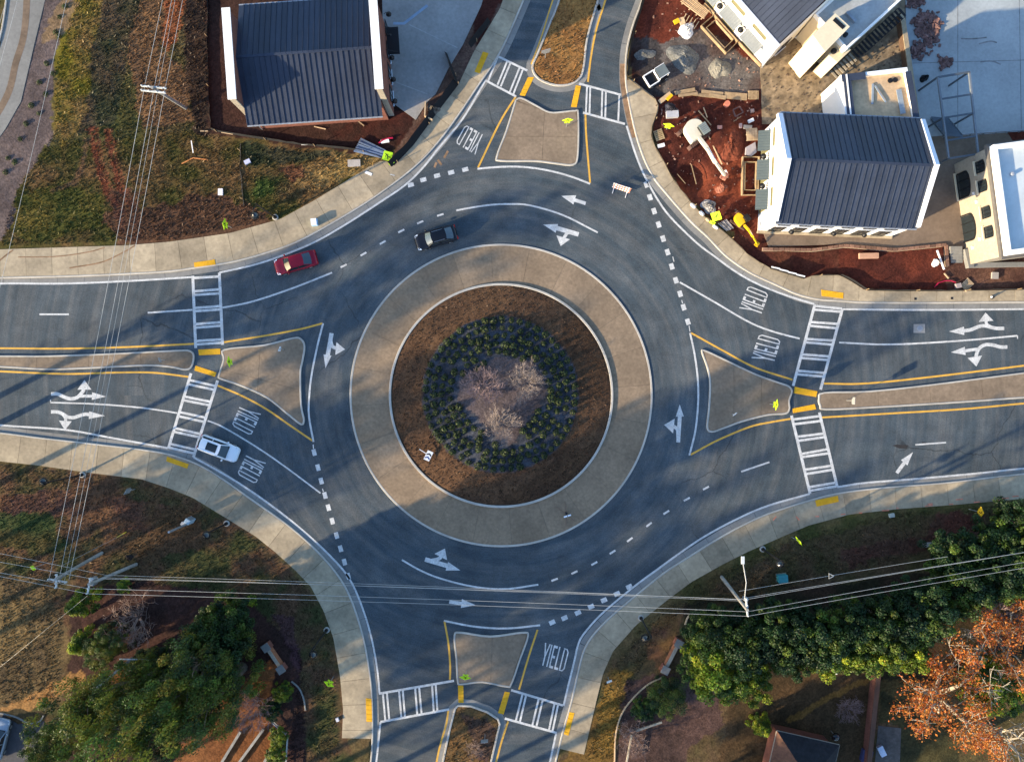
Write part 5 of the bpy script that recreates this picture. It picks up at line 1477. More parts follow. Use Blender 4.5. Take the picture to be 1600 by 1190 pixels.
# ------------------------------------------------------------------ street lamps
m_ballast = M('pale_footing', (0.36, 0.34, 0.30), .9)
def make_lamp(label, bx, by, hx, hy):
    """footing at (bx,by) on the ground, dome head seen at (hx,hy) about 6.6 m up"""
    x, y = g2(bx, by); hz_ = 6.4
    hv = at(hx, hy, hz_) - Vector((x, y, 0))
    t = thing('street_lamp', label, 'street lamp', (x, y, 0), group='black dome street lamps')
    MB().lathe([(.34, -.2), (.34, .2), (.29, .24)], sides=18).build('footing', m_ballast, t)
    MB().lathe([(.2, .2), (.19, .55), (.10, .75), (.085, 6.5), (.06, 7.0)], sides=10).build('pole', m_black, t)
    ar = [(0, 0, 6.3), (hv.x * .2, hv.y * .2, 6.95), (hv.x * .7, hv.y * .7, 7.15), (hv.x, hv.y, 6.9), (hv.x, hv.y, 6.6)]
    MB().tube(ar, .04, 6).build('arm', m_black, t)
    mb = MB().lathe([(.06, .5), (.14, .42), (.34, .28), (.44, .05), (.45, 0), (.38, -.03)], (hv.x, hv.y, 6.3), 18); mb.smooth = True
    sh = mb.build('lamp_shade', M('black_enamel', (0.010, 0.011, 0.013), .2, 0, var=.02, fine=.02, spec=.6), t)
    MB().lathe([(.24, -.02), (.2, -.1), (.1, -.16)], (hv.x, hv.y, 6.28), 12).build('lens', m_lamp, sh)
    return t
make_lamp('black dome street lamp on the verge above the red car', 431, 340, 398, 336)
make_lamp('black dome street lamp on the grass left of the west crossing', 130, 741, 67, 752)
make_lamp('black dome street lamp on the grass beside the grey cabinet pole', 355, 817, 322, 836)
make_lamp('black dome street lamp in the grass left of the south arm pavement', 511, 983, 489, 1023)
make_lamp('black dome street lamp on the south-east pavement edge near the south road', 1001, 964, 1008, 997)
make_lamp('black dome street lamp in the grass above the teal utility box', 1191, 857, 1219, 881)

# grey pole with cabinet
x, y = g2(300, 815)
t = thing('cabinet_pole', 'short grey metal pole with a pale blue cabinet at its foot', 'pole', (x, y, 0), math.radians(150))
MB().tube([(0, 0, -.2), (0, 0, 6.0)], .12, 8).build('pole', m_steel, t)
cb = MB().box((.05, -.32, .85), (.6, .5, 1.6)).build('cabinet', M('pale_blue_cabinet', (0.38, 0.48, 0.53), .5), t)
MB().box((.05, -.585, .9), (.5, .03, 1.2)).build('door', m_steel, cb)
MB().box((.42, .2, .75), (.4, .4, 1.3)).build('meter_box', m_steel, t)

# ------------------------------------------------------------------ utility poles and wires
m_insul = M('pale_insulator', (0.62, 0.62, 0.58), .4)
m_arm = M('bleached_crossarm', (0.52, 0.54, 0.52), .8, var=.1)
def utility_pole(label, base, top, z, arms, r=.2):
    x, y = g2(*base)
    t = thing('utility_pole', label, 'utility pole', (x, y, 0))
    tv = at(*top, z) - Vector((x, y, 0))
    MB().tube([(0, 0, -.3), (tv.x * .5, tv.y * .5, z * .5), (tv.x, tv.y, z + .4)], [r, r * .85, r * .7], 10).build('pole', m_polewood, t)
    for (p, q, zz) in arms:
        a, b = at(*p, zz) - Vector((x, y, 0)), at(*q, zz) - Vector((x, y, 0))
        arm = MB().bar(a, b, .14, .16).build('crossarm', m_arm, t)
        for k in range(4):
            c_ = a.lerp(b, .04 + .92 * k / 3); MB().lathe([(.03, 0), (.07, .05), (.05, .12), (.08, .16), (.03, .24)], (c_.x, c_.y, c_.z + .08), 8).build('insulator', m_insul, arm)
        c_ = a.lerp(b, .5); MB().bar(c_ + Vector((0, 0, -.1)), Vector((tv.x, tv.y, zz - .9)), .05).build('brace', m_steel, arm)
    return t
zP = 9.4
up1 = utility_pole('grey utility pole with crossarm at the left, westernmost of the pair', (160, 863), (90, 903), zP, [((89, 896), (88, 918), 9.2), ((76, 904), (105, 909), 8.6)])
up2 = utility_pole('grey utility pole with crossarm at the left, nearest the south-west pavement', (214, 881), (142, 911), zP, [((142, 902), (137, 927), 9.2)])
up3 = utility_pole('grey utility pole with a lamp arm in the south-east garden', (1127, 900), (1166, 951), 10.5, [((1165.5, 934), (1168, 962), 10.3)])
up4 = utility_pole('utility pole with a double white crossarm on the north-west grass', (291, 169), (240, 139), 9.2, [((221, 134.5), (260, 138.5), 9.2), ((221, 141.5), (259, 145.5), 9.2)])
utility_pole('grey pole leaning out of the south-west evergreens', (207, 1028), (156, 1071), 7.5, [])
x, y = g2(207, 1028)
for pole, pts in ((up1, [(3.0, 1.4)]), ):
    b = pole.location; 
    MB().tube([(-.3, .3, 7.5), (2.6, 2.2, .1)], .015, 5).build('guy_wire', m_steel, pole)
    MB().bar((2.0, 1.85, .75), (2.75, 2.35, .05), .09).build('guy_guard', m_amber, pole)
for pole, offs in ((up2, [(-.7, -.3), (-.75, .15)]), (up3, [(1.0, .3), (1.0, -.4)])):
    top = Vector((0, 0, 0))
    tv = at(142, 911, zP) - Vector((pole.location.x, pole.location.y, 0)) if pole is up2 else at(1166, 951, 10.5) - Vector((pole.location.x, pole.location.y, 0))
    for o in offs:
        MB().lathe([(.2, 0), (.22, .1), (.22, .8), (.12, .9)], (tv.x * .9 + o[0] * .6, tv.y * .9 + o[1], 7.6), 10).build('transformer', m_steel, pole)
# lamp arm on the south-east pole
a, b = at(1163, 938, 9.3), at(1160.5, 877, 9.9); o3 = Vector((up3.location.x, up3.location.y, 0))
mid = (a + b) / 2 + Vector((.15, 0, .4))
arm = MB().tube([a - o3, mid - o3, b - o3], .045, 6).build('lamp_arm', m_alu, up3)
MB().box(b - o3 + Vector((0, .15, 0)), (.3, .75, .16)).build('lamp_head', m_arm, up3)
# wires: each one a thing
m_wire = M('weathered_wire', (0.40, 0.39, 0.36), .5, .2, var=.1)
def wire(p, q, z0, z1, label, sag=.25, r=.018):
    a, b = at(*p, z0), at(*q, z1)
    pts = []
    for k in range(13):
        u = k / 12; c_ = a.lerp(b, u); c_.z -= sag * 4 * u * (1 - u); pts.append(c_)
    o = MB().tube(pts, r, 5).build('overhead_wire', m_wire)
    return tag(o, label, 'wire', 'overhead wires')
for k, (top, arm_, low) in enumerate((((262, -40), (226, 136), (77, 905)), ((276, -40), (241, 138), (93, 903)), ((281, -40), (247, 140), (101, 907)), ((293, -40), (258, 140), (108, 906)))):
    wn_ = ('leftmost', 'second', 'third', 'rightmost')[k]
    wire(top, arm_, 9.2, 9.2, f'{wn_} of the overhead wires running up from the double white crossarm', .05, .02 if k != 2 else .014)
    wire(arm_, low, 9.2, 8.8, f'{wn_} of the overhead wires crossing the west road from the double crossarm', .3, .02 if k != 2 else .014)
wire((113, -40), (-10, 490), 8.5, 8.5, 'single overhead wire crossing the north-west verge near the left edge', .2)
wire((21, -40), (-20, 105), 8.5, 8.5, 'short overhead wire over the driveway in the top left corner, outer one', .05); wire((38, -40), (-20, 175), 8.5, 8.5, 'short overhead wire over the driveway in the top left corner, inner one', .05)
for k, (l, m_, r_, e_) in enumerate((((-30, 858), (165, 898), (1150, 936), (1640, 856)), ((-30, 872), (140, 903), (1165, 936), (1640, 856)), ((-30, 889), (139, 919), (1167, 955), (1640, 871)), ((-30, 894), (137, 927), (1168, 962), (1640, 880)))):
    wn_ = ('uppermost', 'second', 'third', 'lowest')[k]
    zz = (7.6, 9.3, 9.3, 9.3)[k]; z3 = (8.2, 10.3, 10.3, 10.3)[k]
    wire(l, m_, zz, zz, f'{wn_} of the overhead wires left of the two western poles', .05)
    wire(m_, r_, zz, z3, f'{wn_} of the long wires crossing the south arm between the poles', .5)
    wire(r_, e_, z3, z3, f'{wn_} of the overhead wires running right over the evergreens', .15, .018)
wire((170, 902), (1155, 938), 7.0, 7.6, 'low wire of the long span just below the uppermost one', .4, .016)
wire((1155, 923), (1480, 869), 7.6, 7.6, 'short upper wire with a loop running right from the south-east pole', .1)
v = at(1298, 899.5, 7.6)
tor = MB().tube([(v.x + .33 * math.cos(k / 3 * 2 * math.pi), v.y + .3 * math.sin(k / 3 * 2 * math.pi), v.z - .05) for k in range(4)], .05, 6).build('cable_loop', m_alu); tag(tor, 'small pale triangular cable loop hanging on the upper wire', 'cable loop')
wire((137, 930), (-20, 1058), 8.9, .4, 'thin guy wire slanting to the lower left over the straw lawn', .0, .012)

# ------------------------------------------------------------------ excavators
m_excw = M('cream_machine_paint', (0.62, 0.58, 0.46), .45, var=.08, fine=.05)
m_excy = M('yellow_machine_paint', (0.66, 0.40, 0.01), .4, var=.06, fine=.04)
m_track = M('muddy_track', (0.09, 0.05, 0.04), .9, var=.3, fine=.2)
def excavator(label, px, py, track_deg, house_deg, paint, s, boom, bucket_mat, bz=.6, roof_m=None, narrow=1.0):
    """boom: list of (px,py,z) knees from the foot to the bucket"""
    x, y = g2(px, py)
    t = thing('excavator', label, 'excavator', (x, y, 0.05))
    R = Matrix.Rotation(math.radians(track_deg), 3, 'Z')
    for side in (-1, 1):
        mb = MB(); pts = []
        L2, r = 1.55 * s, .34 * s
        for k in range(9): a = math.pi / 2 + math.pi * k / 8; pts.append((-L2 + r + r * math.cos(a), r + r * math.sin(a)))
        for k in range(9): a = -math.pi / 2 + math.pi * k / 8; pts.append((L2 - r + r * math.cos(a), r + r * math.sin(a)))
        n = len(pts); w = .42 * s
        for o in (-w / 2, w / 2):
            for p in pts: mb.v.append(tuple(R @ Vector((p[0], side * 1.0 * s + o, p[1]))))
        mb.f = [tuple(range(n)), tuple(range(2 * n - 1, n - 1, -1))] + [(i, n + i, n + (i + 1) % n, (i + 1) % n) for i in range(n)]
        tr = mb.build('track', m_track, t)
        pads = MB()
        for k in range(12): pads.box(R @ Vector((-L2 + r + (2 * L2 - 2 * r) * k / 11, side * 1.0 * s, 2 * r + .01)), (.07 * s, w * 1.04, .05), math.radians(track_deg))
        pads.build('track_pads', m_track, tr)
    MB().box((0, 0, .55 * s), (1.2 * s, 1.5 * s, .3 * s), math.radians(track_deg)).build('undercarriage', m_track, t)
    R = Matrix.Rotation(math.radians(house_deg), 3, 'Z')
    # house: rounded counterweight, forward is local +x
    out = [(.95, -1.1), (1.0, -.1), (.45, .1), (.45, 1.05), (-.2, 1.12)] + [(-.55 - 1.0 * math.sin(a), 1.1 * math.cos(a)) for a in [math.pi * k / 9 for k in range(0, 10)]] + [(.2, -1.12)]
    out = [(.9, .25), (.55, .3), (.5, 1.05)] + [(-.35 - .95 * math.sin(a), 1.08 * math.cos(a)) for a in [math.pi * k / 10 for k in range(0, 11)]] + [(.5, -1.08), (.9, -1.05)]
    P = [R @ Vector((p[0] * s, (p[1] if p[1] < 0 else p[1] * narrow) * s, 0)) for p in out]
    mb = MB()
    mb.prism([(p.x, p.y) for p in P], .75 * s, 1.55 * s)
    Q = [p * .93 for p in P]
    mb.prism([(p.x, p.y) for p in Q], 1.55 * s, 1.68 * s)
    mb.build('engine_house', paint, t)
    c_ = R @ Vector((.42 * s, .62 * s, 1.55 * s))
    cab = MB().box(c_, (1.15 * s, .82 * s, 1.5 * s), math.radians(house_deg)).build('cab', m_black, t)
    MB().box(c_ + Vector((0, 0, .77 * s)), (1.2 * s, .9 * s, .07), math.radians(house_deg)).build('cab_roof', roof_m or M('grey_green_cab_roof', (0.20, 0.235, 0.21), .6), cab)
    for k in range(5):
        q = R @ Vector(((-.45 + .2 * k) * s, 0, 0)); MB().box(c_ + q + Vector((0, 0, .83 * s)), (.05 * s, .8 * s, .04), math.radians(house_deg)).build('roof_rib', m_steel if roof_m is None else m_black, cab)
    MB().box(c_ + R @ Vector((.59 * s, 0, .1 * s)), (.02, .7 * s, .9 * s), math.radians(house_deg)).build('windscreen', m_glass, cab)
    K = [at(*b) - Vector((x, y, .05)) for b in boom]
    names = ('boom', 'stick')
    w = (.34 * s, .24 * s)
    b0 = MB(); m_ = K[0].lerp(K[1], .5) + Vector((0, 0, .35 * s))
    b0.bar(K[0], m_, w[0], .42 * s); b0.bar(m_, K[1], w[0] * .9, .36 * s); b0.build('boom', paint, t)
    st2 = MB(); st2.bar(K[1] + Vector((0, 0, .15)), K[2], w[1], .3 * s); st2.build('stick', paint, t)
    MB().tube([K[0] + Vector((0, 0, .1)), m_ + Vector((0, 0, -.45 * s))], .06 * s, 8).build('boom_cylinder', m_chrome, t)
    MB().tube([m_ + Vector((0, 0, .34 * s)), K[1].lerp(K[2], .2) + Vector((0, 0, .42 * s))], .05 * s, 8).build('stick_cylinder', m_chrome, t)
    dd = (K[2] - K[1]); dd.z = 0; dd.normalize(); nn_ = Vector((-dd.y, dd.x, 0))
    bk = MB(); e = K[2]; prof = [(-.05, .1), (.28, .0), (.34, -.32), (.05, -.52), (-.28, -.42), (-.2, -.36), (.02, -.44), (.26, -.28), (.2, -.02)]
    n = len(prof); hw = .38 * s
    for o in (-hw, hw):
        for p in prof: bk.v.append(tuple(e + dd * p[0] * s * 1.2 + nn_ * o + Vector((0, 0, p[1] * s))))
    bk.f = [(i, (i + 1) % n, n + (i + 1) % n, n + i) for i in range(n)] + [tuple(range(n)), tuple(range(2 * n - 1, n - 1, -1))]
    bko = bk.build('bucket', bucket_mat, t)
    te = MB()
    for k in range(4): te.box(e + dd * (-.3 * s) + nn_ * (hw * (-.8 + .53 * k)) + Vector((0, 0, -.43 * s)), (.16 * s, .06 * s, .05 * s), math.atan2(dd.y, dd.x))
    te.build('teeth', m_track, bko)
    return t
excavator('cream excavator with a long arm digging in the red clay yard', 1082, 211, 38, -57, m_excw, 1.0, [(1091, 214, 1.5), (1117, 254, 2.6), (1132, 274, .9)], M('clay_red_bucket', (0.42, 0.17, 0.11), .8))
excavator('yellow mini excavator with its arm down beside the white building', 1155, 345, -30, -52, m_excy, .62, [(1163, 352, 1.1), (1176, 370, 1.7), (1183, 381, .6)], m_excy, roof_m=m_black, narrow=.45)

# compact utility truck in the site
x, y = g2(1023, 124)
t = thing('utility_truck', 'small black utility truck with white-edged cargo bed in the site corner', 'utility vehicle', (x, y, .05), math.radians(32))
MB().box((-.0, 0, .55), (2.6, 1.35, .35)).build('chassis', m_black, t)
bed = MB().box((-.65, 0, .8), (1.25, 1.3, .06)).build('cargo_bed', m_black, t)
for a, b in (((-1.3, -.68), (0, -.68)), ((-1.3, .68), (0, .68)), ((-1.3, -.68), (-1.3, .68)), ((0, -.68), (0, .68))):
    MB().bar((*a, 1.0), (*b, 1.0), .09, .32).build('bed_side', m_signwhite, bed)
cb = MB().box((.62, 0, 1.5), (1.2, 1.3, .08)).build('cab_roof', M('grey_cab_roof', (0.13, 0.155, 0.155), .5), t)
for sx in (.08, 1.15):
    for sy in (-.6, .6): MB().bar((sx, sy, .7), (sx, sy, 1.5), .06).build('roof_post', m_signwhite, t)
for sy in (-.62, .62): MB().bar((.02, sy, 1.56), (1.22, sy, 1.56), .05).build('roof_edge', m_signwhite, cb)
MB().box((.4, 0, .85), (.5, 1.1, .3)).build('seat', m_black, t)
MB().box((1.2, 0, .75), (.4, 1.2, .4)).build('bonnet', m_black, t)
for sx in (-.85, .95):
    for sy in (-.62, .62):
        ty = MB().tube([(sx, sy - .13, .32), (sx, sy + .13, .32)], .32, 14).build('tyre', m_rubber, t)
        MB().tube([(sx, sy - .135, .32), (sx, sy + .135, .32)], .16, 10).build('rim', m_steel, ty)
# ------------------------------------------------------------------ vegetation
def leaf_quads(cent, nrm_, size, rs, flat=.5):
    """arrays -> verts (4n,3): small bent leaf cards facing roughly outwards"""
    n = len(cent)
    r = rs.normal(size=(n, 3)) * flat + nrm_
    r /= np.linalg.norm(r, axis=1)[:, None] + 1e-9
    a = np.cross(r, rs.normal(size=(n, 3))); a /= np.linalg.norm(a, axis=1)[:, None] + 1e-9
    b = np.cross(r, a)
    s = (size * (0.6 + 0.8 * rs.random(n)))[:, None]
    v = np.stack([cent - a * s, cent - b * s * .55, cent + a * s, cent + b * s * .55], 1)
    return v.reshape(-1, 3)
def mesh_quads(name, V, mat, cols=None):
    n = len(V) // 4
    me = bpy.data.meshes.new(name)
    me.vertices.add(len(V)); me.vertices.foreach_set('co', V.astype(np.float32).ravel())
    me.loops.add(len(V)); me.loops.foreach_set('vertex_index', np.arange(len(V)))
    me.polygons.add(n); me.polygons.foreach_set('loop_start', np.arange(0, len(V), 4)); me.polygons.foreach_set('loop_total', np.full(n, 4))
    me.update()
    me.materials.append(mat)
    if cols is not None:
        ca_ = me.color_attributes.new('Col', 'FLOAT_COLOR', 'POINT')
        ca_.data.foreach_set('color', np.c_[np.repeat(cols, 4, axis=0), np.ones(len(V))].astype(np.float32).ravel())
    return me
m_leaf = M('leaves', (0, 0, 0), .55, var=.10, fine=.08, attr='Col', spec=.25, transl=.28, rnd=.16)
m_bark = M('bark', (0.12, 0.095, 0.07), .95, var=.3, scale=4, fine=.3)
m_barkpale = M('pale_bark', (0.36, 0.31, 0.23), .9, var=.2, scale=4, fine=.2)

def crown_mesh(name, seed, rx, rz, z0, nclump, nleaf, leaf, cols, clump_r, shape='dome', fill=.35):
    """leaf clumps on and inside an uneven crown; cols: list of leaf albedos"""
    rs = np.random.default_rng(seed)
    cents = []
    for k in range(nclump):
        u = (k + .5) / nclump; th = k * 2.39996 + rs.random() * .5
        if shape == 'cone':
            h = u; r = rx * (1 - h) ** .8 * (.75 + .35 * rs.random())
            cents.append((r * math.cos(th), r * math.sin(th), z0 + rz * h))
        else:
            ph = math.acos(1 - 1.55 * u); rr = (.72 + .42 * rs.random()) * (1 if rs.random() > fill else .6)
            cents.append((rx * rr * math.sin(ph) * math.cos(th), rx * rr * math.sin(ph) * math.sin(th), z0 + rz * (rr * math.cos(ph))))
    V, Cc = [], []
    for c in cents:
        n = nleaf; dirs = rs.normal(size=(n, 3)); dirs /= np.linalg.norm(dirs, axis=1)[:, None]
        cr = clump_r * (.65 + .7 * rs.random())
        p = np.array(c) + dirs * cr * (rs.random(n)[:, None] ** .4) * np.array([1, 1, .75])
        V.append(leaf_quads(p, dirs * .8 + np.array([0, 0, .6]), np.full(n, leaf), rs))
        base = np.array(cols[rs.integers(len(cols))]) * (.75 + .5 * rs.random())
        Cc.append(base * (.75 + .5 * rs.random((n, 1))) * (1 + .12 * rs.normal(size=(n, 3))))
    return mesh_quads(name, np.concatenate(V), m_leaf, np.clip(np.concatenate(Cc), .004, .8)), cents

def branch_mesh(name, seed, spec, mat, twig_r=.012):
    """recursive limbs. spec: dict(stems, h, spread, levels, kids, len0, r0)"""
    rs = random.Random(seed)
    mb = MB(); ends = []
    def grow(p, d_, ln, r, lev):
        pts = [p]; dd = d_.copy()
        seg = 3 if lev < 2 else 2
        for i in range(seg):
            dd = (dd + Vector((rs.uniform(-1, 1), rs.uniform(-1, 1), rs.uniform(-.4, .6))) * spec.get('wob', .28)).normalized()
            pts.append(pts[-1] + dd * ln / seg)
        r1 = max(twig_r * .5, r * .55)
        mb.tube(pts, [r + (r1 - r) * i / seg for i in range(seg + 1)], 5 if lev < 2 else 3, cap=False)
        ends.append((pts[-1], lev))
        if lev >= spec['levels']: return
        for k in range(spec['kids']):
            q = pts[rs.randint(1, seg)] if k else pts[-1]
            ax_ = Vector((rs.uniform(-1, 1), rs.uniform(-1, 1), rs.uniform(-.3, .7))).normalized()
            nd = (dd * .75 + ax_ * spec.get('open', .8)).normalized()
            grow(q, nd, ln * rs.uniform(.55, .82), max(twig_r, r1 * rs.uniform(.6, .95)), lev + 1)
    for k in range(spec['stems']):
        a = 2 * math.pi * (k + rs.random() * .6) / spec['stems']
        d0 = Vector((math.cos(a) * spec['spread'], math.sin(a) * spec['spread'], 1)).normalized()
        grow(Vector((math.cos(a) * .05, math.sin(a) * .05, -.1)), d0, spec['len0'], spec['r0'], 0)
    return mb.mesh(name, mat), ends

EG = [(0.014, 0.034, 0.010), (0.019, 0.042, 0.011), (0.030, 0.056, 0.012), (0.07, 0.105, 0.014), (0.015, 0.035, 0.013)]  # leaf colour darkened to paint the shaded mass of the south-east belt
EG2 = [(0.15, 0.20, 0.014), (0.22, 0.25, 0.016), (0.09, 0.14, 0.015), (0.05, 0.085, 0.013)]  # paints sunlit leaves on the belt's south-west edge; also lime cones and shrubs
PINE = [(0.044, 0.080, 0.019), (0.068, 0.105, 0.019), (0.105, 0.132, 0.021), (0.030, 0.055, 0.021), (0.13, 0.13, 0.025)]
crowns = {}
crowns['ever'] = [crown_mesh('crown', s, 1.0, .85, .05, 90, 210, .037, EG, .19)[0] for s in (1, 2, 3)]
crowns['bright'] = [crown_mesh('crown', s, 1.0, .85, .05, 80, 200, .040, EG2, .20)[0] for s in (4, 5)]
crowns['pine'] = [crown_mesh('crown', s, 1.0, 1.5, -.6, 100, 260, .026, PINE, .22, fill=.5)[0] for s in (6, 7, 8)]
crowns['cone'] = [crown_mesh('crown', s, 1.0, 2.2, .0, 60, 110, .06, EG2, .26, 'cone')[0] for s in (9, 10)]
trunk_me = MB().tube([(0, 0, -.05), (.01, .02, .5), (-.02, 0, 1.0)], [1.0, .75, .45], 9).mesh('trunk', m_bark)
limb_me = branch_mesh('limbs', 40, dict(stems=6, spread=1.0, levels=1, kids=3, len0=.55, r0=.035, wob=.2), m_bark, .01)[0]

def leafy_tree(name, label, px, py, r_px, h, kind, var, crown_frac=.55, group=None, cat='tree', squash=1.0):
    """crown centre seen at (px,py); h total height; crown radius in photo pixels"""
    zc = h * (1 - crown_frac * .55)
    v = at(px, py, zc)
    r = r_px * (H - zc) / F
    t = thing(name, label, cat, (v.x, v.y, 0.0), random.uniform(0, 6.28), group)
    tr = inst('trunk', trunk_me, t, (0, 0, 0), (0, 0, 0), (.055 * h ** .8, .055 * h ** .8, zc))
    me_ = crowns[kind][var % len(crowns[kind])]
    zr = h * crown_frac * .62 * squash
    if kind == 'cone':
        inst('crown', me_, t, (0, 0, .25), (0, 0, random.uniform(0, 6)), (r, r, (h - .3) / 2.2))
    else:
        inst('crown', me_, t, (0, 0, zc), (0, 0, random.uniform(0, 6)), (r, r, zr))
        inst('limbs', limb_me, t, (0, 0, zc * .72), (0, 0, random.uniform(0, 6)), (r, r, zr))
    return t

# south-east evergreen belt: each tree a thing
SE = [(1118, 1036, 50, 7.5, 'bright', 'rounded glossy evergreen at the west end of the belt, beside the brick wall'),
      (1166, 1056, 36, 6.5, 'bright', 'low evergreen in sunlit yellow-green hanging over the yard beside the end tree'),
      (1112, 988, 40, 8.0, 'ever', 'dark evergreen at the west end just below the utility pole'),
      (1160, 1000, 46, 8.6, 'ever', 'dark evergreen second from the west end of the belt'),
      (1214, 976, 42, 8.8, 'ever', 'dark evergreen right of the pole under the wires'),
      (1228, 1010, 42, 8.2, 'ever', 'evergreen with bright leaf tufts above the bare yard'),
      (1272, 994, 44, 9.0, 'ever', 'evergreen with scattered lime leaf clumps in the middle of the belt'),
      (1296, 1016, 36, 7.6, 'bright', 'low bright evergreen left of the white drainpipe'),
      (1322, 978, 44, 9.2, 'ever', 'dark evergreen in the middle of the belt under the wires'),
      (1356, 1006, 42, 8.0, 'bright', 'bright fringed evergreen above the brick garden wall'),
      (1380, 970, 44, 9.0, 'ever', 'dark evergreen above and right of the drainpipe'),
      (1408, 1008, 38, 6.8, 'bright', 'evergreen with bright tufts beside the orange oak'),
      (1432, 950, 46, 9.2, 'ever', 'dark evergreen behind the upper tip of the orange oak'),
      (1486, 868, 40, 7.0, 'ever', 'dark evergreen at the upper left end of the right-hand clump'),
      (1500, 915, 46, 8.8, 'ever', 'dark evergreen between the wires at the right'),
      (1552, 850, 40, 7.0, 'ever', 'dark evergreen right below the amber warning sign'),
      (1596, 826, 44, 8.4, 'ever', 'dark evergreen at the right edge by the pavement'),
      (1560, 886, 48, 8.8, 'ever', 'dark evergreen under the wires near the right edge'),
      (1606, 896, 46, 9.2, 'ever', 'dark evergreen cut by the right edge under the wires'),
      (1545, 1070, 46, 5.0, 'bright', 'yellow-green understorey tree seen through the orange oak')]
for i, (px, py, r, h, kd, lab) in enumerate(SE):
    leafy_tree('evergreen_tree', lab, px, py, r, h, kd, i, .8, 'evergreens in the south-east belt')
# south-west pines and shrubs
SW = [(160, 1012, 28, 6.0, 'pine', 'small pine beside the grey leaning pole'),
      (330, 1018, 46, 9.5, 'ever', 'dark rounded evergreen below the grey pole crossarm line'),
      (352, 972, 40, 7.0, 'ever', 'dark evergreen shrub-tree at the top of the south-west grove'),
      (290, 1060, 50, 21.0, 'pine', 'tall dark pine in the middle of the south-west grove'),
      (200, 1085, 44, 17.0, 'pine', 'mid-green pine above the corner drive'),
      (122, 1122, 54, 14.0, 'pine', 'bright olive pine standing over the corner drive'),
      (215, 1150, 58, 23.0, 'pine', 'tall pine at the bottom edge of the south-west grove'),
      (305, 1120, 50, 22.0, 'pine', 'tall dark pine on the right of the south-west grove'),
      (65, 1180, 36, 9.0, 'pine', 'low pine at the bottom edge beside the silver car')]
for i, (px, py, r, h, kd, lab) in enumerate(SW):
    leafy_tree('pine_tree' if kd == 'pine' else 'evergreen_tree', lab, px, py, r, h, kd, i, .72 if kd == 'pine' else .8, 'trees in the south-west grove')
leafy_tree('cone_evergreen', 'yellow-green conical evergreen below the two utility poles', 117, 948, 23, 4.6, 'cone', 0)
leafy_tree('cone_evergreen', 'grey-green conical evergreen below the yellow-green one', 120, 1010, 21, 4.0, 'cone', 1)
leafy_tree('cone_evergreen', 'slim lime evergreen beside the brick house corner', 1194, 1140, 17, 3.4, 'cone', 1)
SH = [(442, 1081, 15, 1.7, 'bright', 'round green shrub beside the white picket line'), (424, 1108, 16, 1.6, 'ever', 'dark clipped shrub left of the white fence'), (436, 1150, 14, 1.5, 'bright', 'lime shrub inside the bend of the white fence'),
      (432, 1178, 15, 1.5, 'bright', 'lime shrub at the bottom edge beside the white fence'), (1042, 1092, 30, 3.2, 'pine', 'olive shrub inside the curved garden border'), (1004, 1108, 18, 1.6, 'ever', 'dark ground shrub along the curved garden border'),
      (228, 1040, 22, 2.4, 'pine', 'spreading shrub under the pole line at the grove edge'), (258, 1040, 18, 2.2, 'pine', 'pale green shrub edge above the orange clearing'), (365, 930, 0, 0, '', '')]
for i, (px, py, r, h, kd, lab) in enumerate(SH):
    if h: leafy_tree('shrub', lab, px, py, r, h, kd, i, .9, None, 'shrub')
leafy_tree('shrub', 'straw-yellow shrub in the upper left of the grove below the wires', 357, 938, 9, 1.4, 'cone', 0, cat='shrub'); leafy_tree('shrub', 'straw-yellow shrub just right of its twin below the wires', 391, 940, 9, 1.4, 'cone', 1, cat='shrub')
leafy_tree('shrub', 'golden small shrub under the wires right of the poles', 190, 917, 12, 1.6, 'cone', 0, cat='shrub')

# the orange oaks
OAK = [(0.42, 0.115, 0.020), (0.52, 0.17, 0.026), (0.32, 0.070, 0.016), (0.45, 0.19, 0.04)]
oak_b, ends = branch_mesh('branches', 12, dict(stems=4, spread=.75, levels=4, kids=3, len0=3.2, r0=.27, wob=.30, open=.85), m_barkpale, .03)
def oak_leaves(seed, ends, per, spread, keep):
    rs = np.random.default_rng(seed)
    E = np.array([tuple(e) for e, l in ends if l >= 3])
    E = E[keep(E)]
    cent = np.repeat(E, per, axis=0) + rs.normal(size=(len(E) * per, 3)) * spread
    V = leaf_quads(cent, np.tile([0, 0, .8], (len(cent), 1)), np.full(len(cent), .125), rs, .7)
    base = np.array(OAK)[rs.integers(len(OAK), size=len(cent))] * (.7 + .6 * rs.random((len(cent), 1)))
    return mesh_quads('foliage', V, m_leaf, base)
def oak(label, px, py, z_at, rz, sc, seed, keep):
    v = at(px, py, z_at)
    t = thing('oak_tree', label, 'tree', (v.x, v.y, 0), rz)
    inst('trunk', trunk_me, t, (0, 0, 0), (0, 0, 0), (.55, .55, 2.6 * sc))
    inst('branches', oak_b, t, (0, 0, 2.2 * sc), (0, 0, 0), (sc, sc, sc * .8))
    inst('foliage', oak_leaves(seed, ends, 14, .33, keep), t, (0, 0, 2.2 * sc), (0, 0, 0), (sc, sc, sc * .8))
    return t
oak('large orange-leaved oak spreading over the bottom right garden', 1490, 1105, 6, 0.3, 1.12, 5, lambda E: (E[:, 0] < 3.2))
oak('half-bare orange oak with pale limbs at the right edge', 1580, 1010, 6, 2.2, .95, 6, lambda E: (E[:, 1] < 2.2))
oak('nearly bare pale-limbed oak at the bottom right corner', 1585, 1165, 5, 4.0, .9, 8, lambda E: (E[:, 0] > 1.8))

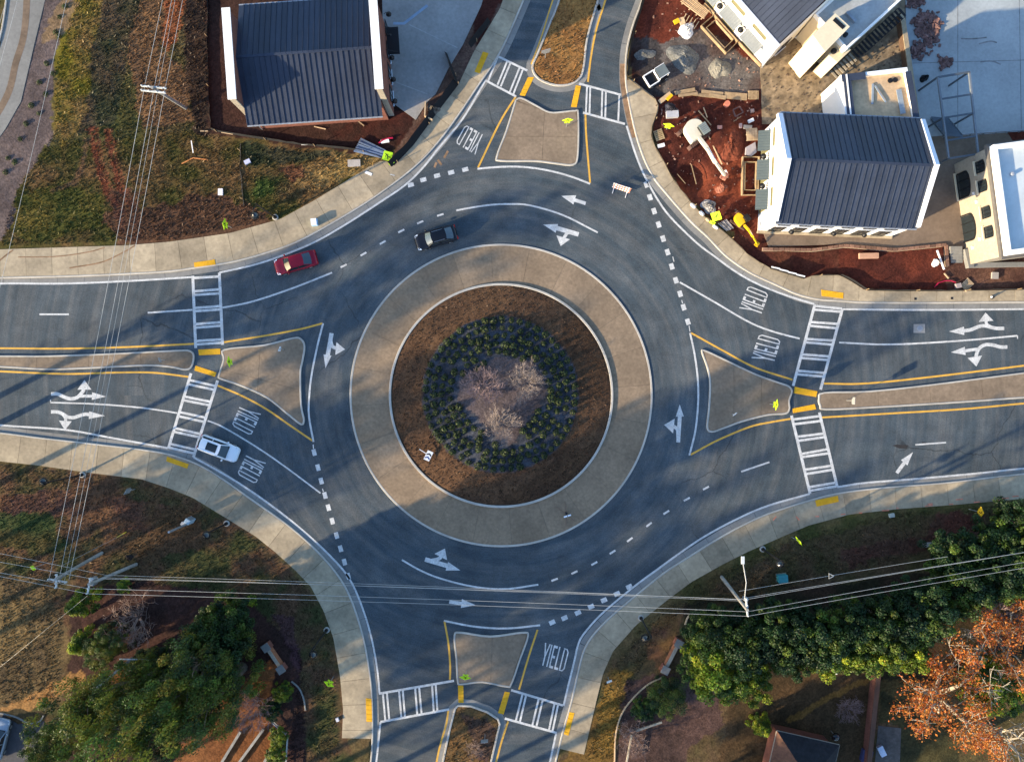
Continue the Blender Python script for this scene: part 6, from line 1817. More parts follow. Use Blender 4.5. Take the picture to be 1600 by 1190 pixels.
# bare shrubs and trees
m_twig = M('mauve_twigs', (0.235, 0.165, 0.16), .9, var=.2, fine=.2)
m_twig2 = M('pale_twigs', (0.27, 0.215, 0.18), .9, var=.2, fine=.2)
m_twig3 = M('red_brown_twigs', (0.25, 0.175, 0.145), .9, var=.2, fine=.2)
myrt = branch_mesh('branches', 21, dict(stems=15, spread=1.1, levels=3, kids=4, len0=1.0, r0=.032, wob=.2, open=.6), m_twig2, .010)[0]
myrt_b = branch_mesh('branches', 22, dict(stems=15, spread=1.1, levels=3, kids=4, len0=1.0, r0=.032, wob=.2, open=.6), m_twig, .010)[0]
for px, py, me_, lab, rz in ((756, 604, myrt_b, 'bare multi-stemmed crape myrtle on the west side of the central bed', 0), (823, 596, myrt, 'bare multi-stemmed crape myrtle on the east side of the central bed', 2), (783, 660, myrt, 'bare multi-stemmed crape myrtle on the south side of the central bed', 4)):
    x, y = g2(px, py)
    t = thing('bare_shrub', lab, 'shrub', (x, y, 1.05), rz); inst('branches', me_, t, (0, 0, 0), (0, 0, 0), (1.3, 1.3, .85))
wide = branch_mesh('branches', 23, dict(stems=9, spread=1.0, levels=4, kids=3, len0=1.25, r0=.045, wob=.25, open=.75), m_twig3, .010)[0]
for px, py, sc, lab in ((210, 966, 1.5, 'large bare brown-twigged tree in the south-west corner garden'), (986, 1150, 1.05, 'reddish bare shrub inside the curved garden border at the bottom'), (742, 1172, .62, 'bare twiggy shrub on the south median')):
    v = at(px, py, .8)
    t = thing('bare_shrub', lab, 'shrub', (v.x, v.y, .05), random.uniform(0, 6)); inst('branches', wide, t, (0, 0, 0), (0, 0, 0), (sc, sc, sc * .9))
for px, py, sc, lab in ((395, 1105, .9, 'bare thin-twigged sapling in the orange leaf litter'), (1330, 1110, .55, 'bare dim shrub in the back yard'), (1575, 960, 1.3, 'bare grey-twigged tree behind the orange oaks')):
    v = at(px, py, 1.2)
    t = thing('bare_shrub', lab, 'shrub', (v.x, v.y, .05), random.uniform(0, 6)); inst('branches', myrt_b, t, (0, 0, 0), (0, 0, 0), (sc * 1.6, sc * 1.6, sc * 1.6))

# rings of small evergreen shrubs on the central bed
rs = np.random.default_rng(77)
shr = []
for k in range(3):
    dirs = rs.normal(size=(150, 3)); dirs /= np.linalg.norm(dirs, axis=1)[:, None]; dirs[:, 2] = np.abs(dirs[:, 2])
    V = leaf_quads(dirs * (.30 + .14 * rs.random((150, 1))) * np.array([1, 1, 1.05]), dirs, np.full(150, .085), rs)
    base = np.array([(0.026, 0.045, 0.015), (0.042, 0.062, 0.018), (0.070, 0.082, 0.025)])[rs.integers(3, size=150)] * (.7 + .6 * rs.random((150, 1)))
    shr.append(mesh_quads('round_shrub', V, m_leaf, base))
heart = smooth([(742, 580), (770, 562), (800, 562), (838, 572), (858, 600), (846, 632), (822, 664), (800, 694), (770, 686), (742, 652), (716, 630), (712, 602)], 5, True)
cnt = 0
for ri, (r, n) in enumerate(((115.5, 53), (103, 47), (90.5, 42), (78, 36), (66, 31), (54, 26), (43, 20))):
    for k in range(n):
        a = 2 * math.pi * (k + .5 * (ri % 2)) / n + rs.normal() * .006
        px, py = 782 + r * math.cos(a) + rs.normal() * .6, 616 + r * math.sin(a) + rs.normal() * .6
        if inside(heart, np.array([px]), np.array([py]))[0] or rs.random() < .05: continue
        x, y, z, _ = ground_at([px], [py])
        s = (.82 + .42 * rs.random() ** 1.3)
        o = inst('round_shrub', shr[cnt % 3], None, (x[0], y[0], z[0] - .02), (rs.normal() * .15, rs.normal() * .15, rs.random() * 6), (s * rs.uniform(.85, 1.15), s, s * rs.uniform(.85, 1.25)))
        tag(o, 'small round evergreen shrub planted in rings around the central bed', 'shrub', 'ringed shrubs of the central bed'); cnt += 1
# dark tufts along the top-left mulch strip
for k, (px, py) in enumerate(((103, 12), (94, 28), (88, 52), (93, 58), (74, 100), (84, 116), (63, 130), (73, 148), (50, 166), (62, 178), (42, 194), (33, 218), (14, 248), (24, 254), (10, 270))):
    x, y, z, _ = ground_at([px], [py]); s = .55 + .3 * random.random()
    o = inst('mulch_tuft', shr[k % 3], None, (x[0], y[0], z[0] - .03), (0, 0, k), (s * 1.1, s * 1.1, s * .9))
    tag(o, 'small dark tuft planted in the mauve mulch strip at the left', 'shrub', 'tufts in the left mulch strip')

# winter grass: short blades over the verges (one mass)
def grass(n, region, seed, size, name, label):
    rs = np.random.default_rng(seed)
    px, py = rs.random(n) * 1640 - 20, rs.random(n) * 1230 - 20
    keep = region(px, py)
    px, py = px[keep], py[keep]
    x, y, z, c = ground_at(px, py)
    x = x + rs.normal(size=len(x)) * .05
    m = len(x)
    h = size * (.5 + 1.0 * rs.random(m)); a = rs.random(m) * 6.283; w = .045 + .05 * rs.random(m)
    lean = rs.normal(size=(m, 2)) * .6 * h[:, None]
    dx, dy = np.cos(a) * w, np.sin(a) * w
    V = np.stack([np.c_[x - dx, y - dy, z - .02], np.c_[x + dx, y + dy, z - .02], np.c_[x + lean[:, 0] + dx * .3, y + lean[:, 1] + dy * .3, z + h], np.c_[x + lean[:, 0] - dx * .3, y + lean[:, 1] - dy * .3, z + h]], 1).reshape(-1, 3)
    col = c * (.45 + 1.25 * rs.random((m, 1)) ** 1.3)
    o = bpy.data.objects.new(name, mesh_quads(name, V, m_leaf, col)); C.objects.link(o)
    tag(o, label, 'grass', kind='stuff')
nwp = [(120, 0), (330, 0), (320, 210), (380, 225), (560, 245), (600, 250), (440, 340), (270, 375), (0, 385), (25, 300), (88, 205), (84, 120)]
swp = [(0, 725), (60, 730), (225, 752), (300, 780), (400, 842), (480, 915), (520, 1010), (530, 1185), (450, 1185), (470, 1040), (390, 930), (100, 905), (90, 1090), (0, 1100)]
sep = [(915, 1185), (945, 1060), (1000, 980), (1080, 915), (1230, 842), (1400, 800), (1600, 785), (1600, 800), (1420, 870), (1180, 930), (1060, 955), (990, 1060), (955, 1185)]
grass(330000, lambda X, Y: inside(nwp, X, Y), 1, .15, 'grass', 'tufted olive and straw winter grass on the north-west verge')
grass(260000, lambda X, Y: inside(swp, X, Y), 2, .13, 'grass', 'short green and brown winter grass on the south-west verge')
grass(330000, lambda X, Y: inside(sep, X, Y), 3, .13, 'grass', 'short brown winter grass on the south-east verge')
grass(160000, lambda X, Y: inside(N_MED, X, Y) | inside([(712, 1106), (778, 1128), (766, 1190), (692, 1190)], X, Y), 4, .16, 'grass', 'orange straw grass growing on the road medians')
grass(150000, lambda X, Y: (np.hypot(X - CX, Y - CY) < 170) & (np.hypot(X - 782, Y - 616) > 122), 5, .10, 'grass', 'brown dormant grass ring on the central island')

# trees beyond the lower left of the picture that throw the long shade over the junction
m_shadebark = m_bark
bare_big = branch_mesh('branches', 31, dict(stems=5, spread=.5, levels=4, kids=3, len0=4.2, r0=.2, wob=.25, open=.7), m_bark, .03)[0]
OFF = SHADE_LIST if 'SHADE_LIST' in globals() else []
def shade_tree(px, py, h, r, kind):
    x, y = g2(px, py)
    t = thing('roadside_tree', 'tall tree standing beyond the lower left of the picture', 'tree', (x, y, 0), random.uniform(0, 6), 'trees beyond the lower left edge')
    inst('trunk', trunk_me, t, (0, 0, 0), (0, 0, 0), (.4, .4, h * .6))
    if kind == 'bare':
        inst('branches', bare_big, t, (0, 0, h * .25), (0, 0, random.uniform(0, 6)), (r / 6, r / 6, h * .75 / 11))
    else:
        inst('crown', crowns['pine'][random.randrange(3)], t, (0, 0, h * .72), (0, 0, random.uniform(0, 6)), (r, r, h * .22))
# ------------------------------------------------------------------ the building site and small things
def tobj(mb, name, mat, label, cat, group=None, kind=None):
    return tag(mb.build(name, mat), label, cat, group, kind)
m_tarp = M('white_plastic_sheet', (0.72, 0.71, 0.70), .4, var=.06, fine=.05)
m_lumber = M('raw_lumber', (0.46, 0.33, 0.20), .85, var=.2, scale=4, fine=.15, rnd=.15)
m_gravel = M('grey_gravel', (0.12, 0.12, 0.112), .95, var=.3, scale=3, fine=.45, fscale=26, bump=.8)
m_gravel2 = M('pale_sand', (0.20, 0.185, 0.15), .95, var=.3, scale=3, fine=.35, fscale=20, bump=.8)

def heap(name, label, px, py, rx, ry, h, mat, seed, cat='gravel pile', crumple=.0, rz=0.0):
    rs = np.random.default_rng(seed)
    x0, y0 = g2(px, py)
    mb = MB(); n, m_ = 26, 12
    ph = rs.random(6) * 6.28
    for i in range(m_ + 1):
        t_ = i / m_
        for k in range(n):
            a = 2 * math.pi * k / n
            e = 1 + .16 * math.sin(2 * a + ph[0]) + .10 * math.sin(3 * a + ph[1]) + .07 * math.sin(5 * a + ph[2])
            r = t_ * e
            z = h * max(0, (1 - t_ ** 1.4)) * (1 + .12 * math.sin(4 * a + 5 * t_ + ph[3])) + (rs.normal() * .03 * h if t_ < .98 else 0)
            if crumple: z += crumple * abs(math.sin(7 * a + 9 * t_ + ph[4])) * (1 - t_) + rs.normal() * crumple * .25 * (1 - t_)
            cx_, cy_ = rx * S14 * r * math.cos(a), ry * S14 * r * math.sin(a)
            mb.v.append((x0 + cx_ * math.cos(rz) - cy_ * math.sin(rz), y0 + cx_ * math.sin(rz) + cy_ * math.cos(rz), z + .03 - (.25 if i == m_ else 0)))
    for i in range(m_):
        for k in range(n):
            j = (k + 1) % n
            mb.f.append((i * n + k, (i + 1) * n + k, (i + 1) * n + j, i * n + j))
    mb.smooth = not crumple
    return tag(mb.build(name, mat), label, cat)
heap('gravel_pile', 'grey gravel pile beside the small black utility truck', 1068, 92, 26, 24, .75, m_gravel, 1, crumple=.07)
heap('gravel_pile', 'pale sandy pile in front of the diagonal white building', 1124, 108, 17, 18, .55, m_gravel2, 2, crumple=.06)
heap('gravel_pile', 'low grey gravel spread in the corner of the site by the kerb', 1006, 86, 18, 10, .3, m_gravel, 3, crumple=.06)
heap('soil_pile', 'bright red clay mound beside the excavator arm', 1140, 228, 24, 30, .7, M('fresh_red_clay', (0.15, 0.038, 0.019), .95, var=.3, scale=3, fine=.4, bump=.9), 4, 'soil pile', .12)
heap('plastic_sheet', 'crumpled white plastic sheet by the planter form', 1072, 49, 15, 12, .45, m_tarp, 5, 'plastic sheet', .45)
heap('bagged_rubbish', 'dark and white bundle of rubbish by the kerb corner of the clay yard', 1048, 172, 12, 11, .5, M('black_plastic', (0.03, 0.03, 0.04), .35, var=.5, scale=6, fine=.3), 6, 'rubbish', .5)
heap('bagged_rubbish', 'grey and white scrap heap behind the leaning lime sign', 1107, 323, 14, 11, .4, M('grey_scrap', (0.26, 0.25, 0.25), .6, var=.6, scale=7, fine=.5), 7, 'rubbish', .5)
heap('mulch_pile', 'dark brush pile in the timber bay beside the silt fence', 678, 172, 10, 9, .6, M('grey_brush', (0.13, 0.11, 0.09), .95, var=.5, scale=6, fine=.5), 8, 'brush pile', .4)
heap('soil_pile', 'small dug-up clump of clay left of the excavator bucket', 1128, 293, 13, 9, .4, M('pale_clay', (0.22, 0.085, 0.055), .95, var=.4, scale=5, fine=.4), 9, 'soil pile', .3)
heap('brick_pallet_cover', 'dark covered bin standing at the edge of the car park', 1442, 124, 8, 6, .9, m_black, 10, 'covered bin', .2)
heap('plastic_sheet', 'white flapping plastic and orange cord heap by the trench steps', 1460, 411, 5, 8, .5, m_tarp, 11, 'plastic sheet', .4)
heap('grass_clump', 'darker hole with a stump beside the two utility poles', 203, 870, 7, 6, .25, M('dark_hole_soil', (0.03, 0.02, 0.017), .95), 12, 'stump', .1)
# broken brick rubble at the top right: one uncountable mass
rs = np.random.default_rng(55)
mb = MB()
spots = [(1428, 4, 12, 10), (1436, 40, 13, 18), (1452, 60, 11, 22), (1432, 80, 9, 14), (1445, 28, 10, 8), (1474, 100, 9, 8), (1460, 40, 8, 12)]
for (cx_, cy_, sx, sy) in spots:
    for k in range(70):
        px, py = cx_ + rs.normal() * sx * .5, cy_ + rs.normal() * sy * .5
        x, y = g2(px, py); s = .1 + .25 * rs.random()
        R = Matrix.Rotation(rs.random() * 6.28, 3, 'Z') @ Matrix.Rotation(rs.normal() * .5, 3, 'X')
        mb.box((x, y, .18 + .12 * rs.random()), (s * 1.5, s, s * .6), mat=R)
tag(mb.build('rubble', M('brick_rubble', (0.15, 0.085, 0.075), .95, var=.6, scale=8, fine=.4)), 'broken brick rubble scattered on the car park', 'rubble', kind='stuff')
mb = MB()
for k in range(420):
    px, py = rs.uniform(1020, 1185), rs.uniform(5, 375)
    if not inside([(1000, 0), (1085, 0), (1190, 108), (1186, 350), (1170, 385), (1050, 262), (1030, 190), (1000, 120)], np.array([px]), np.array([py]))[0]: continue
    x, y, z, _ = ground_at([px], [py]); s = .04 + .12 * rs.random() ** 2
    R = Matrix.Rotation(rs.random() * 6.28, 3, 'Z') @ Matrix.Rotation(rs.normal() * .6, 3, 'X')
    mb.box((x[0], y[0], z[0] + s * .3), (s * 1.6, s, s * .7), mat=R)
tag(mb.build('debris', M('clay_lumps', (0.26, 0.15, 0.11), .95, var=.6, scale=6, fine=.4)), 'small stones and scraps strewn over the clay yard', 'debris', kind='stuff')
mb = MB()
for k in range(700):
    px, py = rs.uniform(1190, 1420), rs.uniform(60, 200)
    if not inside([(1190, 106), (1260, 60), (1415, 60), (1425, 180), (1190, 195)], np.array([px]), np.array([py]))[0] or rs.random() < .2: continue
    x, y = g2(px, py); s = .04 + .09 * rs.random()
    mb.box((x, y, .16 + s * .3), (s * 1.4, s, s * .7), rs.random() * 6)
tag(mb.build('gravel', M('dark_gravel_specks', (0.09, 0.065, 0.05), .95, var=.4)), 'dark gravel specks strewn over the tan yard', 'gravel', kind='stuff')

# boards, pallets, sheets
def board(label, p, q, w, th=.06, z=.2, mat=m_lumber, name='timber_board', cat='board', group=None):
    a, b = at(*p, z), at(*q, z)
    return tag(MB().bar((a.x, a.y, z), (b.x, b.y, z), w, th).build(name, mat), label, cat, group)
bl = [((1054, 146), (1086, 140), .42, .22, 'long board at the west end of the board line across the clay yard'), ((1060, 150), (1090, 146), .30, .27, 'board overlapping below the west end of the board line'),
      ((1082, 147), (1112, 151), .34, .2, 'thin board second along the board line across the clay yard'), ((1096, 143), (1130, 147), .36, .24, 'board in the middle of the board line with its end raised'),
      ((1108, 149), (1134, 153), .42, .3, 'weathered board just right of the middle of the board line'), ((1132, 149), (1167, 152), .75, .26, 'broad board at the east end of the board line beside the pallet')]
for p, q, w, z, lab in bl: board(lab, p, q, w, .07, z, m_wood)
board('tan plank slanting at the kerb corner of the clay yard', (1030, 160), (1048, 146), .5, .07, .3)
board('yellow plank on the rubbish bundle at the kerb corner', (1042, 156), (1050, 148), .35, .12, .5, m_excy)
board('thin pale pole lying beside the excavator arm', (1107, 213), (1128, 257), .11, .08, .35, m_lumber, 'pole', 'pole')
board('thin pale pole standing out of the dark pit', (1080, 257), (1088, 288), .08, .08, .3, m_wood, 'pole', 'pole')
board('grey pole on the left rim of the dark pit', (1058, 272), (1071, 287), .07, .07, .25, m_wood, 'pole', 'pole')
board('pole with a white end lying behind the cream excavator', (1091, 173), (1111, 196), .12, .1, .4, m_wood, 'pole', 'pole')
board('short stick behind the cream excavator', (1099, 168), (1105, 184), .1, .08, .35, m_lumber, 'pole', 'pole')
board('small white pipe near the excavator bucket', (1133, 266), (1136, 272), .2, .14, .4, m_signwhite, 'pipe', 'pipe')
board('stick crossing the fire-pit scrap in the clay yard', (1146, 190), (1158, 182), .07, .06, .3, m_wood, 'pole', 'pole')
board('white long board beside the leaning trench pole', (1464, 391), (1475, 421), .16, .12, .4, m_signwhite)
board('short pale stick at the tip of the trench pole', (1475, 427), (1482, 435), .12, .1, .25, m_lumber)
board('timber log lying in the clay trench below the white building', (1342, 400), (1372, 399.5), .6, .3, .3, M('salmon_timber', (0.42, 0.24, 0.16), .9), 'timber_log', 'timber')
board('tan plank on the sidewalk by the silt fence, lower one', (571, 269), (581, 273), .3, .03, .17, m_whitepaint)
board('short pale stake in the dark soil beside the brick building', (346, 207), (364, 210), .1, .05, .2, m_lumber)
board('bent pale strip near the silt fence corner left of the brick building', (313, 205), (325, 205), .12, .05, .2, m_lumber)
board('thin white strip on the dark soil below the brick building', (471, 226), (482, 226), .12, .04, .18, m_whitepaint)
board('diagonal tan board on red soil below the brick building', (491, 198), (509, 202), .1, .05, .2, m_lumber); board('second diagonal tan board on red soil nearer the silt fence', (559, 189), (569, 197), .1, .05, .2, m_lumber)
board('thin white stake standing in the north-west grass', (299, 220), (302, 239), .1, .06, .25, m_whitepaint, 'stake', 'stake')
for p, lab in (((284, 256), 'left orange arm of the flat survey marker on the north-west grass'), ((325, 250), 'right orange arm of the flat survey marker on the north-west grass')):
    board(lab, (302, 247), p, .12, .04, .2, M('orange_board', (0.52, 0.20, 0.06), .8), 'survey_strip', 'survey marker')
board('short white board on the grass slope above the silt fence', (595, 222), (608, 220), .35, .1, .3, m_signwhite)
for k in range(8):
    a, b = (553 + k * 1.5, 236 - k * 2.6 + (k > 4) * -1), (600 + k * .4, 247 - k * 1.6)
    tag(MB().bar(at(*a, .3 + .05 * (k % 3)), at(*b, .3 + .05 * (k % 3)), .16, .1).build('metal_stud', M('blue_grey_steel', (0.16, 0.21, 0.30), .45, .4, rnd=.2)), 'blue-grey metal stud in the bundle beside the leaning lime sign', 'metal stud', 'bundle of metal studs')
for k in range(6):
    a, b = (1122 + k * 2.5, 349 - k * 1.2), (1136 + k * 2.0, 361 - k * .8)
    tag(MB().bar(at(*a, .25 + .05 * (k % 2)), at(*b, .25 + .05 * (k % 2)), .1, .1).build('metal_stud', MATS['grey_scrap']), 'grey metal bar in the bundle beside the yellow mini excavator', 'metal bar', 'bundle of metal bars')
tag(MB().tube([at(592, 224, .3), at(598, 219, .35), at(607, 216, .3), at(614, 215.5, .3)], .09, 6).build('red_pipe', M('red_hose', (0.36, 0.01, 0.05), .5)), 'dark red hose above the bundle of metal studs', 'hose')
tag(MB().tube([at(1460, 449, .2), at(1466, 442, .25), at(1476, 438.5, .25), at(1486, 438.5, .25), at(1493, 441, .2)], .06, 6).build('hose', MATS['red_hose']), 'curved red hose on the soil left of the crate by the pavement', 'hose')
m_pallet = m_lumber
def pallet(label, px, py, deg, w=1.2, d=1.0, n=7, z=.12, mat=m_lumber, layers=1):
    x, y = g2(px, py); t = thing('pallet', label, 'pallet', (x, y, z), math.radians(deg))
    for s in (-1, 0, 1): MB().box((0, s * (d / 2 - .06), .05), (w, .1, .1)).build('bearer', mat, t)
    me_ = MB().box((0, 0, 0), (w / n * .74, d, .03)).mesh('slat', mat)
    for k in range(n): inst('slat', me_, t, (-w / 2 + w * (k + .5) / n, 0, .117))
    return t
pallet('weathered pallet at the east end of the board line', 1176, 150, 0, 1.2, .95, 8, .15, m_wood)
pallet('new tan pallet stack by the white building corner', 1172, 213, 4, 1.25, 1.35, 9, .55)
pallet('grey pallet lying against the site fence by the kerb', 1029, 212, -70, 1.2, 1.0, 6, .12, m_wood)
pallet('small slatted pallet by the pavement at the right', 1509, 445, -45, 1.0, 1.2, 6, .12)
tobj(MB().prism(gp([(1164, 232), (1178, 224), (1180, 240), (1172, 246), (1163, 243)]), .12, .5), 'sheet_stack', M('grey_lilac_board', (0.34, 0.31, 0.33), .8), 'grey sheet of board leaning by the first green-grey awning', 'board stack')
for px, py, r, lab, mat in ((1134, 165, .32, 'red-orange spool lying in the clay yard', M('clay_red_spool', (0.48, 0.16, 0.10), .7)), (1144, 276, .0, '', None)):
    if r:
        x, y = g2(px, py); tag(MB().lathe([(r, 0), (r, .12), (r * .5, .14), (r * .5, .4), (r, .42), (r, .54)], (x, y, .15), 16).build('spool', mat), lab, 'spool')
for k, (px, py, s, c_, lab) in enumerate(((1049, 181, (1.3, .7, .5), (0.40, 0.40, 0.42), 'grey-white carton beside the rubbish bundle'), (1032, 229, (.75, .35, .3), (0.72, 0.70, 0.72), 'white box against the site fence'), (1172, 190, (.6, .35, .25), (0.7, 0.7, 0.7), 'white carton near the white building corner'),
        (1167, 200, (.9, .4, .2), (0.42, 0.34, 0.26), 'flat tan carton above the tan pallet stack'), (1174, 175, (.35, .35, .3), (0.36, 0.24, 0.2), 'small brown box near the foot of the tan yard'), (1156, 198, (.3, .5, .2), (0.42, 0.27, 0.24), 'small pinkish block in the clay yard'),
        (1122, 202, (.5, .35, .2), (0.5, 0.25, 0.2), 'small pink block right of the cream excavator'), (1494, 447, (.55, .5, .4), (0.30, 0.25, 0.24), 'grey-brown crate by the pavement at the right'), (1552, 431, (.7, .7, .2), (0.30, 0.27, 0.24), 'square grey slab lying on the soil at the right'),
        (554, 256, (1.35, .75, .18), (0.36, 0.33, 0.30), 'grey stone slab on the straw grass above the pavement'), (346, 301, (.5, .7, .2), (0.75, 0.72, 0.74), 'white marker card on the north-west grass'), (388, 254, (.65, .45, .25), (0.45, 0.47, 0.62), 'pale lilac card beside the dark drainage strip'),
        (1391, 804, (.55, .4, .3), (0.34, 0.35, 0.30), 'small pale meter box on the grass by the south-east pavement'), (528, 1122, (.3, .4, .2), (0.5, 0.5, 0.54), 'pale block in the grass beside the south-west pavement end'), (1375, 1170, (.6, 1.1, .4), (0.42, 0.5, 0.62), 'pale blue cushion on the patio seat'),
        (1351, 1177, (1.1, 1.3, .5), (0.045, 0.05, 0.12), 'dark blue covered seat beside the brick garden wall'))):
    x, y, z, _ = ground_at([px], [py])
    mb = MB().box((0, 0, s[2] / 2), s); mb.box((0, 0, s[2] + .012), (s[0] * 1.04, s[1] * 1.04, .03))
    tag(mb.build('crate' if k < 9 else 'small_block', M('box_tone_%d' % k if False else 'box_tone_' + 'abcdefghijklmnop'[k], c_, .8), None, (x[0], y[0], max(z[0], .1)), random.uniform(-.5, .5)), lab, 'box')
# white sand bags along the site fence
for k, (p, q, lab) in enumerate((((1079, 318), (1087, 325), 'white sandbag at the upper end of the row by the clay yard fence'), ((1093, 330), (1100, 336.5), 'second white sandbag along the clay yard fence'), ((1103, 341), (1109, 346), 'dusty tan sandbag beside the leaning lime sign'), ((1114, 352), (1122, 357.5), 'white sandbag at the lower end of the row by the mini excavator'))):
    a, b = at(*p, .25), at(*q, .25)
    mb = MB().tube([a, a.lerp(b, .12), a.lerp(b, .5), a.lerp(b, .88), b], [.06, .17, .2, .17, .06], 8); mb.smooth = True
    tag(mb.build('sandbag', m_tarp if k != 2 else m_lumber), lab, 'sandbag', 'sandbags along the site fence')
# timber rack of trusses at the top
t = thing('timber_rack', 'pale slatted timber rack at the top of the building site', 'timber rack', (*g2(1084, 14), 0.1), math.radians(-38))
for k in range(7): MB().bar((-1.6, -.55 + k * .18, .5 + .05 * (k % 2)), (1.6, -.5 + k * .16, .55), .1, .06).build('slat', m_lumber, t)
for xx in (-1.3, -.3, .7, 1.4): MB().bar((xx, -.7, .42), (xx + .1, .75, .42), .12, .1).build('crosspiece', m_lumber, t)
for k in range(5): board('loose stick below the pale timber rack', (1072 + k * 5, 22 + k * 3), (1068 + k * 4, 30 + k * 4), .09, .06, .25, m_lumber, 'stick', 'stick', 'loose sticks below the timber rack')
board('yellow timber piece left of the white plastic sheet', (1053, 36), (1061, 32), .5, .15, .3, m_excy); board('tan short plank beside the yellow timber piece', (1064, 28), (1067, 38), .6, .12, .25, m_lumber)
# fences
def silt_fence(label, pts, h=.75, lean=.0, mat=m_blackfab, name='silt_fence'):
    q = resample(gp(pts), .8); t = thing(name, label, 'fence')
    n = len(q); N = normals2(q); mb = MB()
    rs = random.Random(3)
    for i, (p, nn_) in enumerate(zip(q, N)):
        wv = rs.uniform(-.06, .06)
        mb.v += [(p[0] + .02, p[1], .02), (p[0] + nn_.x * (lean + wv), p[1] + nn_.y * (lean + wv), h + rs.uniform(-.08, .05)), (p[0] + nn_.x * (lean + wv + .02), p[1] + nn_.y * (lean + wv + .02), h), (p[0] - .02, p[1], .02)]
    for i in range(n - 1):
        for a, b in ((0, 1), (1, 2), (2, 3)): mb.f.append((4 * i + a, 4 * i + 4 + a, 4 * i + 4 + b, 4 * i + b))
    mb.build('fabric', mat, t)
    pm = MB().box((0, 0, .45), (.06, .06, 1.0)).mesh('stake', m_wood)
    for p in q[1::7]: inst('stake', pm, t, (p[0] + .06, p[1], 0))
    return t
silt_fence('black silt fence between the curving pavement and the brick building site', [(613, 262), (630, 245), (648, 227), (664, 205), (679, 184), (698, 158), (716, 133)], .95, .55)
silt_fence('short black silt fence flap standing out towards the parking pad', [(716, 131), (708, 108), (699, 84)], .9, .3)
silt_fence('short black silt fence along the pavement at the top', [(737, 76), (752, 56), (767, 36)], .8, .45)
silt_fence('dark low silt fence curving along the clay yard kerb', [(980, 122), (1023, 155), (1029, 168), (1026, 180), (1019, 200), (1018, 214), (1026, 235), (1038, 254), (1052, 281), (1078, 315), (1099, 337), (1124, 357), (1149, 379), (1171, 400), (1204, 419)], .45, -.12, M('dusty_fabric', (0.06, 0.05, 0.042), .9))
silt_fence('black silt fence along the east pavement edge', [(1268, 431), (1312, 429), (1332, 440), (1352, 453), (1402, 454), (1477, 454), (1600, 452), (1700, 451)], .6, .0)
silt_fence('black silt fence along the top of the building site kerb', [(1016, -30), (1008, 0), (993, 45), (985, 85), (982, 120)], .8, -.3)
silt_fence('dark silt fence between the brick building and the grass slope', [(326, -30), (324, 60), (327, 150), (330, 205), (380, 214), (460, 226), (560, 236), (600, 250)], .5, .1)
silt_fence('dark drainage strip of fabric running down the north-west grass', [(375, 225), (374, 260), (377, 300), (380, 322)], .25, .2)
# striped temporary barricade panel at the pavement turn
t = thing('striped_panel', 'striped black and white panel at the pavement turn by the clay yard', 'barrier')
a, b = at(1205, 418, .7), at(1257, 434, .7)
MB().bar((a.x, a.y, .45), (b.x, b.y, .45), .06, .8).build('panel', m_black, t)
for k in range(4):
    p = a.lerp(b, (k + .5) / 4); MB().bar((p.x - .5, p.y + .2, .87), (p.x + .45, p.y - .02, .87), .14, .03).build('stripe', m_signwhite, t)
t = thing('timber_bay', 'open timber frame of a bay behind the silt fence', 'timber frame')
for p, q in (((665, 160), (664, 182)), ((664, 182), (676, 188.5))): MB().bar(at(*p, .45), at(*q, .45), .14, .5).build('board', m_lumber, t)
# type III road barricade
v = at(970, 297, .6); t = thing('road_barricade', 'orange and white striped road barricade at the north-east entry', 'barricade', (v.x, v.y, .01), math.radians(-18)); t.scale = (.8, .8, .8)
m_or = M('barricade_orange', (0.72, 0.20, 0.06), .6)
for r, z in enumerate((.45, .9, 1.35)):
    rl = MB().box((0, 0, z), (2.5, .04, .24)).build('rail', m_signwhite, t)
    for k in range(7):
        xx = -1.1 + k * .37
        MB().poly([(xx - .1, -.0215, z - .118), (xx + .08, -.0215, z - .118), (xx + .2, -.0215, z + .118), (xx + .02, -.0215, z + .118)]).build('stripe', m_or, rl)
    rl.rotation_euler = (-.32, 0, 0)
for xx in (-.95, .95):
    MB().bar((xx, .05, 0), (xx, .05, 1.5), .06).build('post', m_signwhite, t).rotation_euler = (-.32, 0, 0); MB().bar((xx, -.65, .04), (xx, .75, .04), .07).build('foot', m_signwhite, t)
# portable stand on the apron
v = at(885, 802, .3); t = thing('survey_stand', 'fallen wire sign stand with a small white plate on the concrete apron', 'stand', (v.x, v.y, .16), .3)
for a in (80, 130, 250, 300): MB().bar((0, 0, .25), (1.3 * math.cos(math.radians(a)), 1.3 * math.sin(math.radians(a)), .0), .035).build('leg', M('rusty_wire', (0.13, 0.07, 0.06), .8), t)
for k in range(2): MB().box((-.2 + k * .45, -.25, .32), (.38, .16, .05)).build('plate', m_signwhite, t)
MB().lathe([(.16, 0), (.14, .3), (.05, .36)], (0, .05, .1), 10).build('hub', m_black, t)
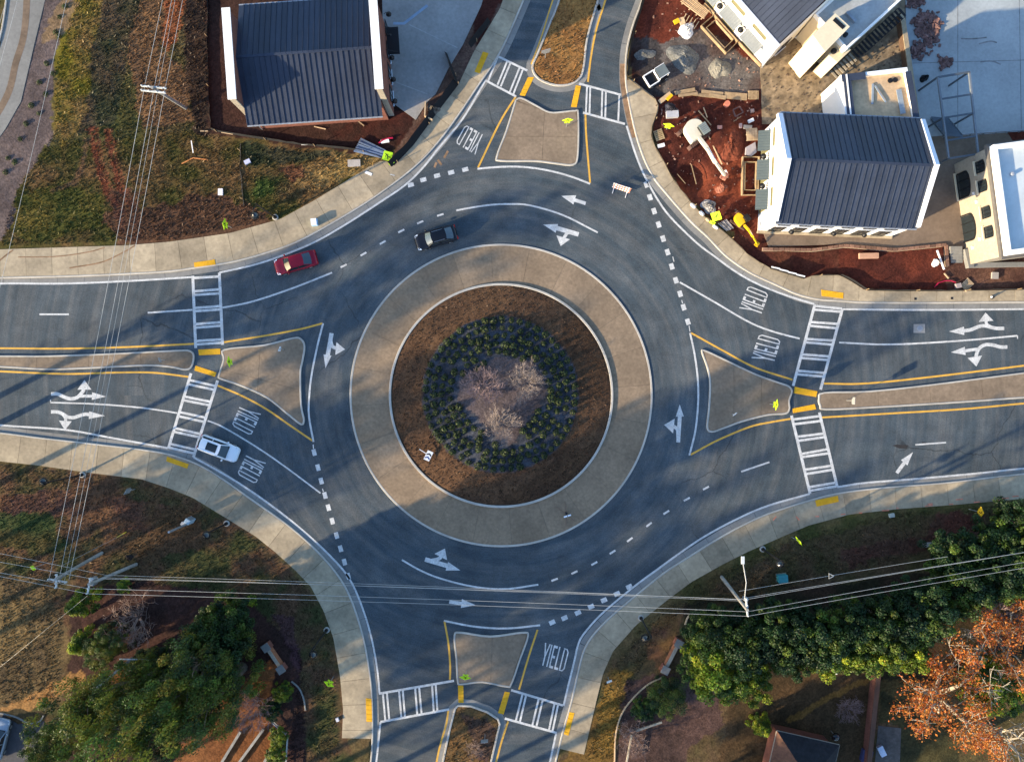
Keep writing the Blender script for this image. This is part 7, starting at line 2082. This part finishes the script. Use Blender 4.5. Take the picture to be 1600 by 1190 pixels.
# litter bin / utility boxes
v = at(492, 348, .3); t = thing('utility_box', 'white utility box lid standing on the pavement by the red car', 'utility box', (v.x, v.y, .15), .12)
MB().box((0, 0, .3), (.66, .74, .6)).build('body', M('pale_blue_box', (0.30, 0.50, 0.68), .5), t); MB().box((-.02, 0, .62), (.60, .74, .06)).build('lid', M('white_box_lid', (0.78, 0.82, 0.86), .5), t)
v = at(1222, 903, .5); t = thing('utility_box', 'teal transformer box on the grass under the wires', 'utility box', (v.x, v.y, .05), .1)
MB().box((0, 0, .4), (1.0, .78, .8)).build('body', M('teal_paint', (0.03, 0.20, 0.22), .5), t); MB().box((0, 0, .82), (1.05, .83, .05)).build('lid', M('teal_lid', (0.05, 0.25, 0.27), .5), t)
MB().box((0, 0, -.02), (1.25, 1.0, .14)).build('plinth', m_conc, t)
v = at(1551, 464, .3); t = thing('pavement_marker', 'small dark and white object on the east pavement', 'traffic cone', (v.x, v.y, .15))
MB().lathe([(.2, 0), (.2, .05), (.12, .06), (.05, .5), (.03, .52)], sides=12).build('body', m_black, t); MB().lathe([(.115, .1), (.09, .28)], (-.12, .02, 0), 12).build('collar', m_signwhite, t)
v = at(1305, 1150, .8); t = thing('kettle_grill', 'round dark kettle grill by the brick house corner', 'grill', (v.x, v.y, .1))
mb = MB().lathe([(.05, .45), (.32, .55), (.46, .78), (.47, .85), (.36, 1.05), (.1, 1.15)], sides=18); mb.smooth = True; mb.build('bowl', MATS['black_enamel'], t)
for a in (0, 2.1, 4.2): MB().bar((.2 * math.cos(a), .2 * math.sin(a), .55), (.4 * math.cos(a), .4 * math.sin(a), 0), .04).build('leg', m_steel, t)
MB().bar((-.1, 0, 1.2), (.1, 0, 1.2), .04).build('handle', m_lumber, t)
a, b = at(1310, 1033, .6), at(1305, 1052, .6); mb = MB().tube([a, a.lerp(b, .5), b], .22, 10); mb.smooth = True
tag(mb.build('drainpipe', m_tarp), 'white drainpipe section sticking out from under the evergreen belt', 'drainpipe')
t = thing('fire_scrap', 'rusty angular scrap frame in the clay yard', 'scrap frame', (*g2(1152, 176), .12), .4)
for a, b in (((-.5, -.4), (.5, -.3)), ((.5, -.3), (.35, .45)), ((.35, .45), (-.45, .4)), ((-.45, .4), (-.5, -.4))): MB().bar((*a, .15), (*b, .2), .12, .2).build('side', MATS['rusty_wire'] if 'rusty_wire' in MATS else m_wood, t)
# picket line and borders in the corner gardens
t = thing('white_fence', 'thin white rail fence bending through the south-west corner garden', 'fence')
run = gp([(432, 1076), (431, 1100), (429, 1125), (452, 1144), (449, 1185), (446, 1230)])
MB().curb(resample(run, .5), .09, .7, .8).build('rail', m_alu, t); MB().curb(resample(run, .5), .06, .35, .42).build('rail', m_alu, t)
pm = MB().box((0, 0, .4), (.08, .08, .9)).mesh('post', m_alu)
for p in resample(run, 1.4): inst('post', pm, t, (p[0], p[1], 0))
def edging(label, pts, mat=m_lumber):
    o = MB().curb(gp(smooth(pts, 6)), .17, -.05, .22).build('garden_edging', mat); tag(o, label, 'edging')
edging('curved pale garden edging in the south-east corner garden', [(1088, 951), (1075, 962), (1070, 975)]); edging('long curved pale garden edging beside the south road grass', [(1034, 1057), (1012, 1068), (990, 1088), (972, 1112), (962, 1145), (960, 1190), (957, 1230)])
edging('thin curved edging around the south-west garden shrubs', [(456, 1063), (468, 1074), (475, 1090), (478, 1108)], m_gutter); edging('pale edging along the top of the corner drive', [(0, 1112), (25, 1118), (45, 1127), (62, 1126), (70, 1116)], m_gutter)
board('pale fallen branch in the south-east garden bed', (993, 1141), (1034, 1127), .22, .2, .5, m_barkpale, 'fallen_branch', 'branch'); board('pale slender trunk leaning at the bottom of the south-east garden', (987, 1147), (978, 1195), .18, .18, .8, m_barkpale, 'fallen_branch', 'branch')
for k, (p, q) in enumerate((((376, 1142), (343, 1196)), ((412, 1138), (368, 1198)), ((430, 1158), (410, 1196)))):
    board(('left', 'middle', 'right')[k] + ' grey fallen trunk lying in the orange leaf litter', p, q, .28, .26, .3, m_polewood, 'fallen_log', 'log')
board('grey crossbar in the south-west grove, left one', (187, 1029), (244, 1030), .12, .1, 3.0, m_arm, 'trellis_bar', 'crossbar'); board('grey crossbar on the dark evergreens of the south-west grove, right one', (298, 999), (372, 1007), .1, .08, 4.6, m_arm, 'trellis_bar', 'crossbar')
board('long grey bench slab at the edge of the evergreens by the red soil', (1441, 851), (1463, 850), .5, .3, .4, m_gutter, 'bench_slab', 'slab')
# drainage grates, little lights, chalk on the pavements (parts of the pavements)
for px, py in ((1429, 467), (1486, 466)): MB().box((*g2(px, py), .157), (.25, .25, .02)).build('drain_cover', m_black, pave[1])
m_chalk = M('orange_survey_paint', (0.62, 0.20, 0.12), .9, var=.4, scale=9)
for (x0, y0, x1, y1, st_) in ((1207, 812, 1212, 806, 2), (1243, 806, 1248, 812, 2), (1273, 806, 1279, 806, 2), (1313, 803, 1320, 802, 2), (1341, 800.5, 1346, 800.5, 2), (1377, 797, 1388, 796.5, 2), (1399, 793, 1403, 793, 2), (1444, 790, 1456, 788.5, 2), (1448, 787, 1456, 786, 2), (1481, 787, 1488, 786.5, 2), (1492, 780, 1503, 779, 2), (1520, 784, 1530, 783, 2), (1555, 782, 1566, 780, 2), (1562, 778, 1575, 777, 2), (1580, 775, 1590, 774, 2)):
    MB().ribbon(gp([(x0, y0), (x1, y1)]), .12, .156).flat('survey_mark', m_chalk, pave[st_])
for (x0, y0, x1, y1) in ((570, 270, 582, 273), (610, 273, 617, 275)): MB().ribbon(gp([(x0, y0), (x1, y1)]), .10, .157).flat('survey_mark', m_white, pave[0])
m_dirt = M('clay_smear', (0.23, 0.14, 0.08), .95, var=.4, scale=3, fine=.3)
for pts, w in (([(30, 402), (90, 401), (140, 394), (165, 387)], .12), ([(110, 419), (160, 410), (195, 394), (212, 384)], .15), ([(0, 408), (15, 396), (22, 391)], .16)):
    MB().ribbon(resample(gp(smooth(pts, 6)), .4), w, .153).flat('clay_track', m_dirt, pave[0])
MB().ribbon(resample(gp(smooth([(973, 100), (973, 125), (977, 155), (983, 185), (992, 215)], 6)), .4), .62, .014).flat('clay_track', m_dirt, pave[1])
for pts in ([(690, 258), (684, 250)], [(679, 262), (682, 254)], [(694, 247), (700, 236)]): MB().ribbon(gp(pts), .25, .006).flat('clay_track', m_dirt, road)

# ------------------------------------------------------------------ shade from the trees beyond the lower left edge
for args in ((-112, 812, 25, 4.2, 'pine'), (-165, 985, 17, 3.6, 'pine'), (-100, 712, 17, 3.2, 'pine'), (-230, 960, 24, 4, 'bare'), (-230, 1060, 26, 4.2, 'pine'),
             (-300, 1140, 28, 4.2, 'bare'), (40, 1300, 27, 4.4, 'pine'), (-40, 1285, 27, 4.6, 'pine'), (900, 1315, 14, 4.2, 'pine'), (965, 1340, 15, 4.4, 'pine'), (170, 1350, 27, 4.6, 'pine'), (300, 1310, 27, 4.6, 'pine'), (410, 1300, 26, 4.4, 'bare'), (500, 1330, 24, 4.2, 'pine'), (450, 1385, 27, 4.6, 'bare'), (-200, 720, 24, 4, 'bare')):
    shade_tree(*args)
